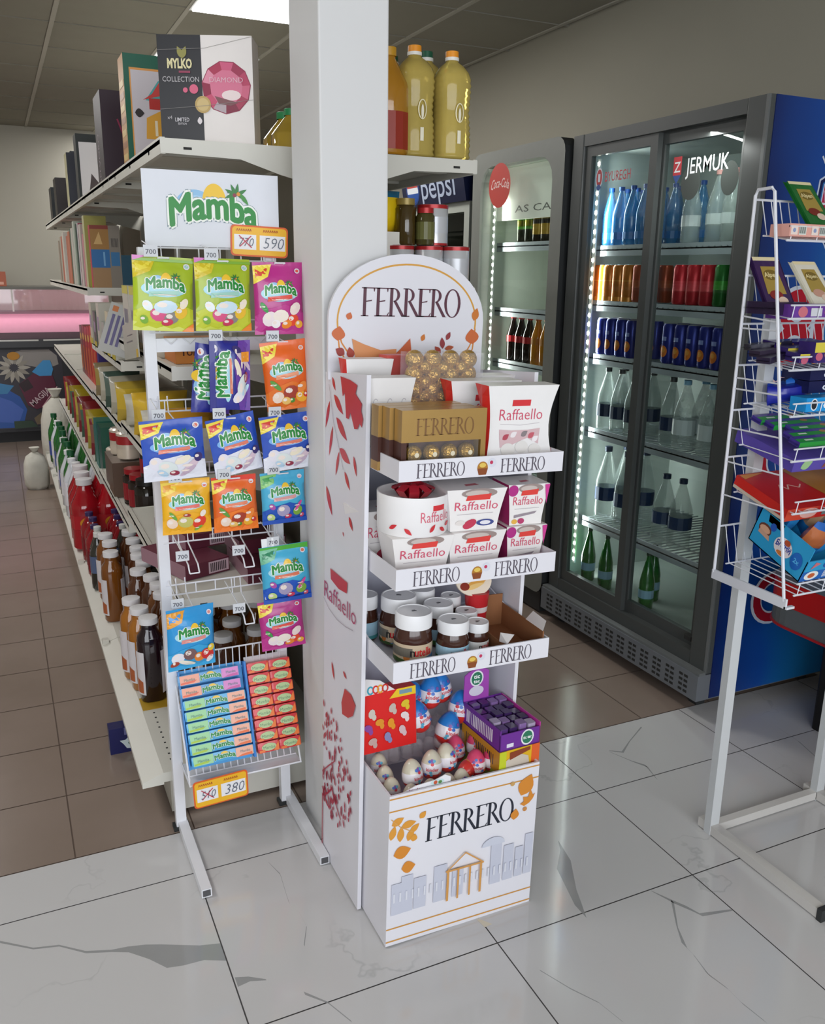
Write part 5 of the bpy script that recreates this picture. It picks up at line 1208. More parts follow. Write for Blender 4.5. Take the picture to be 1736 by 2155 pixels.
t = box_thing('gift_box', 'gift box', .20, .11, .315, '#0f5a45', roma, side='#c48a3a', sideart=lambda a, d, h: [a.rect(d * .1, h * (.06 + .11 * k), d * .9, h * (.12 + .11 * k), ('#e0c070', '#a8672a')[k % 2]) for k in range(7)])
put(t, .519, 2.975, ZT, 'green framed gift box reading ROMA, left of the black and white one on top')
t = box_thing('gift_box', 'gift box', .28, .22, .32, '#33202c', lambda a, w, h: (a.leaf(w * .30, h * .5, h * .3, w * .05, 1.7, '#7a2040'), a.ell(w * .4, h * .75, .02, .025, '#c9a6b0'), a.line([(w * .2, h * .7), (w * .32, h * .4)], .006, '#8c2a4a'), a.text('A', w * .3, h * .12, h * .1, '#4a3540')), side='#2c1a24', sideart=lambda a, d, h: a.text('SELVORO', d * .45, h * .30, .05, '#b5a6b0', rot=pi / 2, width=h * .55))
put(t, .560, 3.62, ZT, 'dark purple gift box with upright lettering on its spine, top shelf')
t = box_thing('gift_box', 'gift box', .30, .12, .30, '#1e2322', lambda a, w, h: (a.rect(w * .04, h * .02, w * .96, h * .88, '#c9c6c8'), a.poly([(w * .14, h * .08), (w * .46, h * .08), (w * .20, h * .42)], '#4a4040'), a.poly([(w * .36, h * .10), (w * .78, h * .10), (w * .50, h * .44)], '#5a4a4a'), a.line([(w * .12, h * .06), (w * .8, h * .06)], .01, '#d9b9b9')), top='#4a5452')
put(t, .568, 4.66, ZT, 'black gift box with a white face and two dark triangles, top shelf')
t = box_thing('gift_box', 'gift box', .26, .10, .20, '#d9d6d2'); put(t, .62, 4.85, ZT, 'pale box lying behind the white faced black gift box'); t.location.z = ZT
rr = random.Random(12)
def dk(a, w, h): a.poly([(w * .2, h * .7), (w * .5, h * .8), (w * .7, h * .4), (w * .5, h * .3)], '#3a4a8c'); a.leaf(w * .6, h * .3, w * .4, h * .05, 2.2, '#7a2a6a')
t = box_thing('gift_box', 'gift box', .30, .14, .28, '#181a24', dk, side='#c9c49a'); put(t, .568, 5.25, ZT, 'navy gift box with a coloured streak and a cream side, top shelf')
t = box_thing('gift_box', 'gift box', .26, .2, .33, '#1a1c22', side='#20262a'); put(t, .60, 5.62, ZT, 'tall black gift box behind the navy streaked one')
t = box_thing('gift_box', 'gift box', .26, .2, .24, '#20191a', side='#1c1614'); put(t, .55, 6.25, ZT, 'dark brown gift box near the far end of the top shelf')
t = box_thing('gift_box', 'gift box', .24, .2, .22, '#14181a', side='#2a2622'); put(t, .54, 6.75, ZT, 'black gift box at the very far end of the top shelf')
# oil bottles
go = 'oil bottles on the top shelf'
def oil(cap, h=.285, r=.055):
    t = thing('oil_bottle', '-', 'oil bottle'); OI = mat('#ead070', .08, noise=.06, scale=16, coat=.5, trans=.45, ior=1.2)
    prof = [(r * .90, 0), (r, .006)]
    for k in range(26):
        v = .03 + .68 * k / 25; base = r * (1 - .07 * math.exp(-((v - .45) / .13) ** 2)); prof.append((base * (1 - (.055 if k % 2 else 0)), h * v))
    prof += [(r * .97, h * .74), (r * .86, h * .80), (r * .62, h * .86), (r * .34, h * .90), (r * .30, h * .925)]
    MB().lathe(prof, OI, 24, sq=.25).build('bottle_body', t, smooth=75)
    c = MB(); c.lathe([(r * .36, h * .915), (r * .36, h * .945)], mat('#ecebe6', .4), 18); c.lathe([(r * .34, h * .945), (r * .33, h), (.0001, h)], mat(cap, .4), 18, cap=False); c.build('cap', t, smooth=40)
    a = Art(); a.ring(0, h * .42, .013, h * .09, .003, '#efe6c0', n=20); a.ell(0, h * .40, .004, .018, '#f2ecd4'); a.rect(-.006, h * .14, .004, h * .26, '#f4eed6'); 
    m = MB(); m.art(a, lambda u, v, hh: ((r + hh) * sin(u / r), -(r + hh + .0006) * cos(u / r), v), maxe=.008, mk=lambda c: mat(c, .15, noise=0)); 
    m.lathe([(r * 1.004, h * .20), (r * 1.004, h * .55)], card('#3f9a3a'), 24, cap=False) if False else None
    m.build('embossed_badge', t); return t
ob = oil('#f09a28'); obg = oil('#1f5a40')
put(ob, 1.104, 2.375, ZT, 'yellow cooking oil bottle with orange cap, beside the pillar on the right', go)
put(ob, 1.215, 2.368, ZT, 'yellow cooking oil bottle with orange cap, right-hand corner of the top shelf', go, scale=(.98, .98, .985))
put(obg, 1.195, 2.49, ZT, 'cooking oil bottle with a dark green cap, standing tall behind the two orange capped ones', go, scale=(1, 1, 1.06))
put(obg, 1.09, 2.50, ZT, 'dark green capped oil bottle peeping over the left orange capped one', go, scale=(1, 1, .99))
t = bottle('oil_bottle', 'oil bottle', .27, .05, '#b98a1e', '#c9962a', '#3a4a2c', (.15, .5)); put(t, 1.015, 2.47, ZT, 'amber oil bottle half hidden by the right edge of the pillar', go)
t = bottle('oil_bottle', 'oil bottle', .27, .05, '#b07a20', '#c9962a', '#9a3020', (.05, .4)); put(t, 1.02, 2.36, ZT, 'orange brown oil bottle mostly behind the pillar edge', go)
ob2 = bottle('oil_bottle', 'oil bottle', .115, .055, '#c0a03a', '#2f9a5c', None, neck=.55, cap_h=.14, capr=.3)
put(ob2, .780, 2.47, ZT, 'small yellow oil bottle with green cap just left of the pillar', go); put(ob2, .80, 2.60, ZT, 'small yellow oil bottle with green cap behind the other small one', go, scale=1.1)
for i, y in enumerate((2.66, 2.80, 2.95)): put(ob, 1.12 + .06 * (i % 2), y, ZT, 'yellow cooking oil bottle %s row back from the front pair' % ORD[i + 2], go)
# right side second shelf
tn = can_thing(.041, .112, '#d9dadd', [(.90, .99, '#b5282c'), (.0, .06, '#b5282c'), (.3, .7, '#cfd1d6')], name='food_tin', cat='food tin', top='#c23a3a')
gt = 'white tins with red rims on the right side shelf'; ZR = 1.512
for i, (x, y) in enumerate(((1.065, 2.375), (1.152, 2.365), (1.236, 2.36), (1.08, 2.47), (1.17, 2.46), (1.235, 2.55))): put(tn, x, y, ZR, 'white red-rimmed tin, lower layer, %s' % ('nearest the pillar', 'in the middle of the front row', 'at the right end of the front row', 'second row nearest the pillar', 'second row middle', 'third row at the shelf edge')[i], gt)
put(tn, 1.172, 2.385, ZR + .114, 'white food tin with red rims stacked on the upper layer, biggest label showing', gt, scale=(1.1, 1.1, 1.0))
t = jar_thing('olive_jar', 'jar', .030, .125, '#4a3a1a', '#a08a4a'); put(t, 1.082, 2.375, ZR + .114, 'tall dark olive jar with a gold lid standing on the tins')
t = jar_thing('olive_jar', 'jar', .027, .10, '#4a4420', '#b5282c', '#6a6a3a'); put(t, 1.130, 2.345, ZR + .114, 'shorter olive jar with a red lid beside the tall dark one')
t = pouch('snack_pouch', 'pouch', .12, .11, .05, '#f2cc1c', '#f2cc1c', '#1f6a8c'); put(t, 1.02, 2.40, ZR + .15, 'bright yellow pouch with a blue top behind the pillar edge', rz=.2); 
t = box_thing('carton', 'carton', .12, .12, .148, '#e6e2da'); put(t, 1.0, 2.36, ZR, 'white carton under the yellow pouch beside the pillar')
# --- left side: base deck bottles
ZB = .1555
gj = 'juice bottles on the bottom shelf'
JW = '#dcd8dc'
def jlab(l, R, h):
    a = Art()
    for s in (-1, 1): a.poly([(s * R * .62, h * .10), (s * R * 1.5, h * .10), (s * R * 1.5, h * .62), (s * R * .62, h * .62)][::s], JW); a.rect(*sorted((s * R * 1.0, s * R * 1.1)) [:1] + [h * .2] + sorted((s * R * 1.0, s * R * 1.1))[1:] + [h * .4], '#8a6a7a') if False else None
    a.poly([(-R * 1.4, h * .12), (-R * .8, h * .12), (-R * .8, h * .26), (-R * 1.4, h * .30)], '#b0603a')
    l.art(a, lambda u, v, hh: ((R + hh) * sin(u / R) * 1.08, -(R + hh) * cos(u / R) * 1.08, v), maxe=.012)
def juice(body): 
    t = bottle('juice_bottle', 'juice bottle', .292, .042, body, '#e6e4e6', None, neck=.22, cap_h=.06, sq=.45, capr=.62, n=16)
    l = MB(); jlab(l, .0425, .292); l.build('label', t); return t
jd, jo, ja, jb = juice('#1c0a14'), juice('#7a4616'), juice('#a5661c'), juice('#56301a')
put(jd, .352, 2.785, ZB, 'dark cherry juice bottle at the near end of the bottom shelf', gj)
put(jo, .322, 3.555, ZB, 'amber juice bottle standing alone nearest the shelf lip', gj)
J = [(ja, .338, 2.885), (ja, .325, 2.985), (jb, .445, 2.80), (jo, .44, 2.90), (jb, .432, 3.0), (jo, .436, 3.10), (jb, .428, 3.20), (jb, .392, 3.29), (jo, .425, 3.38), (jb, .42, 3.48), (jb, .43, 3.58), (jo, .335, 3.70), (jo, .33, 3.82), (jb, .43, 3.70), (jb, .43, 3.83)]
for i, (p, x, y) in enumerate(J):
    nm = {id(ja): 'orange', id(jo): 'amber', id(jb): 'brown'}[id(p)]
    put(p, x, y, ZB, '%s juice bottle with white cap, %s in line going back, %s' % (nm, ORD[min(13, i)], 'outer row' if x < .4 else 'inner row'), gj)
for i, (x, y) in enumerate(((.545, 2.55), (.60, 2.66), (.655, 2.56), (.54, 2.78), (.63, 2.82), (.54, 2.92), (.71, 2.62), (.72, 2.8), (.64, 2.98), (.55, 3.08))):
    put(jo if i % 3 else jb, x, y, ZB, '%s juice bottle seen through the rack wires, %s in line' % ('amber' if i % 3 else 'brown', ORD[i]), gj)
t = MB().box(-.06, .06, -.04, .05, 0, .002, card('#b8932a')).build('card_sheet'); tag(t, 'small yellow card under the dark cherry juice bottle', 'card'); t.location = (.365, 2.74, ZB)
gs = 'sauce and detergent bottles on the bottom shelf'
red = bottle('sauce_bottle', 'sauce bottle', .24, .045, '#8f1620', '#3a2a5c', '#7a1420', (.2, .5), neck=.3)
jug = bottle('detergent_bottle', 'detergent bottle', .36, .075, '#a3121f', '#e6e3e6', '#b5222c', (.3, .5), neck=.34, capr=.45, art=lambda l, R, h: l.art((lambda a: (a.ell(0, h * .78 - h * .38, .04, .03, '#e9a32f'), a.ell(.02, h * .40, .02, .02, '#e9e6e0'), a)[-1])(Art()), lambda u, v, hh: (u, -R * 1.02 - hh, v)))
wb = bottle('detergent_bottle', 'detergent bottle', .34, .055, '#d6d8de', '#eceef2', '#e6e4ea', (.2, .6), neck=.34, art=lambda l, R, h: l.art((lambda a: (a.ell(0, h * .45, .03, .02, '#d0304a'), a.rect(-.04, h * .25, .04, h * .32, '#2f8f4a'), a)[-1])(Art()), lambda u, v, hh: (u, -R * 1.02 - hh, v)))
gb_ = bottle('detergent_bottle', 'detergent bottle', .36, .05, '#2c6a2f', '#1f5f3a', '#3a4f9a', (.15, .45), neck=.34)
lb = bottle('water_bottle', 'water bottle', .26, .04, '#31302a', '#dcdcd8', '#5a6a8c', (.3, .6), neck=.35)
rc = random.Random(21)
row = [(lb, 3.96), (lb, 4.06), (red, 4.18), (red, 4.30), (red, 4.42), (jug, 4.62), (jug, 4.80), (jug, 4.98), (wb, 5.15), (wb, 5.28), (gb_, 5.42), (wb, 5.55), (gb_, 5.70), (gb_, 5.84), (wb, 5.98), (gb_, 6.12), (gb_, 6.3), (gb_, 6.5), (wb, 6.7), (gb_, 6.9)]
for i, (p, y) in enumerate(row):
    for k in range(3):
        x = .315 + .115 * k + (.01 if p is jug else 0)
        if p is jug and k == 2: continue
        nm = {id(red): 'dark red sauce bottle', id(jug): 'big red detergent jug', id(wb): 'white detergent bottle', id(gb_): 'green and blue detergent bottle', id(lb): 'dark bottle with pale cap'}[id(p)]
        put(p, x + rc.uniform(-.008, .008), y + rc.uniform(-.01, .01), ZB, '%s, %s row from lip, %s going back' % (nm, ORD[k], ORD[i] if i < 14 else 'far %s' % ORD[i - 14]), gs)
# --- generic rows of cartons
def run(protos, xs, y0, y1, z, group, what, gap=.006, step=None, inner=False, where=''):
    y = y0; i = 0
    while y < y1:
        p, wy = protos[i % len(protos)]
        put(p, xs, y, z, '%s, %s along %s' % (what[i % len(what)], ORD[i] if i < 14 else 'far ' + ORD[i - 14], where), group, rz=0); y += wy + gap; i += 1
X0 = .415
def bx(w, d, h, c, **k): return box_thing('carton', 'carton', w, d, h, c, **k)
# bays 3-5, z 1.459
zc = 1.4605
tall = bx(.10, .09, .33, '#a8a252', side='#c9c49a', art=lambda a, w, h: (a.poly([(w * .1, h * .35), (w * .9, h * .55), (w * .6, h * .3)], '#c9c04a'), a.ell(w * .5, h * .40, w * .3, w * .3, '#7a1c1c'), a.rect(w * .1, .0, w * .9, h * .28, '#b0b03a')))
put(tall, .47, 4.60, zc, 'tall yellow green carton with a red seal, second shelf from the top')
b = bx(.13, .07, .28, '#8c3a2c', side='#c0334a', art=lambda a, w, h: (a.rect(0, 0, w, h * .33, '#a8835a'), a.rect(0, h * .33, w, h * .62, '#2a6fae'), a.rect(0, h * .62, w, h * .94, '#a87a3c'), a.rect(w * .62, 0, w, h, '#8c8378'), a.rect(w * .66, h * .36, w * .96, h * .58, '#3a78ac'), a.stripes(w * .7, h * .66, w * .95, h * .8, 6, '#4a4440'), a.rect(w * .40, h * .36, w * .46, h * .58, '#7ab0dc'), a.poly([(w * .1, h * .70), (w * .4, h * .7), (w * .3, h * .9)], '#d9b070')))
put(b, .49, 4.42, zc, 'brown and blue stacked biscuit carton nearest the end of the second shelf')
b = bx(.10, .06, .15, '#1f4f66'); put(b, .60, 4.42, zc, 'dark teal carton beside the brown and blue one')
for i, (c, s, hh, d) in enumerate((('#c94a4a', '#d98a9a', .25, .06), ('#b8a8a0', '#cfc6c0', .30, .10), ('#9a3a52', '#d3cdd0', .31, .06), ('#4a5a50', '#3f5a4a', .31, .05), ('#b0b8a8', '#c2c9bc', .33, .1), ('#c9c2ba', '#cfc9c0', .3, .12), ('#2f5a44', '#2c5a44', .30, .06), ('#c27a5a', '#c9785a', .29, .12), ('#b86a50', '#bd6a50', .27, .12), ('#d0cbc0', '#cfc8bc', .30, .12), ('#a85a4a', '#b5604a', .28, .12), ('#a8a08c', '#b0a898', .28, .15), ('#8c7a6a', '#9a8a7a', .26, .15))):
    b = bx(.12, d, hh, c, side=s); put(b, .48, 4.70 + .12 * i + (.5 if i > 8 else 0) * .4, zc, '%s upright packet, %s beyond the yellow green carton on the second shelf' % (('red', 'beige', 'maroon', 'dark green', 'grey green', 'cream', 'deep green', 'orange', 'rust', 'ivory', 'terracotta', 'khaki', 'brown')[i], ORD[i]), 'upright packets on the second shelf')
# bays 3-5, z .979
zc = .9805
b = bx(.10, .06, .27, '#30206c', side='#3a2a80', art=lambda a, w, h: a.rect(w * .2, h * .1, w * .8, h * .3, '#8a86b0')); put(b, .468, 4.40, zc, 'dark blue book-like carton at the near end of the third shelf')
for i, (c, s, hh) in enumerate((('#a8261e', '#c2261f', .29), ('#b5301f', '#c93a22', .29), ('#a02a22', '#b52a24', .28), ('#8c2020', '#a8242a', .27), ('#7a2a30', '#8c2a30', .27), ('#6a4a48', '#7a4f4c', .26))):
    b = bx(.10, .13, hh, c, side=s, art=lambda a, w, h: (a.rect(w * .1, h * .1, w * .9, h * .6, '#c9662a'), a.ell(w * .5, h * .75, w * .3, h * .08, '#d9b04a')), sideart=lambda a, d, h: (a.rect(d * .2, h * .1, d * .6, h * .6, '#c96a2c'), a.ell(d * .5, h * .78, d * .3, h * .07, '#d9b04a')))
    put(b, .468, 4.50 + .145 * i, zc, 'red and orange carton, %s behind the dark blue one on the third shelf' % ORD[i], 'red cartons on the third shelf')
# bays 3-5, z .564
zc = .5655
for i in range(14):
    y = 4.42 + .19 * i
    if i < 2: 
        b = bx(.12, .14, .24, ('#1f5a48', '#2a6a5a')[i], side=('#1a4f4a', '#2f6f6a')[i], art=lambda a, w, h: a.rect(w * .1, h * .1, w * .9, h * .4, '#8c9aa0')); put(b, .46, y, zc, '%s dark green carton on the low shelf of the third bay' % ORD[i])
    else:
        p = pouch('snack_pouch', 'pouch', .13, .20 + .02 * (i % 3), .07, ('#9c9340', '#8c3034', '#3a5a48', '#7c2430')[i % 4], ('#b8ab4a', '#9a3a3e', '#4a6a58', '#8a5a50')[i % 4], ('#a8921f', '#7a1c20')[i % 2]); put(p, .46, y, zc, '%s pouch, %s back along the low far shelf' % (('yellow', 'red', 'dark green', 'crimson')[i % 4], ORD[i]), 'pouches on the low far shelf', rz=.2)
# bay 2 (y 3.35-4.4): z 1.219, .989, .604
zc = 1.2205
for i in range(6):
    b = bx(.14, .10, (.13, .17, .12, .19, .15, .18)[i], ('#b9b6a8', '#c9c4b6', '#9aa098', '#c2bdb0', '#5a5f58', '#b5b0a0')[i], side=('#c6c2b0', '#cfcaa8', '#a8ada2', '#c9c4b6', '#4a4f4a', '#c2bda8')[i], sideart=lambda a, d, h: (a.rect(0, 0, d, h * .14, '#c9b83a'), a.rect(d * .2, h * .4, d * .8, h * .7, '#8a86a0'))); put(b, .455, 3.42 + .16 * i, zc, '%s pale grocery packet on the upper shelf of the second bay' % ORD[i], 'pale packets, second bay')
t = thing('price_placard', 'tilted grey price placard with purple stripes over the second bay shelf', 'price placard'); m = MB(); m.M = Matrix.Rotation(.35, 4, 'Y'); m.box(-.05, .05, 0, .004, -.09, .09, card('#b9b9b6')); a = Art(); a.stripes(-.035, -.06, .04, .05, 4, '#6a648c'); a.rect(-.04, .06, -.02, .08, '#c97a4a'); m.art(a, front(0, 0, 0)); m.build('card', t); t.location = (.395, 3.36, 1.335)
t = thing('price_placard', 'grey price placard with yellow corners hanging from the near bay shelf', 'price placard'); m = MB(); m.M = Matrix.Rotation(-.12, 4, 'X'); m.box(-.002, .002, -.16, .16, -.055, .055, card('#b5b4a8')); a = Art(); a.rect(0, .0, .04, .024, '#d9b53a'); a.rect(0, .09, .04, .11, '#d9a53a'); a.rect(.10, .05, .24, .054, '#7a7a78'); a.rect(.10, .07, .22, .073, '#7a7a78'); m.art(a, lambda u, v, h: (-.002 - h, .16 - (.32 - u), v - .055)); m.build('card', t); t.location = (.370, 2.86, 1.335)
zc = .9905
for i in range(5):
    p = pouch('snack_pouch', 'pouch', .16, .15, .09, ('#b3983a', '#a8a290', '#3f5248', '#b0a998', '#8a7a5a')[i], ('#c9a834', '#bdb6a6', '#5a6a60', '#bdb7a6', '#a08a4a')[i]); put(p, .45, 3.45 + .19 * i, zc, '%s pouch on the middle shelf of the second bay, %s back' % (('golden', 'cream', 'grey green', 'beige', 'tan')[i], ORD[i]), 'pouches, second bay', rz=.3)
zc = .6055
cj = jar_thing('coffee_jar', 'coffee jar', .052, .155, '#17120e', '#1c1a1a', '#241a16'); cr = jar_thing('coffee_jar', 'coffee jar', .05, .15, '#20120e', '#a01a24', '#8c1a24')
gk = 'dark coffee jars, second bay'
for i, (p, x, y) in enumerate(((cj, .47, 3.44), (cj, .585, 3.44), (cr, .46, 3.56), (cj, .575, 3.57), (cr, .455, 3.68), (cr, .57, 3.70))): put(p, x, y, zc, '%s coffee jar, %s on the low shelf of the second bay' % ('black lidded' if p is cj else 'red lidded', ORD[i]), gk)
put(cr, .49, 3.47, zc + .157, 'red lidded coffee jar stacked on the black lidded ones', gk, scale=.8)
b = bx(.16, .16, .15, '#5c4638', side='#54402f', top='#8c8078'); put(b, .46, 3.80, zc, 'brown corrugated carton on the low shelf beyond the coffee jars')
b = bx(.15, .15, .14, '#5a4436', side='#4f3b2e', top='#8c8078'); put(b, .46, 3.98, zc, 'second brown corrugated carton behind the first one')
ct = can_thing(.05, .12, '#d6c9b8', [(.55, .85, '#a8282c'), (.1, .4, '#d9cbb8')], name='food_tin', cat='food tin', top='#b9bcc0')
for i, (x, y, dz) in enumerate(((.46, 3.86, .155), (.45, 4.02, .145), (.46, 4.22, 0), (.46, 4.33, 0), (.56, 4.25, 0))): put(ct, x, y, zc + dz, 'cream and red tin, %s' % ('on the nearer carton', 'on the further carton', 'on the shelf beyond the cartons', 'last before the next bay', 'in the row behind')[i], 'cream and red tins, second bay')
# bay 1 (y 2.3-3.35)
zc = 1.3055
b = bx(.13, .17, .062, '#d0843a', side='#c9752c', art=lambda a, w, h: (a.text('TUK', w * .3, h * .35, h * .4, '#5a2f1c', off=.03), a.text('Toast', w * .78, h * .45, h * .3, '#f0e0c8', off=.02))); put(b, .488, 2.40, zc, 'orange biscuit pack seen through the rack on the upper shelf')
for i in range(4):
    b = bx(.11, .14, .19, ('#c6c2b4', '#cbc7b8', '#bdb9ac', '#c9c5b8')[i], side=('#c9c6b8', '#cdc9ba', '#c2beb0', '#cac6b8')[i], sideart=lambda a, d, h: (a.rect(0, 0, d, h * .12, '#d9b53a'), a.rect(0, h * .86, d, h, '#d3c84a'), a.stripes(d * .2, h * .35, d * .85, h * .6, 5, '#8f8aa0'))); put(b, .456, 2.58 + .17 * i, zc, 'grey cream carton with yellow edges, %s behind the orange biscuit pack' % ORD[i], 'grey cream cartons, near bay')
zc = 1.0055
for i, (c, c2) in enumerate((('#cfcabd', '#d6d1c4'), ('#c9902a', '#d9a232'), ('#c6c1b2', '#cfcabc'), ('#d0a82c', '#dcb63c'), ('#c2bdae', '#ccc7b8'))): p = pouch('flour_bag', 'bag', .19, .115 + .03 * (i % 2), .14, c, c2); put(p, .475, 2.44 + .20 * i, zc, '%s bag lying on the middle shelf of the near bay, %s back' % (('white', 'orange', 'off white', 'yellow', 'cream')[i], ORD[i]), 'bags, near bay', rz=.1)
zc = .6705
mb_ = bx(.15, .26, .045, '#5c2434', side='#9a7480', top='#6e3444', art=lambda a, w, h: (a.rect(w * .52, h * .1, w * .98, h * .9, '#c9b0b8'), a.stripes(w * .56, h * .2, w * .94, h * .8, 9, '#3c3034')))
for i, (x, y, dz, rz) in enumerate(((.495, 2.48, 0, .35), (.66, 2.36, 0, .0), (.53, 2.62, .046, .2), (.69, 2.66, 0, -.1), (.67, 2.50, .046, .1))): put(mb_, x, y, zc + dz, 'maroon chocolate carton on the near shelf, %s' % ('turned askew at the left', 'end on in the centre', 'lying across the left pair', 'further back at the right', 'on top of the centre one')[i], 'maroon cartons, near bay', rz=rz)
# sacks and navy box on the floor
def sack(h, r): 
    t = thing('woven_sack', '-', 'sack'); m = MB(); rn = random.Random(int(h * 100)); prof = [(r * .8, 0), (r, h * .1), (r * 1.02, h * .35), (r * .95, h * .6), (r * .75, h * .78), (r * .28, h * .88), (r * .2, h * .91), (r * .42, h)]
    m.lathe(prof, mat('#c9c6bb', .8, noise=.06, scale=30, bump=.4), 18, sq=.3); m.build('sack_body', t, smooth=60); m = MB(); m.lathe([(r * .27, h * .875), (r * .27, h * .905)], mat('#8a8474', .8), 12, cap=False); m.build('tie', t); return t
sk = sack(.62, .13); put(sk, .36, 7.50, 0, 'white woven sack tied at the neck standing beyond the far end of the shelving')
put(sk, .53, 7.72, 0, 'second white woven sack behind the first at the far end')
t = sack(.30, .085); put(t, .150, 6.75, 0, 'small white sack slumped on the floor against the shelf lip')
t = box_thing('carton', 'carton', .13, .05, .092, '#1a1c54', lambda a, w, h: (a.poly([(w * 0.40, h * .16), (w * 0.33, h * .34), (w * 0.24, h * .50), (w * 0.38, h * .50), (w * 0.46, h * .60), (w * 0.62, h * .58), (w * 0.73, h * .44), (w * 0.70, h * .22), (w * 0.56, h * .12)], '#c9d6d8'), a.ell(w * 0.56, h * .36, w * -0.12, h * .09, '#2f6a5a'), a.rect(w * 0.36, h * .70, w * 0.42, h * .98, '#6a6c9a')), side='#14164a'); put(t, .262, 2.735, 0, 'small navy carton with a white cat shape, on the floor under the shelf lip')
# ------------------------------------------------------------------ drinks in the refrigerators
def clear(c, a_=.42, r=.06): return mat(c, r, noise=.04, scale=40, alpha=a_, coat=.6, spec=.7)
def glass_bottle(h, r, body, cap, label=None, lab=(.2, .5), neck=.42, sq=0.0, a_=.42, art=None, capr=.30):
    return bottle('drink_bottle', 'bottle', h, r, body, cap, label, lab, neck, .055, sq, 14, art, capr, mm=clear(body, a_))
gx = lambda l, c: (lambda lb, R, h: lb.art((lambda a: (a.ell(0, h * .36, R * .5, h * .05, c), a)[-1])(Art()), lambda u, v, hh: (-(R + hh) * cos(u / R) , (R + hh) * sin(u / R) * -1, v)))
blue = glass_bottle(.225, .033, '#3a86c0', '#1f4f9a', '#2f6fb0', (.1, .22), a_=.6)
clr = glass_bottle(.225, .034, '#cfdbd8', '#4a9ad0', '#e2e8ea', (.25, .42), a_=.38)
pink = glass_bottle(.245, .037, '#d2dcd8', '#e8a8a4', '#dfe6e6', (.25, .4), a_=.38, capr=.34)
g1 = 'water bottles on the top fridge shelf'
FX = 2.20
def frow(p, zs, ys, xs, label, group, sc=None):
    i = 0
    for x in xs:
        for y in ys:
            put(p, x - .055, y, zs, label % (ORD[i % 14] if i < 14 else 'far ' + ORD[i - 14]) if '%s' in label else label, group, scale=sc); i += 1
frow(blue, 1.668, (2.80, 2.875, 2.95, 3.025, 3.09), (2.39, 2.47, 2.55), 'blue glass water bottle behind the far door, %s counting from the right', g1)
frow(blue, 1.668, (2.66,), (2.48, 2.56), 'dark blue bottle showing beside the door frame, %s back', g1)
frow(clr, 1.668, (2.60,), (2.38,), 'clear bottle with a blue cap behind the near door, top shelf (%s)', g1)
frow(pink, 1.668, (2.29, 2.365, 2.44, 2.515), (2.42, 2.52), 'clear bottle with a pink cap behind the near door, %s from the right', g1)
oc = can_thing(.031, .142, '#c9762a', [(.0, .12, '#d98a2c'), (.55, .58, '#e0a050')]); oc2 = can_thing(.031, .142, '#a8482c', [(.4, .6, '#b85a34')])
rc_ = can_thing(.031, .142, '#c02430', [(.35, .6, '#d8404a')]); gc = can_thing(.031, .142, '#1f6a28', [(.4, .62, '#3f9a34')])
g2 = 'cans on the second fridge shelf'
frow(oc, 1.448, (2.915, 2.978, 3.041, 3.104), (2.375, 2.445), 'orange drink can behind the far door, %s from the right', g2)
frow(oc2, 1.448, (2.785, 2.85), (2.375, 2.445), 'dark orange drink can behind the far door, %s from the right', g2)
frow(rc_, 1.448, (2.475, 2.545, 2.615), (2.375, 2.445), 'red drink can behind the near door, %s from the right', g2)
frow(gc, 1.448, (2.265, 2.335, 2.405), (2.375, 2.445), 'green drink can behind the near door, %s from the right', g2)
bc_ = can_thing(.0285, .148, '#1f2a86', None)
for c in list(bc_.children):
    if c.name.startswith('can_body'):
        pass
_bc = [c for c in bc_.children][0]
m = MB(); a = Art(); a.ell(0, .045, .018, .022, '#d8762c', n=14); a.ell(0, .05, .010, .010, '#e8a04a', n=10); a.rect(-.012, .085, .012, .10, '#8a96d0')
for k in (-2.2, 0, 2.2): m.art(a, lambda u, v, hh, k=k: (-(.0288 + hh) * cos(u / .0288 + k), -(.0288 + hh) * sin(u / .0288 + k), v), maxe=.008)
m.build('printed_motif', bc_)
g3 = 'blue energy drink cans on the third fridge shelf'
frow(bc_, 1.228, (2.80, 2.865, 2.93, 2.995, 3.055), (2.37, 2.435), 'blue can with an orange ball behind the far door, %s from the right', g3)
frow(bc_, 1.228, (2.255, 2.32, 2.385, 2.45, 2.515, 2.58, 2.645), (2.37, 2.435), 'blue can with an orange ball behind the near door, %s from the right', g3)
dkb = glass_bottle(.262, .040, '#aab8b4', '#20262c', '#1c2c4c', (.22, .42), a_=.40); wtb = glass_bottle(.262, .043, '#cdd9d6', '#7fb6d8', '#dfe6e8', (.22, .44), a_=.36)
g4 = 'clear water bottles on the fourth fridge shelf'
frow(dkb, .912, (2.84, 2.93, 3.02), (2.385, 2.475), 'black capped bottle with navy label behind the far door, %s from the right', g4)
frow(wtb, .912, (2.315, 2.405, 2.54), (2.385, 2.475), 'pale blue capped bottle behind the near door, %s from the right', g4)
frow(dkb, .912, (2.635,), (2.40,), 'clear bottle with navy label beside the door frame, fourth shelf', g4)
big = glass_bottle(.325, .046, '#b8c6c2', '#1c2c4c', '#1d3560', (.28, .46), a_=.36)
g5 = 'large clear bottles on the fifth fridge shelf'
frow(big, .512, (2.87, 3.0), (2.40, 2.50), 'large clear bottle with navy label behind the far door, %s from the right', g5)
frow(big, .512, (2.55, 2.645), (2.42,), 'large clear bottle with navy label behind the near door, %s from the right', g5, (1, 1, .85))
gn = glass_bottle(.245, .031, '#1f6a24', '#2a3a2a', '#2f6f34', (.18, .36), a_=.93, neck=.48)
l = MB(); l.lathe([(.0316, .05), (.0316, .085)], card('#8fb6cc'), 14, cap=False); l.build('label_band', gn)
g6 = 'green glass bottles on the fridge floor'
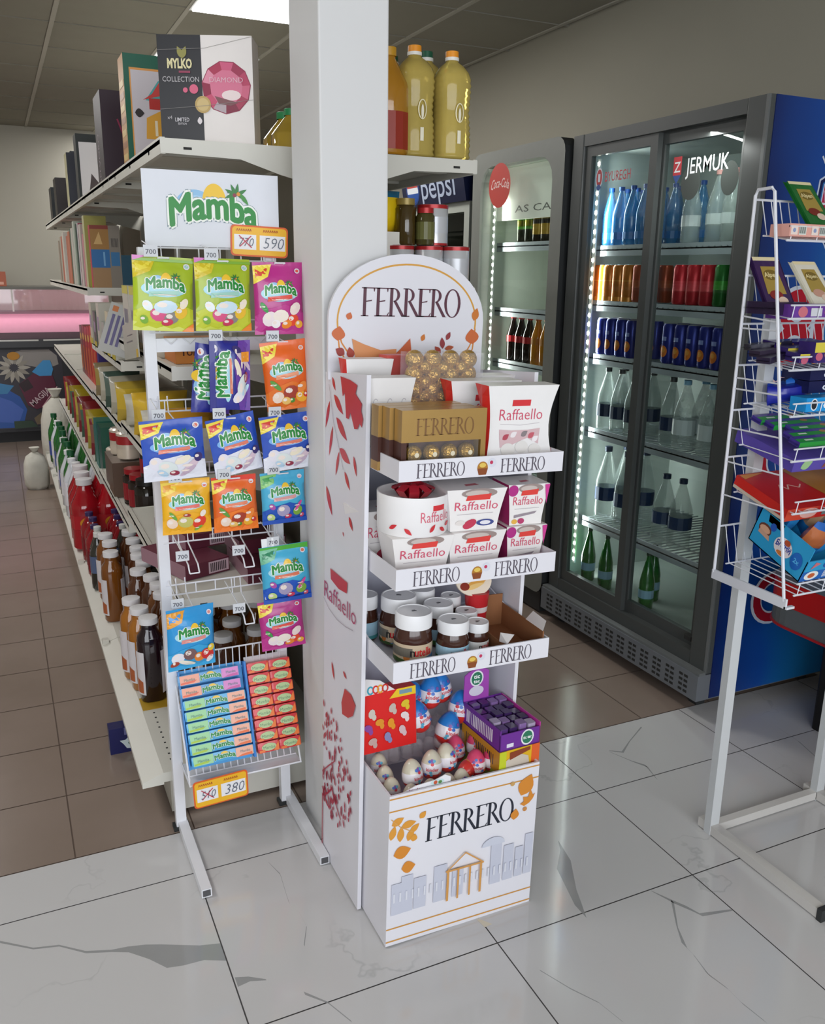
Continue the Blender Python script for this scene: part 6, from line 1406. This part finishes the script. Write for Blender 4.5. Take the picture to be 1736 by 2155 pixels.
for x, y, d in ((2.300, 3.03, 'furthest left behind the far door'), (2.300, 2.905, 'nearer one behind the far door'), (2.31, 2.645, 'front one behind the near door'), (2.40, 2.715, 'half hidden behind the frame of the near door')): put(gn, x, y, .224, 'green glass bottle, ' + d, g6)
# badge fridge
gcan = can_thing(.030, .135, '#2a2f1a', [(.45, .95, '#5aa02c'), (.55, .75, '#e0c83a')]); ycan = can_thing(.030, .135, '#2c2416', [(.25, .6, '#c9a02a'), (.75, .85, '#8c7a2a')])
g7 = 'cans in the badge fridge'
for i, y in enumerate((3.77, 3.70)): put(gcan, 2.34, y, 1.695, 'green and black can in the badge fridge, %s from the left' % ORD[i], g7); put(gcan, 2.41, y, 1.695, 'green and black can in the badge fridge, back row, %s from the left' % ORD[i], g7)
for i, y in enumerate((3.63, 3.56, 3.49, 3.42)): put(ycan, 2.34, y, 1.695, 'black and gold can in the badge fridge, %s from the left' % ORD[i], g7); put(ycan, 2.41, y, 1.695, 'black and gold can in the badge fridge, back row, %s from the left' % ORD[i], g7)
col = bottle('drink_bottle', 'bottle', .225, .032, '#1a0d0a', '#c22a2c', '#b5202c', (.42, .56), neck=.38, sq=0, capr=.4); ornb = bottle('drink_bottle', 'bottle', .225, .032, '#d98a1c', '#e0752a', '#c9822a', (.42, .56), neck=.38, sq=0, capr=.4)
g8 = 'soft drink bottles in the badge fridge'
for i, y in enumerate((3.82, 3.745, 3.67)): put(col, 2.34, y, 1.129, 'dark cola bottle with red cap in the badge fridge, %s from the left' % ORD[i], g8)
for i, y in enumerate((3.595, 3.52, 3.445)): put(ornb, 2.34, y, 1.129, 'orange soda bottle in the badge fridge, %s from the left' % ORD[i], g8)
put(ornb, 2.36, 3.43, 1.384, 'single orange soda bottle at the right on the middle shelf of the badge fridge', g8)
# ------------------------------------------------------------------ chocolate rack at the right edge of the picture
WR = thing('chocolate_rack', 'white wire rack of chocolate bars standing before the blue fridge side', 'display rack', (1.725, 1.60, 0))
def wr(m, n): return m.build(n, WR)
W0 = metal_white('#dfe1e8')
for x in (0.0, .425):
    wr(MB().box(x - .016, x + .016, .0,   .024, 0, 1.50, metal_white('#cfd2d4')), 'post')
    m = MB(); m.box(x - .014, x + .014, -.37, .05, .003, .03, metal_white('#cfccc8')); m.box(x - .016, x + .016, -.385, -.37, .0, .034, M_FRD); wr(m, 'foot')
wr(MB().box(.014, .411, .0, .024, .003, .028, metal_white('#cfccc8')), 'cross_bar')
# the wire frame and its baskets hang forward of the posts, a little smaller than the posts' spread
UP = Matrix.Translation((-.0776, -.072, 0)) @ Matrix.Translation((0, 0, 1.55)) @ Matrix.Scale(.955, 4) @ Matrix.Translation((0, 0, -1.55))
def wu(m, n):
    m.v = [tuple(UP @ Vector(v)) for v in m.v]; return wr(m, n)
def fy(z): return .036 - (1.755 - z) * .185
for x in (-.014, .44):
    m = MB(); m.box(x - .003, x + .003, -.155, .10, .752, .778, W0); m.box(x - .003, x + .024, -.16, -.15, .752, .758, W0)
    m.tube([(x, .095, .77), (x, .095, 1.742), (x, .088, 1.755), (x, .045, 1.757), (x, .036, 1.748), (x, fy(.77), .77)], .0042, W0, 7)
    for z, dz in ((1.455, -.01), (1.425, 0), (1.30, .0), (1.272, .0), (1.170, .0), (1.08, .0), (.99, .0)): m.tube([(x, .095, z), (x, fy(z + dz), z + dz)], .0022, W0, 5)
    wu(m, 'side_frame')
TI = [(1.733, 1.648, 1.74), (1.554, 1.466, 1.56), (1.435, 1.345, 1.42), (1.331, 1.235, 1.31), (1.215, 1.127, 1.19), (1.09, 1.0, 1.07), (.90, .80, .87)]
for zt, zb, _ in TI:
    m = MB(); yf = fy(zb)
    m.tube([(-.014, .097, zt), (.44, .097, zt)], .0028, W0, 5); m.tube([(-.0, .070, zb), (.43, .070, zb)], .0022, W0, 5); m.tube([(-.0, yf - .02, zb - .012), (.43, yf - .02, zb - .012)], .0028, W0, 5); m.tube([(-.0, yf - .025, zb + .02), (.43, yf - .025, zb + .02)], .0022, W0, 5)
    for k in range(15):
        x = .012 + .029 * k; m.tube([(x, .097, zt), (x, .070, zb), (x, yf - .02, zb - .012)] + ([(x, yf - .025, zb + .02)] if k % 3 == 0 else []), .0016, W0, 4)
    wu(m, 'wire_basket')
def slab(name, cat, w, d, h, col, art=None, frnt=None, sides=None, wob=0.0):
    """wrapped bar or flat box: w along x, d along y, h thick; art on top, frnt on the front edge"""
    t = thing(name, '-', cat); m = MB(); m.box(-w / 2, w / 2, -d / 2, d / 2, 0, h, foil(col) if wob else card(col))
    if wob:
        for s in (-1, 1): m.add([(s * w / 2, -d * .5, h * .5), (s * (w / 2 + .010), -d * .52, h * .5), (s * (w / 2 + .010), d * .52, h * .5), (s * w / 2, d * .5, h * .5)], [(0, 1, 2, 3), (3, 2, 1, 0)], foil(col))
    if art: a = Art(); art(a, w, d); m.art(a, faceup(-w / 2, -d / 2, h))
    if frnt: a = Art(); frnt(a, w, h); m.art(a, front(-w / 2, -d / 2, 0))
    if sides: a = Art(); sides(a, d, h); m.art(a, faceleft(-w / 2, d / 2, 0))
    m.build('wrapper' if wob else 'carton', t); return t
RO = Vector((1.725, 1.60, 0))
def up(x, y, z): return tuple(UP @ (Vector((x, y, z)) - RO) + RO)
def put6(p, x, y, z, label, group=None, rx=0, ry=0, rz=0, scale=None): return place(p, up(x, y, z), (rx, ry, rz), label, group, .955)
# T1
def gum(a, w, h):
    for k in range(4): a.rect(w * .25 * k + .004, .004, w * .25 * k + .026, h - .004, '#ead9cf'); a.ell(w * .25 * k + .015, h * .5, .005, .005, '#8a9ac0'); a.rect(w * .25 * k + .030, .004, w * .25 * k + .054, h - .004, '#d9e0d8'); a.stripes(w * .25 * k + .031, .007, w * .25 * k + .053, h - .007, 7, '#2c2c34')
t = slab('chocolate_box', 'chocolate box', .27, .06, .029, '#e2a79a', frnt=gum); put6(t, 1.86, 1.62, 1.645, 'pink and cream carton row with bar codes in the top basket of the chocolate rack')
def choc(back, inner): 
    return lambda a, w, d: (a.rect(0, d * .93, w, d, '#e8dcb0'), a.poly([(w * .14, d * .30), (w * .86, d * .30), (w * .80, d * .82), (w * .20, d * .82)], '#a88f45'), a.ell(w * .5, d * .66, w * .28, d * .10, '#7a662c'), a.text('Alpen', w * .5, d * .62, w * .22, '#e9d9a0', off=.02), a.ell(w * .45, d * .28, w * .25, d * .09, inner), a.ell(w * .65, d * .17, w * .18, d * .08, '#e6cbb8'))
cg = slab('chocolate_bar', 'chocolate bar', .078, .135, .010, '#1c6a2e', choc(0, '#7a2c22'), wob=1)
put6(cg, 1.845, 1.655, 1.722, 'green wrapped chocolate bar leaning in the top basket', rx=RD(50))
cw = slab('chocolate_bar', 'chocolate bar', .078, .14, .010, '#e3e0cf', choc(0, '#c99a86'), wob=1)
put6(cw, 1.897, 1.655, 1.530, 'white wrapped chocolate bar leaning in the second basket', rx=RD(50))
cp = slab('chocolate_bar', 'chocolate bar', .088, .15, .010, '#3a2454', choc(0, '#8a2c2a'), wob=1)
put6(cp, 1.772, 1.672, 1.530, 'purple wrapped chocolate bar leaning at the left of the second basket', rx=RD(58))
def pd(a, w, h):
    for k in range(3): a.ell(w * (.14 + .33 * k), h * .5, .016, h * .36, '#c9707c'); a.rect(w * (.24 + .33 * k), h * .2, w * (.38 + .33 * k), h * .75, '#cfd0d6')
t = slab('chocolate_box', 'chocolate box', .27, .08, .036, '#6a3a96', frnt=pd); put6(t, 1.872, 1.605, 1.452, 'purple display carton with pink swirls, front of the second basket')
t = slab('chocolate_bar', 'chocolate bar', .10, .10, .03, '#2c1c3c', wob=1); put6(t, 1.765, 1.64, 1.462, 'dark wrapped bar lying at the left end of the second basket')
# T3
def pic(a, w, h): a.rect(0, h * .5, w * .22, h * .98, '#d9c94a'); a.ell(w * .30, h * .4, .014, .012, '#c98a5a'); a.text('Picnic', w * .58, h * .22, h * .55, '#eceaf2', off=.04, width=w * .42); a.rect(w * .82, h * .1, w, h * .95, '#cfc85a'); a.ell(w * .10, h * .3, .012, .010, '#c2607a')
for i in range(3):
    b = slab('chocolate_bar', 'chocolate bar', .17, .045, .022, '#33206a', frnt=pic, wob=1); put6(b, 1.842 + .01 * i, 1.565 + .048 * i, 1.352 + .010 * i, 'purple bar reading Picnic, %s row in the third basket' % ORD[i], 'purple bars in the third basket', rx=.1)
b = slab('chocolate_bar', 'chocolate bar', .16, .05, .050, '#33206a', frnt=pic); put6(b, 1.87, 1.553, 1.350, 'open front carton of purple bars, bottom of the third basket')
for i in range(3):
    b = slab('chocolate_bar', 'chocolate bar', .11, .035, .015, ('#241c38', '#3a3044', '#1c1830')[i], wob=1); put6(b, 1.735 + .02 * i, 1.60 + .03 * i, 1.352 + .012 * i, 'dark foil bar, %s in the loose pile at the left of the third basket' % ORD[i], 'dark foil bars', rz=.3 - .3 * i, ry=-.1)
# T4
ore = lambda a, w, h: (a.text('OREO', w * .55, h * .25, h * .55, '#e6ebf4', off=.05, width=w * .5))
for i in range(2): b = slab('biscuit_box', 'biscuit box', .16, .09, .030, '#10164a', frnt=ore); put6(b, 1.92, 1.62, 1.268 + .032 * i, 'navy biscuit carton, %s of two stacked in the fourth basket' % ('lower', 'upper')[i])
b = slab('biscuit_box', 'biscuit box', .17, .05, .034, '#1f96dc', frnt=lambda a, w, h: (a.ell(w * .16, h * .5, .012, .015, '#e9eef2'), a.ell(w * .16, h * .5, .009, .012, '#20242c'), a.text('OREO', w * .62, h * .2, h * .6, '#eef2f8', off=.05, width=w * .55))); put6(b, 1.860, 1.545, 1.232, 'light blue biscuit carton with white letters, front of the fourth basket')
for i in range(3):
    b = pouch('biscuit_pack', 'biscuit pack', .05, .13, .045, ('#1f2a9c', '#2a6ac0', '#2340a8')[i], ('#20289a', '#3f8ad0', '#3560b8')[i], '#16206c'); put6(b, (1.70, 1.765, 1.72)[i] + .06, 1.63 + .02 * (i == 2), (1.258, 1.272, 1.262)[i], '%s blue biscuit pack lying in the fourth basket' % ('dark', 'bright', 'rear')[i], None, ry=RD(72) if i == 1 else RD(84), rz=(-.15, .2, .1)[i])
# T5
mk_ = lambda c2: (lambda a, w, d: (a.rect(0, 0, w, d * .55, c2), a.ell(w * .7, d * .5, .012, .007, '#b9854a'), a.rect(w * .15, d * .2, w * .32, d * .4, '#e6f0e0')))
for i in range(5):
    b = slab('chocolate_bar', 'chocolate bar', .17, .034, .014, '#4a3a94', mk_('#2a9a3e'), lambda a, w, h: a.rect(0, 0, w * .9, h, '#2a9a3e'), wob=1)
    put6(b, 1.845 + .012 * (i % 2) + (.05 if i == 2 else 0), 1.53 + .032 * i, 1.150 + .009 * i, 'green and violet chocolate bar, %s row back in the fifth basket' % ORD[i], 'green and violet bars', rx=.28)
b = slab('chocolate_box', 'chocolate box', .25, .20, .034, '#5a4aa4', frnt=lambda a, w, h: (a.leaf(w * .18, h * .5, .04, .012, .4, '#9ac08a'), a.poly([(w * .4, .004), (w * .46, h * .8), (w * .5, h * .3)], '#8a4f3a'), a.text('Milka', w * .72, h * .25, h * .6, '#ece8f6', off=.03))); put6(b, 1.865, 1.605, 1.108, 'violet display carton holding the green bars, fifth basket', rx=.22)
# T6
rs = lambda a, w, d: (a.rect(0, 0, w, d, '#c0221f'), a.line([(w * .22, d * .5), (w * .27, d * .62), (w * .30, d * .48), (w * .36, d * .60), (w * .44, d * .5), (w * .5, d * .58)], .004, '#e9b9a8'), a.poly([(w * .02, d * .86), (w * .3, d * .98), (w * .02, d * .98)], '#d98a3a'), a.poly([(w * .62, 0), (w, 0), (w, d), (w * .52, d)], '#b07a35'))
b = slab('chocolate_box', 'chocolate box', .30, .185, .034, '#c8261f', rs, lambda a, w, h: (a.rect(w * .0, 0, w * .35, h, '#cf4a35'), a.ell(w * .26, h * .5, .03, h * .42, '#e8b0a4'), a.rect(w * .42, h * .2, w * .6, h * .8, '#6a7a78'), a.poly([(w * .62, 0), (w, 0), (w, h), (w * .75, h)], '#e08a5a')), lambda a, d, h: a.rect(0, 0, d, h * .25, '#c9b9a8')); put6(b, 1.878, 1.590, .988, 'flat red chocolate carton tilted forward in the sixth basket', rx=.28)
b = slab('chocolate_box', 'chocolate box', .16, .10, .03, '#c0302a', lambda a, w, d: a.ell(w * .3, d * .5, w * .2, d * .2, '#e6a090'), lambda a, w, h: a.rect(0, 0, w, h * .4, '#e0cfc6')); put6(b, 2.04, 1.58, 1.055, 'smaller red carton lying on the flat red one at the frame edge', rx=.2)
# T7 : open light blue box
t = thing('biscuit_box', 'open light blue biscuit display box tipped forward in the lowest basket', 'biscuit box')
m = MB(); LB = card('#2a9ccf'); IN = card('#8c6a50'); w, d, h = .33, .185, .10
m.box(0, .003, 0, d, 0, h, LB); m.box(w - .003, w, 0, d, 0, h, LB); m.box(0, w, d - .003, d, 0, h + .02, LB); m.box(0, w, 0, .003, 0, h * .62, LB); m.box(0, w, 0, d, 0, .003, LB)
m.add([(.0032, .09, h * .98), (.0032, d - .006, h * .98), (.0032, d - .006, h * .5), (.0032, .09, h * .62)], [(0, 1, 2, 3)], IN); m.add([(-.0004, .10, h * .985), (-.0004, .155, h * .985), (-.0004, .15, h * .80), (-.0004, .105, h * .80)], [(3, 2, 1, 0), (0, 1, 2, 3)], card('#9a7a5c'))
a = Art()
a.ell(.035, h * .55, .022, .016, '#6a3a2a', n=12); a.ell(.035, h * .55, .018, .010, '#d9a88a', n=10); a.poly([(.018, h * .38), (.06, h * .34), (.055, h * .46), (.02, h * .5)], '#c9a08a'); a.ell(.056, h * .75, .010, .011, '#2558b8')
a.ell(.105, h * .48, .030, .026, '#e9dfe0'); a.text('БАРНИ', .105, h * .42, .022, '#2f3f9a', off=.04, width=.050, arc=.004); a.ell(.112, h * .66, .010, .008, '#b8502f'); a.ell(.105, h * .30, .014, .006, '#d9803a')
a.ell(.155, h * .42, .018, .024, '#1a63b8', n=18); a.text('2x', .155, h * .36, .018, '#5ab8e8', off=.02)
m.art(a, faceleft(0, d, 0)); a = Art(); a.rect(0, 0, w, h * .3, '#1a63b8'); a.ell(.035, h * .16, .024, .014, '#e9ece9'); a.ell(.035, h * .16, .012, .008, '#c9602f'); a.stripes(.075, .006, .11, .026, 8, '#dfe4ee'); a.poly([(.02, h * .36), (.05, h * .52), (.03, h * .58)], '#c9707a'); a.ell(.075, h * .46, .014, .010, '#2a52a8'); m.art(a, front(0, 0, 0)); m.build('carton', t)
t.location, t.rotation_euler = up(1.735, 1.440, .822), (.36, 0, 0); t.scale = (.955,) * 3
for i in range(8):
    b = pouch('biscuit_pack', 'biscuit pack', .075, .10, .035, ('#2a7fc8', '#2f8fd4')[i % 2], ('#b8683a', '#2a8ad0', '#c9a07a')[i % 3], '#1f5fb0'); put6(b, 1.80 + .07 * (i % 4), 1.50 + .07 * (i // 4), .875 + .03 * (i // 4), 'blue wrapped snack in the open light blue box, %s of the %s row' % (ORD[i % 4], ('front', 'back')[i // 4]), 'blue wrapped snacks', rx=.5, ry=.3 * (-1) ** i, rz=.2 * i)

# ------------------------------------------------------------------ low checkout desk
t = thing('checkout_desk', 'low red and grey rounded desk behind the chocolate rack', 'desk')
pl = [(2.175, 1.30), (2.175, 1.84)] + [(2.295 - .12 * cos(a), 1.84 + .12 * sin(a)) for a in [pi / 2 * k / 8 for k in range(1, 9)]] + [(2.86, 1.96), (2.86, 1.30)]
pl = [(x, y) for x, y in pl]
m = MB(); m.prism(pl[::-1], .545, .625, mat('#b01218', .3, noise=.03), top=mat('#55575a', .45)); m.build('desk_top', t)
m = MB(); m.prism([(x + .003 if x < 2.4 else x, y - (.003 if y > 1.8 else 0)) for x, y in pl][::-1], .478, .545, mat('#5b6064', .4)); m.build('side_band', t)
m = MB(); m.prism(pl[::-1], .470, .478, mat('#a31a24', .4)); m.build('trim_strip', t)
for x, y in ((2.52, 1.90), (2.52, 1.36), (2.8, 1.9), (2.8, 1.36)): MB().box(x - .03, x + .03, y - .03, y + .03, .0, .47, mat('#141416', .5), bev=.01).build('leg', t)
m = MB(); m.box(2.46, 2.85, 1.33, 1.86, .05, .44, mat('#17181c', .6)); m.build('cabinet_body', t)
# ------------------------------------------------------------------ serving counter on the back wall
t = thing('deli_counter', 'long chilled serving counter with pink lit glass front and a poster clad base', 'counter', (0, 8.65, 0))
m = MB(); m.box(-2.6, 1.6, .05, .70, 0.0, .90, mat('#1c1c1f', .5)); m.box(-2.6, 1.6, .0, .05, .10, .86, mat('#2a2a2e', .45)); m.build('base_cabinet', t)
m = MB(); m.box(-2.6, 1.6, -.04, .1, .86, .93, mat('#3c3d40', .4)); m.box(-2.6, .32, -.042, -.04, .915, .928, mat('#c9c9c4', .4)); m.box(.36, 1.6, -.042, -.04, .915, .928, mat('#c9c9c4', .4)); m.build('front_rail', t)
pi_ = mat('#dba6b8', .5); m = MB(); m.box(-2.6, 1.6, .04, .60, .93, .985, mat('#5a4a50', .5)); m.box(-2.6, 1.6, .06, .60, .985, 1.15, pi_); m.box(-2.6, 1.6, .02, .60, 1.15, 1.17, mat('#7a6068', .4)); m.build('chilled_tray', t)
m = MB(); m.box(-2.6, 1.6, .30, .32, 1.17, 1.37, mat('#b3a49c', .5)); m.box(-2.6, 1.6, .02, .60, 1.36, 1.385, mat('#6a6862', .4)); m.build('canopy', t)
m = MB(); m.box(-2.6, 1.6, .024, .030, 1.17, 1.36, M_PANE); m.build('glass_front', t)
m = MB(); m.box(.135, .150, .015, .030, 1.17, 1.36, mat('#c9c4c0', .4)); m.box(-1.2, -1.185, .015, .030, 1.17, 1.36, mat('#c9c4c0', .4)); m.build('glass_post', t)
a = Art(); rnd = random.Random(8)
a.poly(rrect(-.62, .13, .50, .84, .06), '#35323a'); a.poly([(.17, .835), (.40, .835), (.46, .78), (.47, .70), (.36, .66), (.2, .70), (.06, .72), (.05, .80)], '#8c8784')
a.poly([(-.5, .14), (.12, .14), (.17, .30), (.12, .42), (-.02, .52), (-.2, .55), (-.5, .45)], '#2c55a0'); a.poly([(-.1, .2), (.09, .18), (.14, .30), (.05, .38), (-.08, .44)], '#4a68b8'); a.poly([(-.3, .45), (.02, .45), (.08, .52), (-.1, .56), (-.3, .58)], '#3f7fb0')
for k in range(14): an = 2 * pi * k / 14; a.leaf(.095 + .085 * cos(an), .68 + .085 * sin(an), .11, .018, an, ('#a8a298', '#8f8a80')[k % 2])
a.ell(.10, .785, .052, .036, '#b07a1c'); a.poly([(.12, .53), (.30, .66), (.40, .64), (.43, .52), (.42, .40), (.35, .33), (.25, .30), (.18, .34)], '#5a1c34'); a.poly([(.24, .64), (.34, .74), (.40, .74), (.42, .66), (.40, .60), (.30, .60)], '#3f8ec8'); a.poly([(.12, .53), (.20, .58), (.24, .50), (.16, .46)], '#2c1a20')
a.line([(.30, .32), (.44, .50)], .008, '#c9a0a8'); a.text('MAGIJA', .305, .395, .075, '#c8b4ba', off=.01, rot=.72, width=.22)
a.poly([(.24, .16), (.46, .18), (.44, .29), (.30, .28), (.22, .22)], '#6a5c48'); a.poly([(.05, .13), (.25, .14), (.2, .20), (.05, .2)], '#2a3f30')
m = MB(); m.art(a, lambda u, v, h: (u, -.001 - h * 4, v)); o = m.build('poster_panel', t); o['label'] = 'printed panel with a daisy, a blue field and a maroon shape'
area('counter_lamp', (0, 8.72, 1.345), (0, 8.95, 1.17), 3.5, .04, 5, (1.0, .62, .74))
area('counter_lamp', (0, 8.60, 1.10), (0, 9.0, 1.06), 3.0, .03, 1.5, (1.0, .6, .75))
o = box_thing('carton', 'carton', .22, .15, .125, '#a8573a', lambda a, w, h: a.rect(w * .1, h * .12, w * .9, h * .3, '#d9a08a')); tag(o, 'small orange brown carton on top of the back counter', 'carton', None); o.location = (.0, 8.72, 1.386)
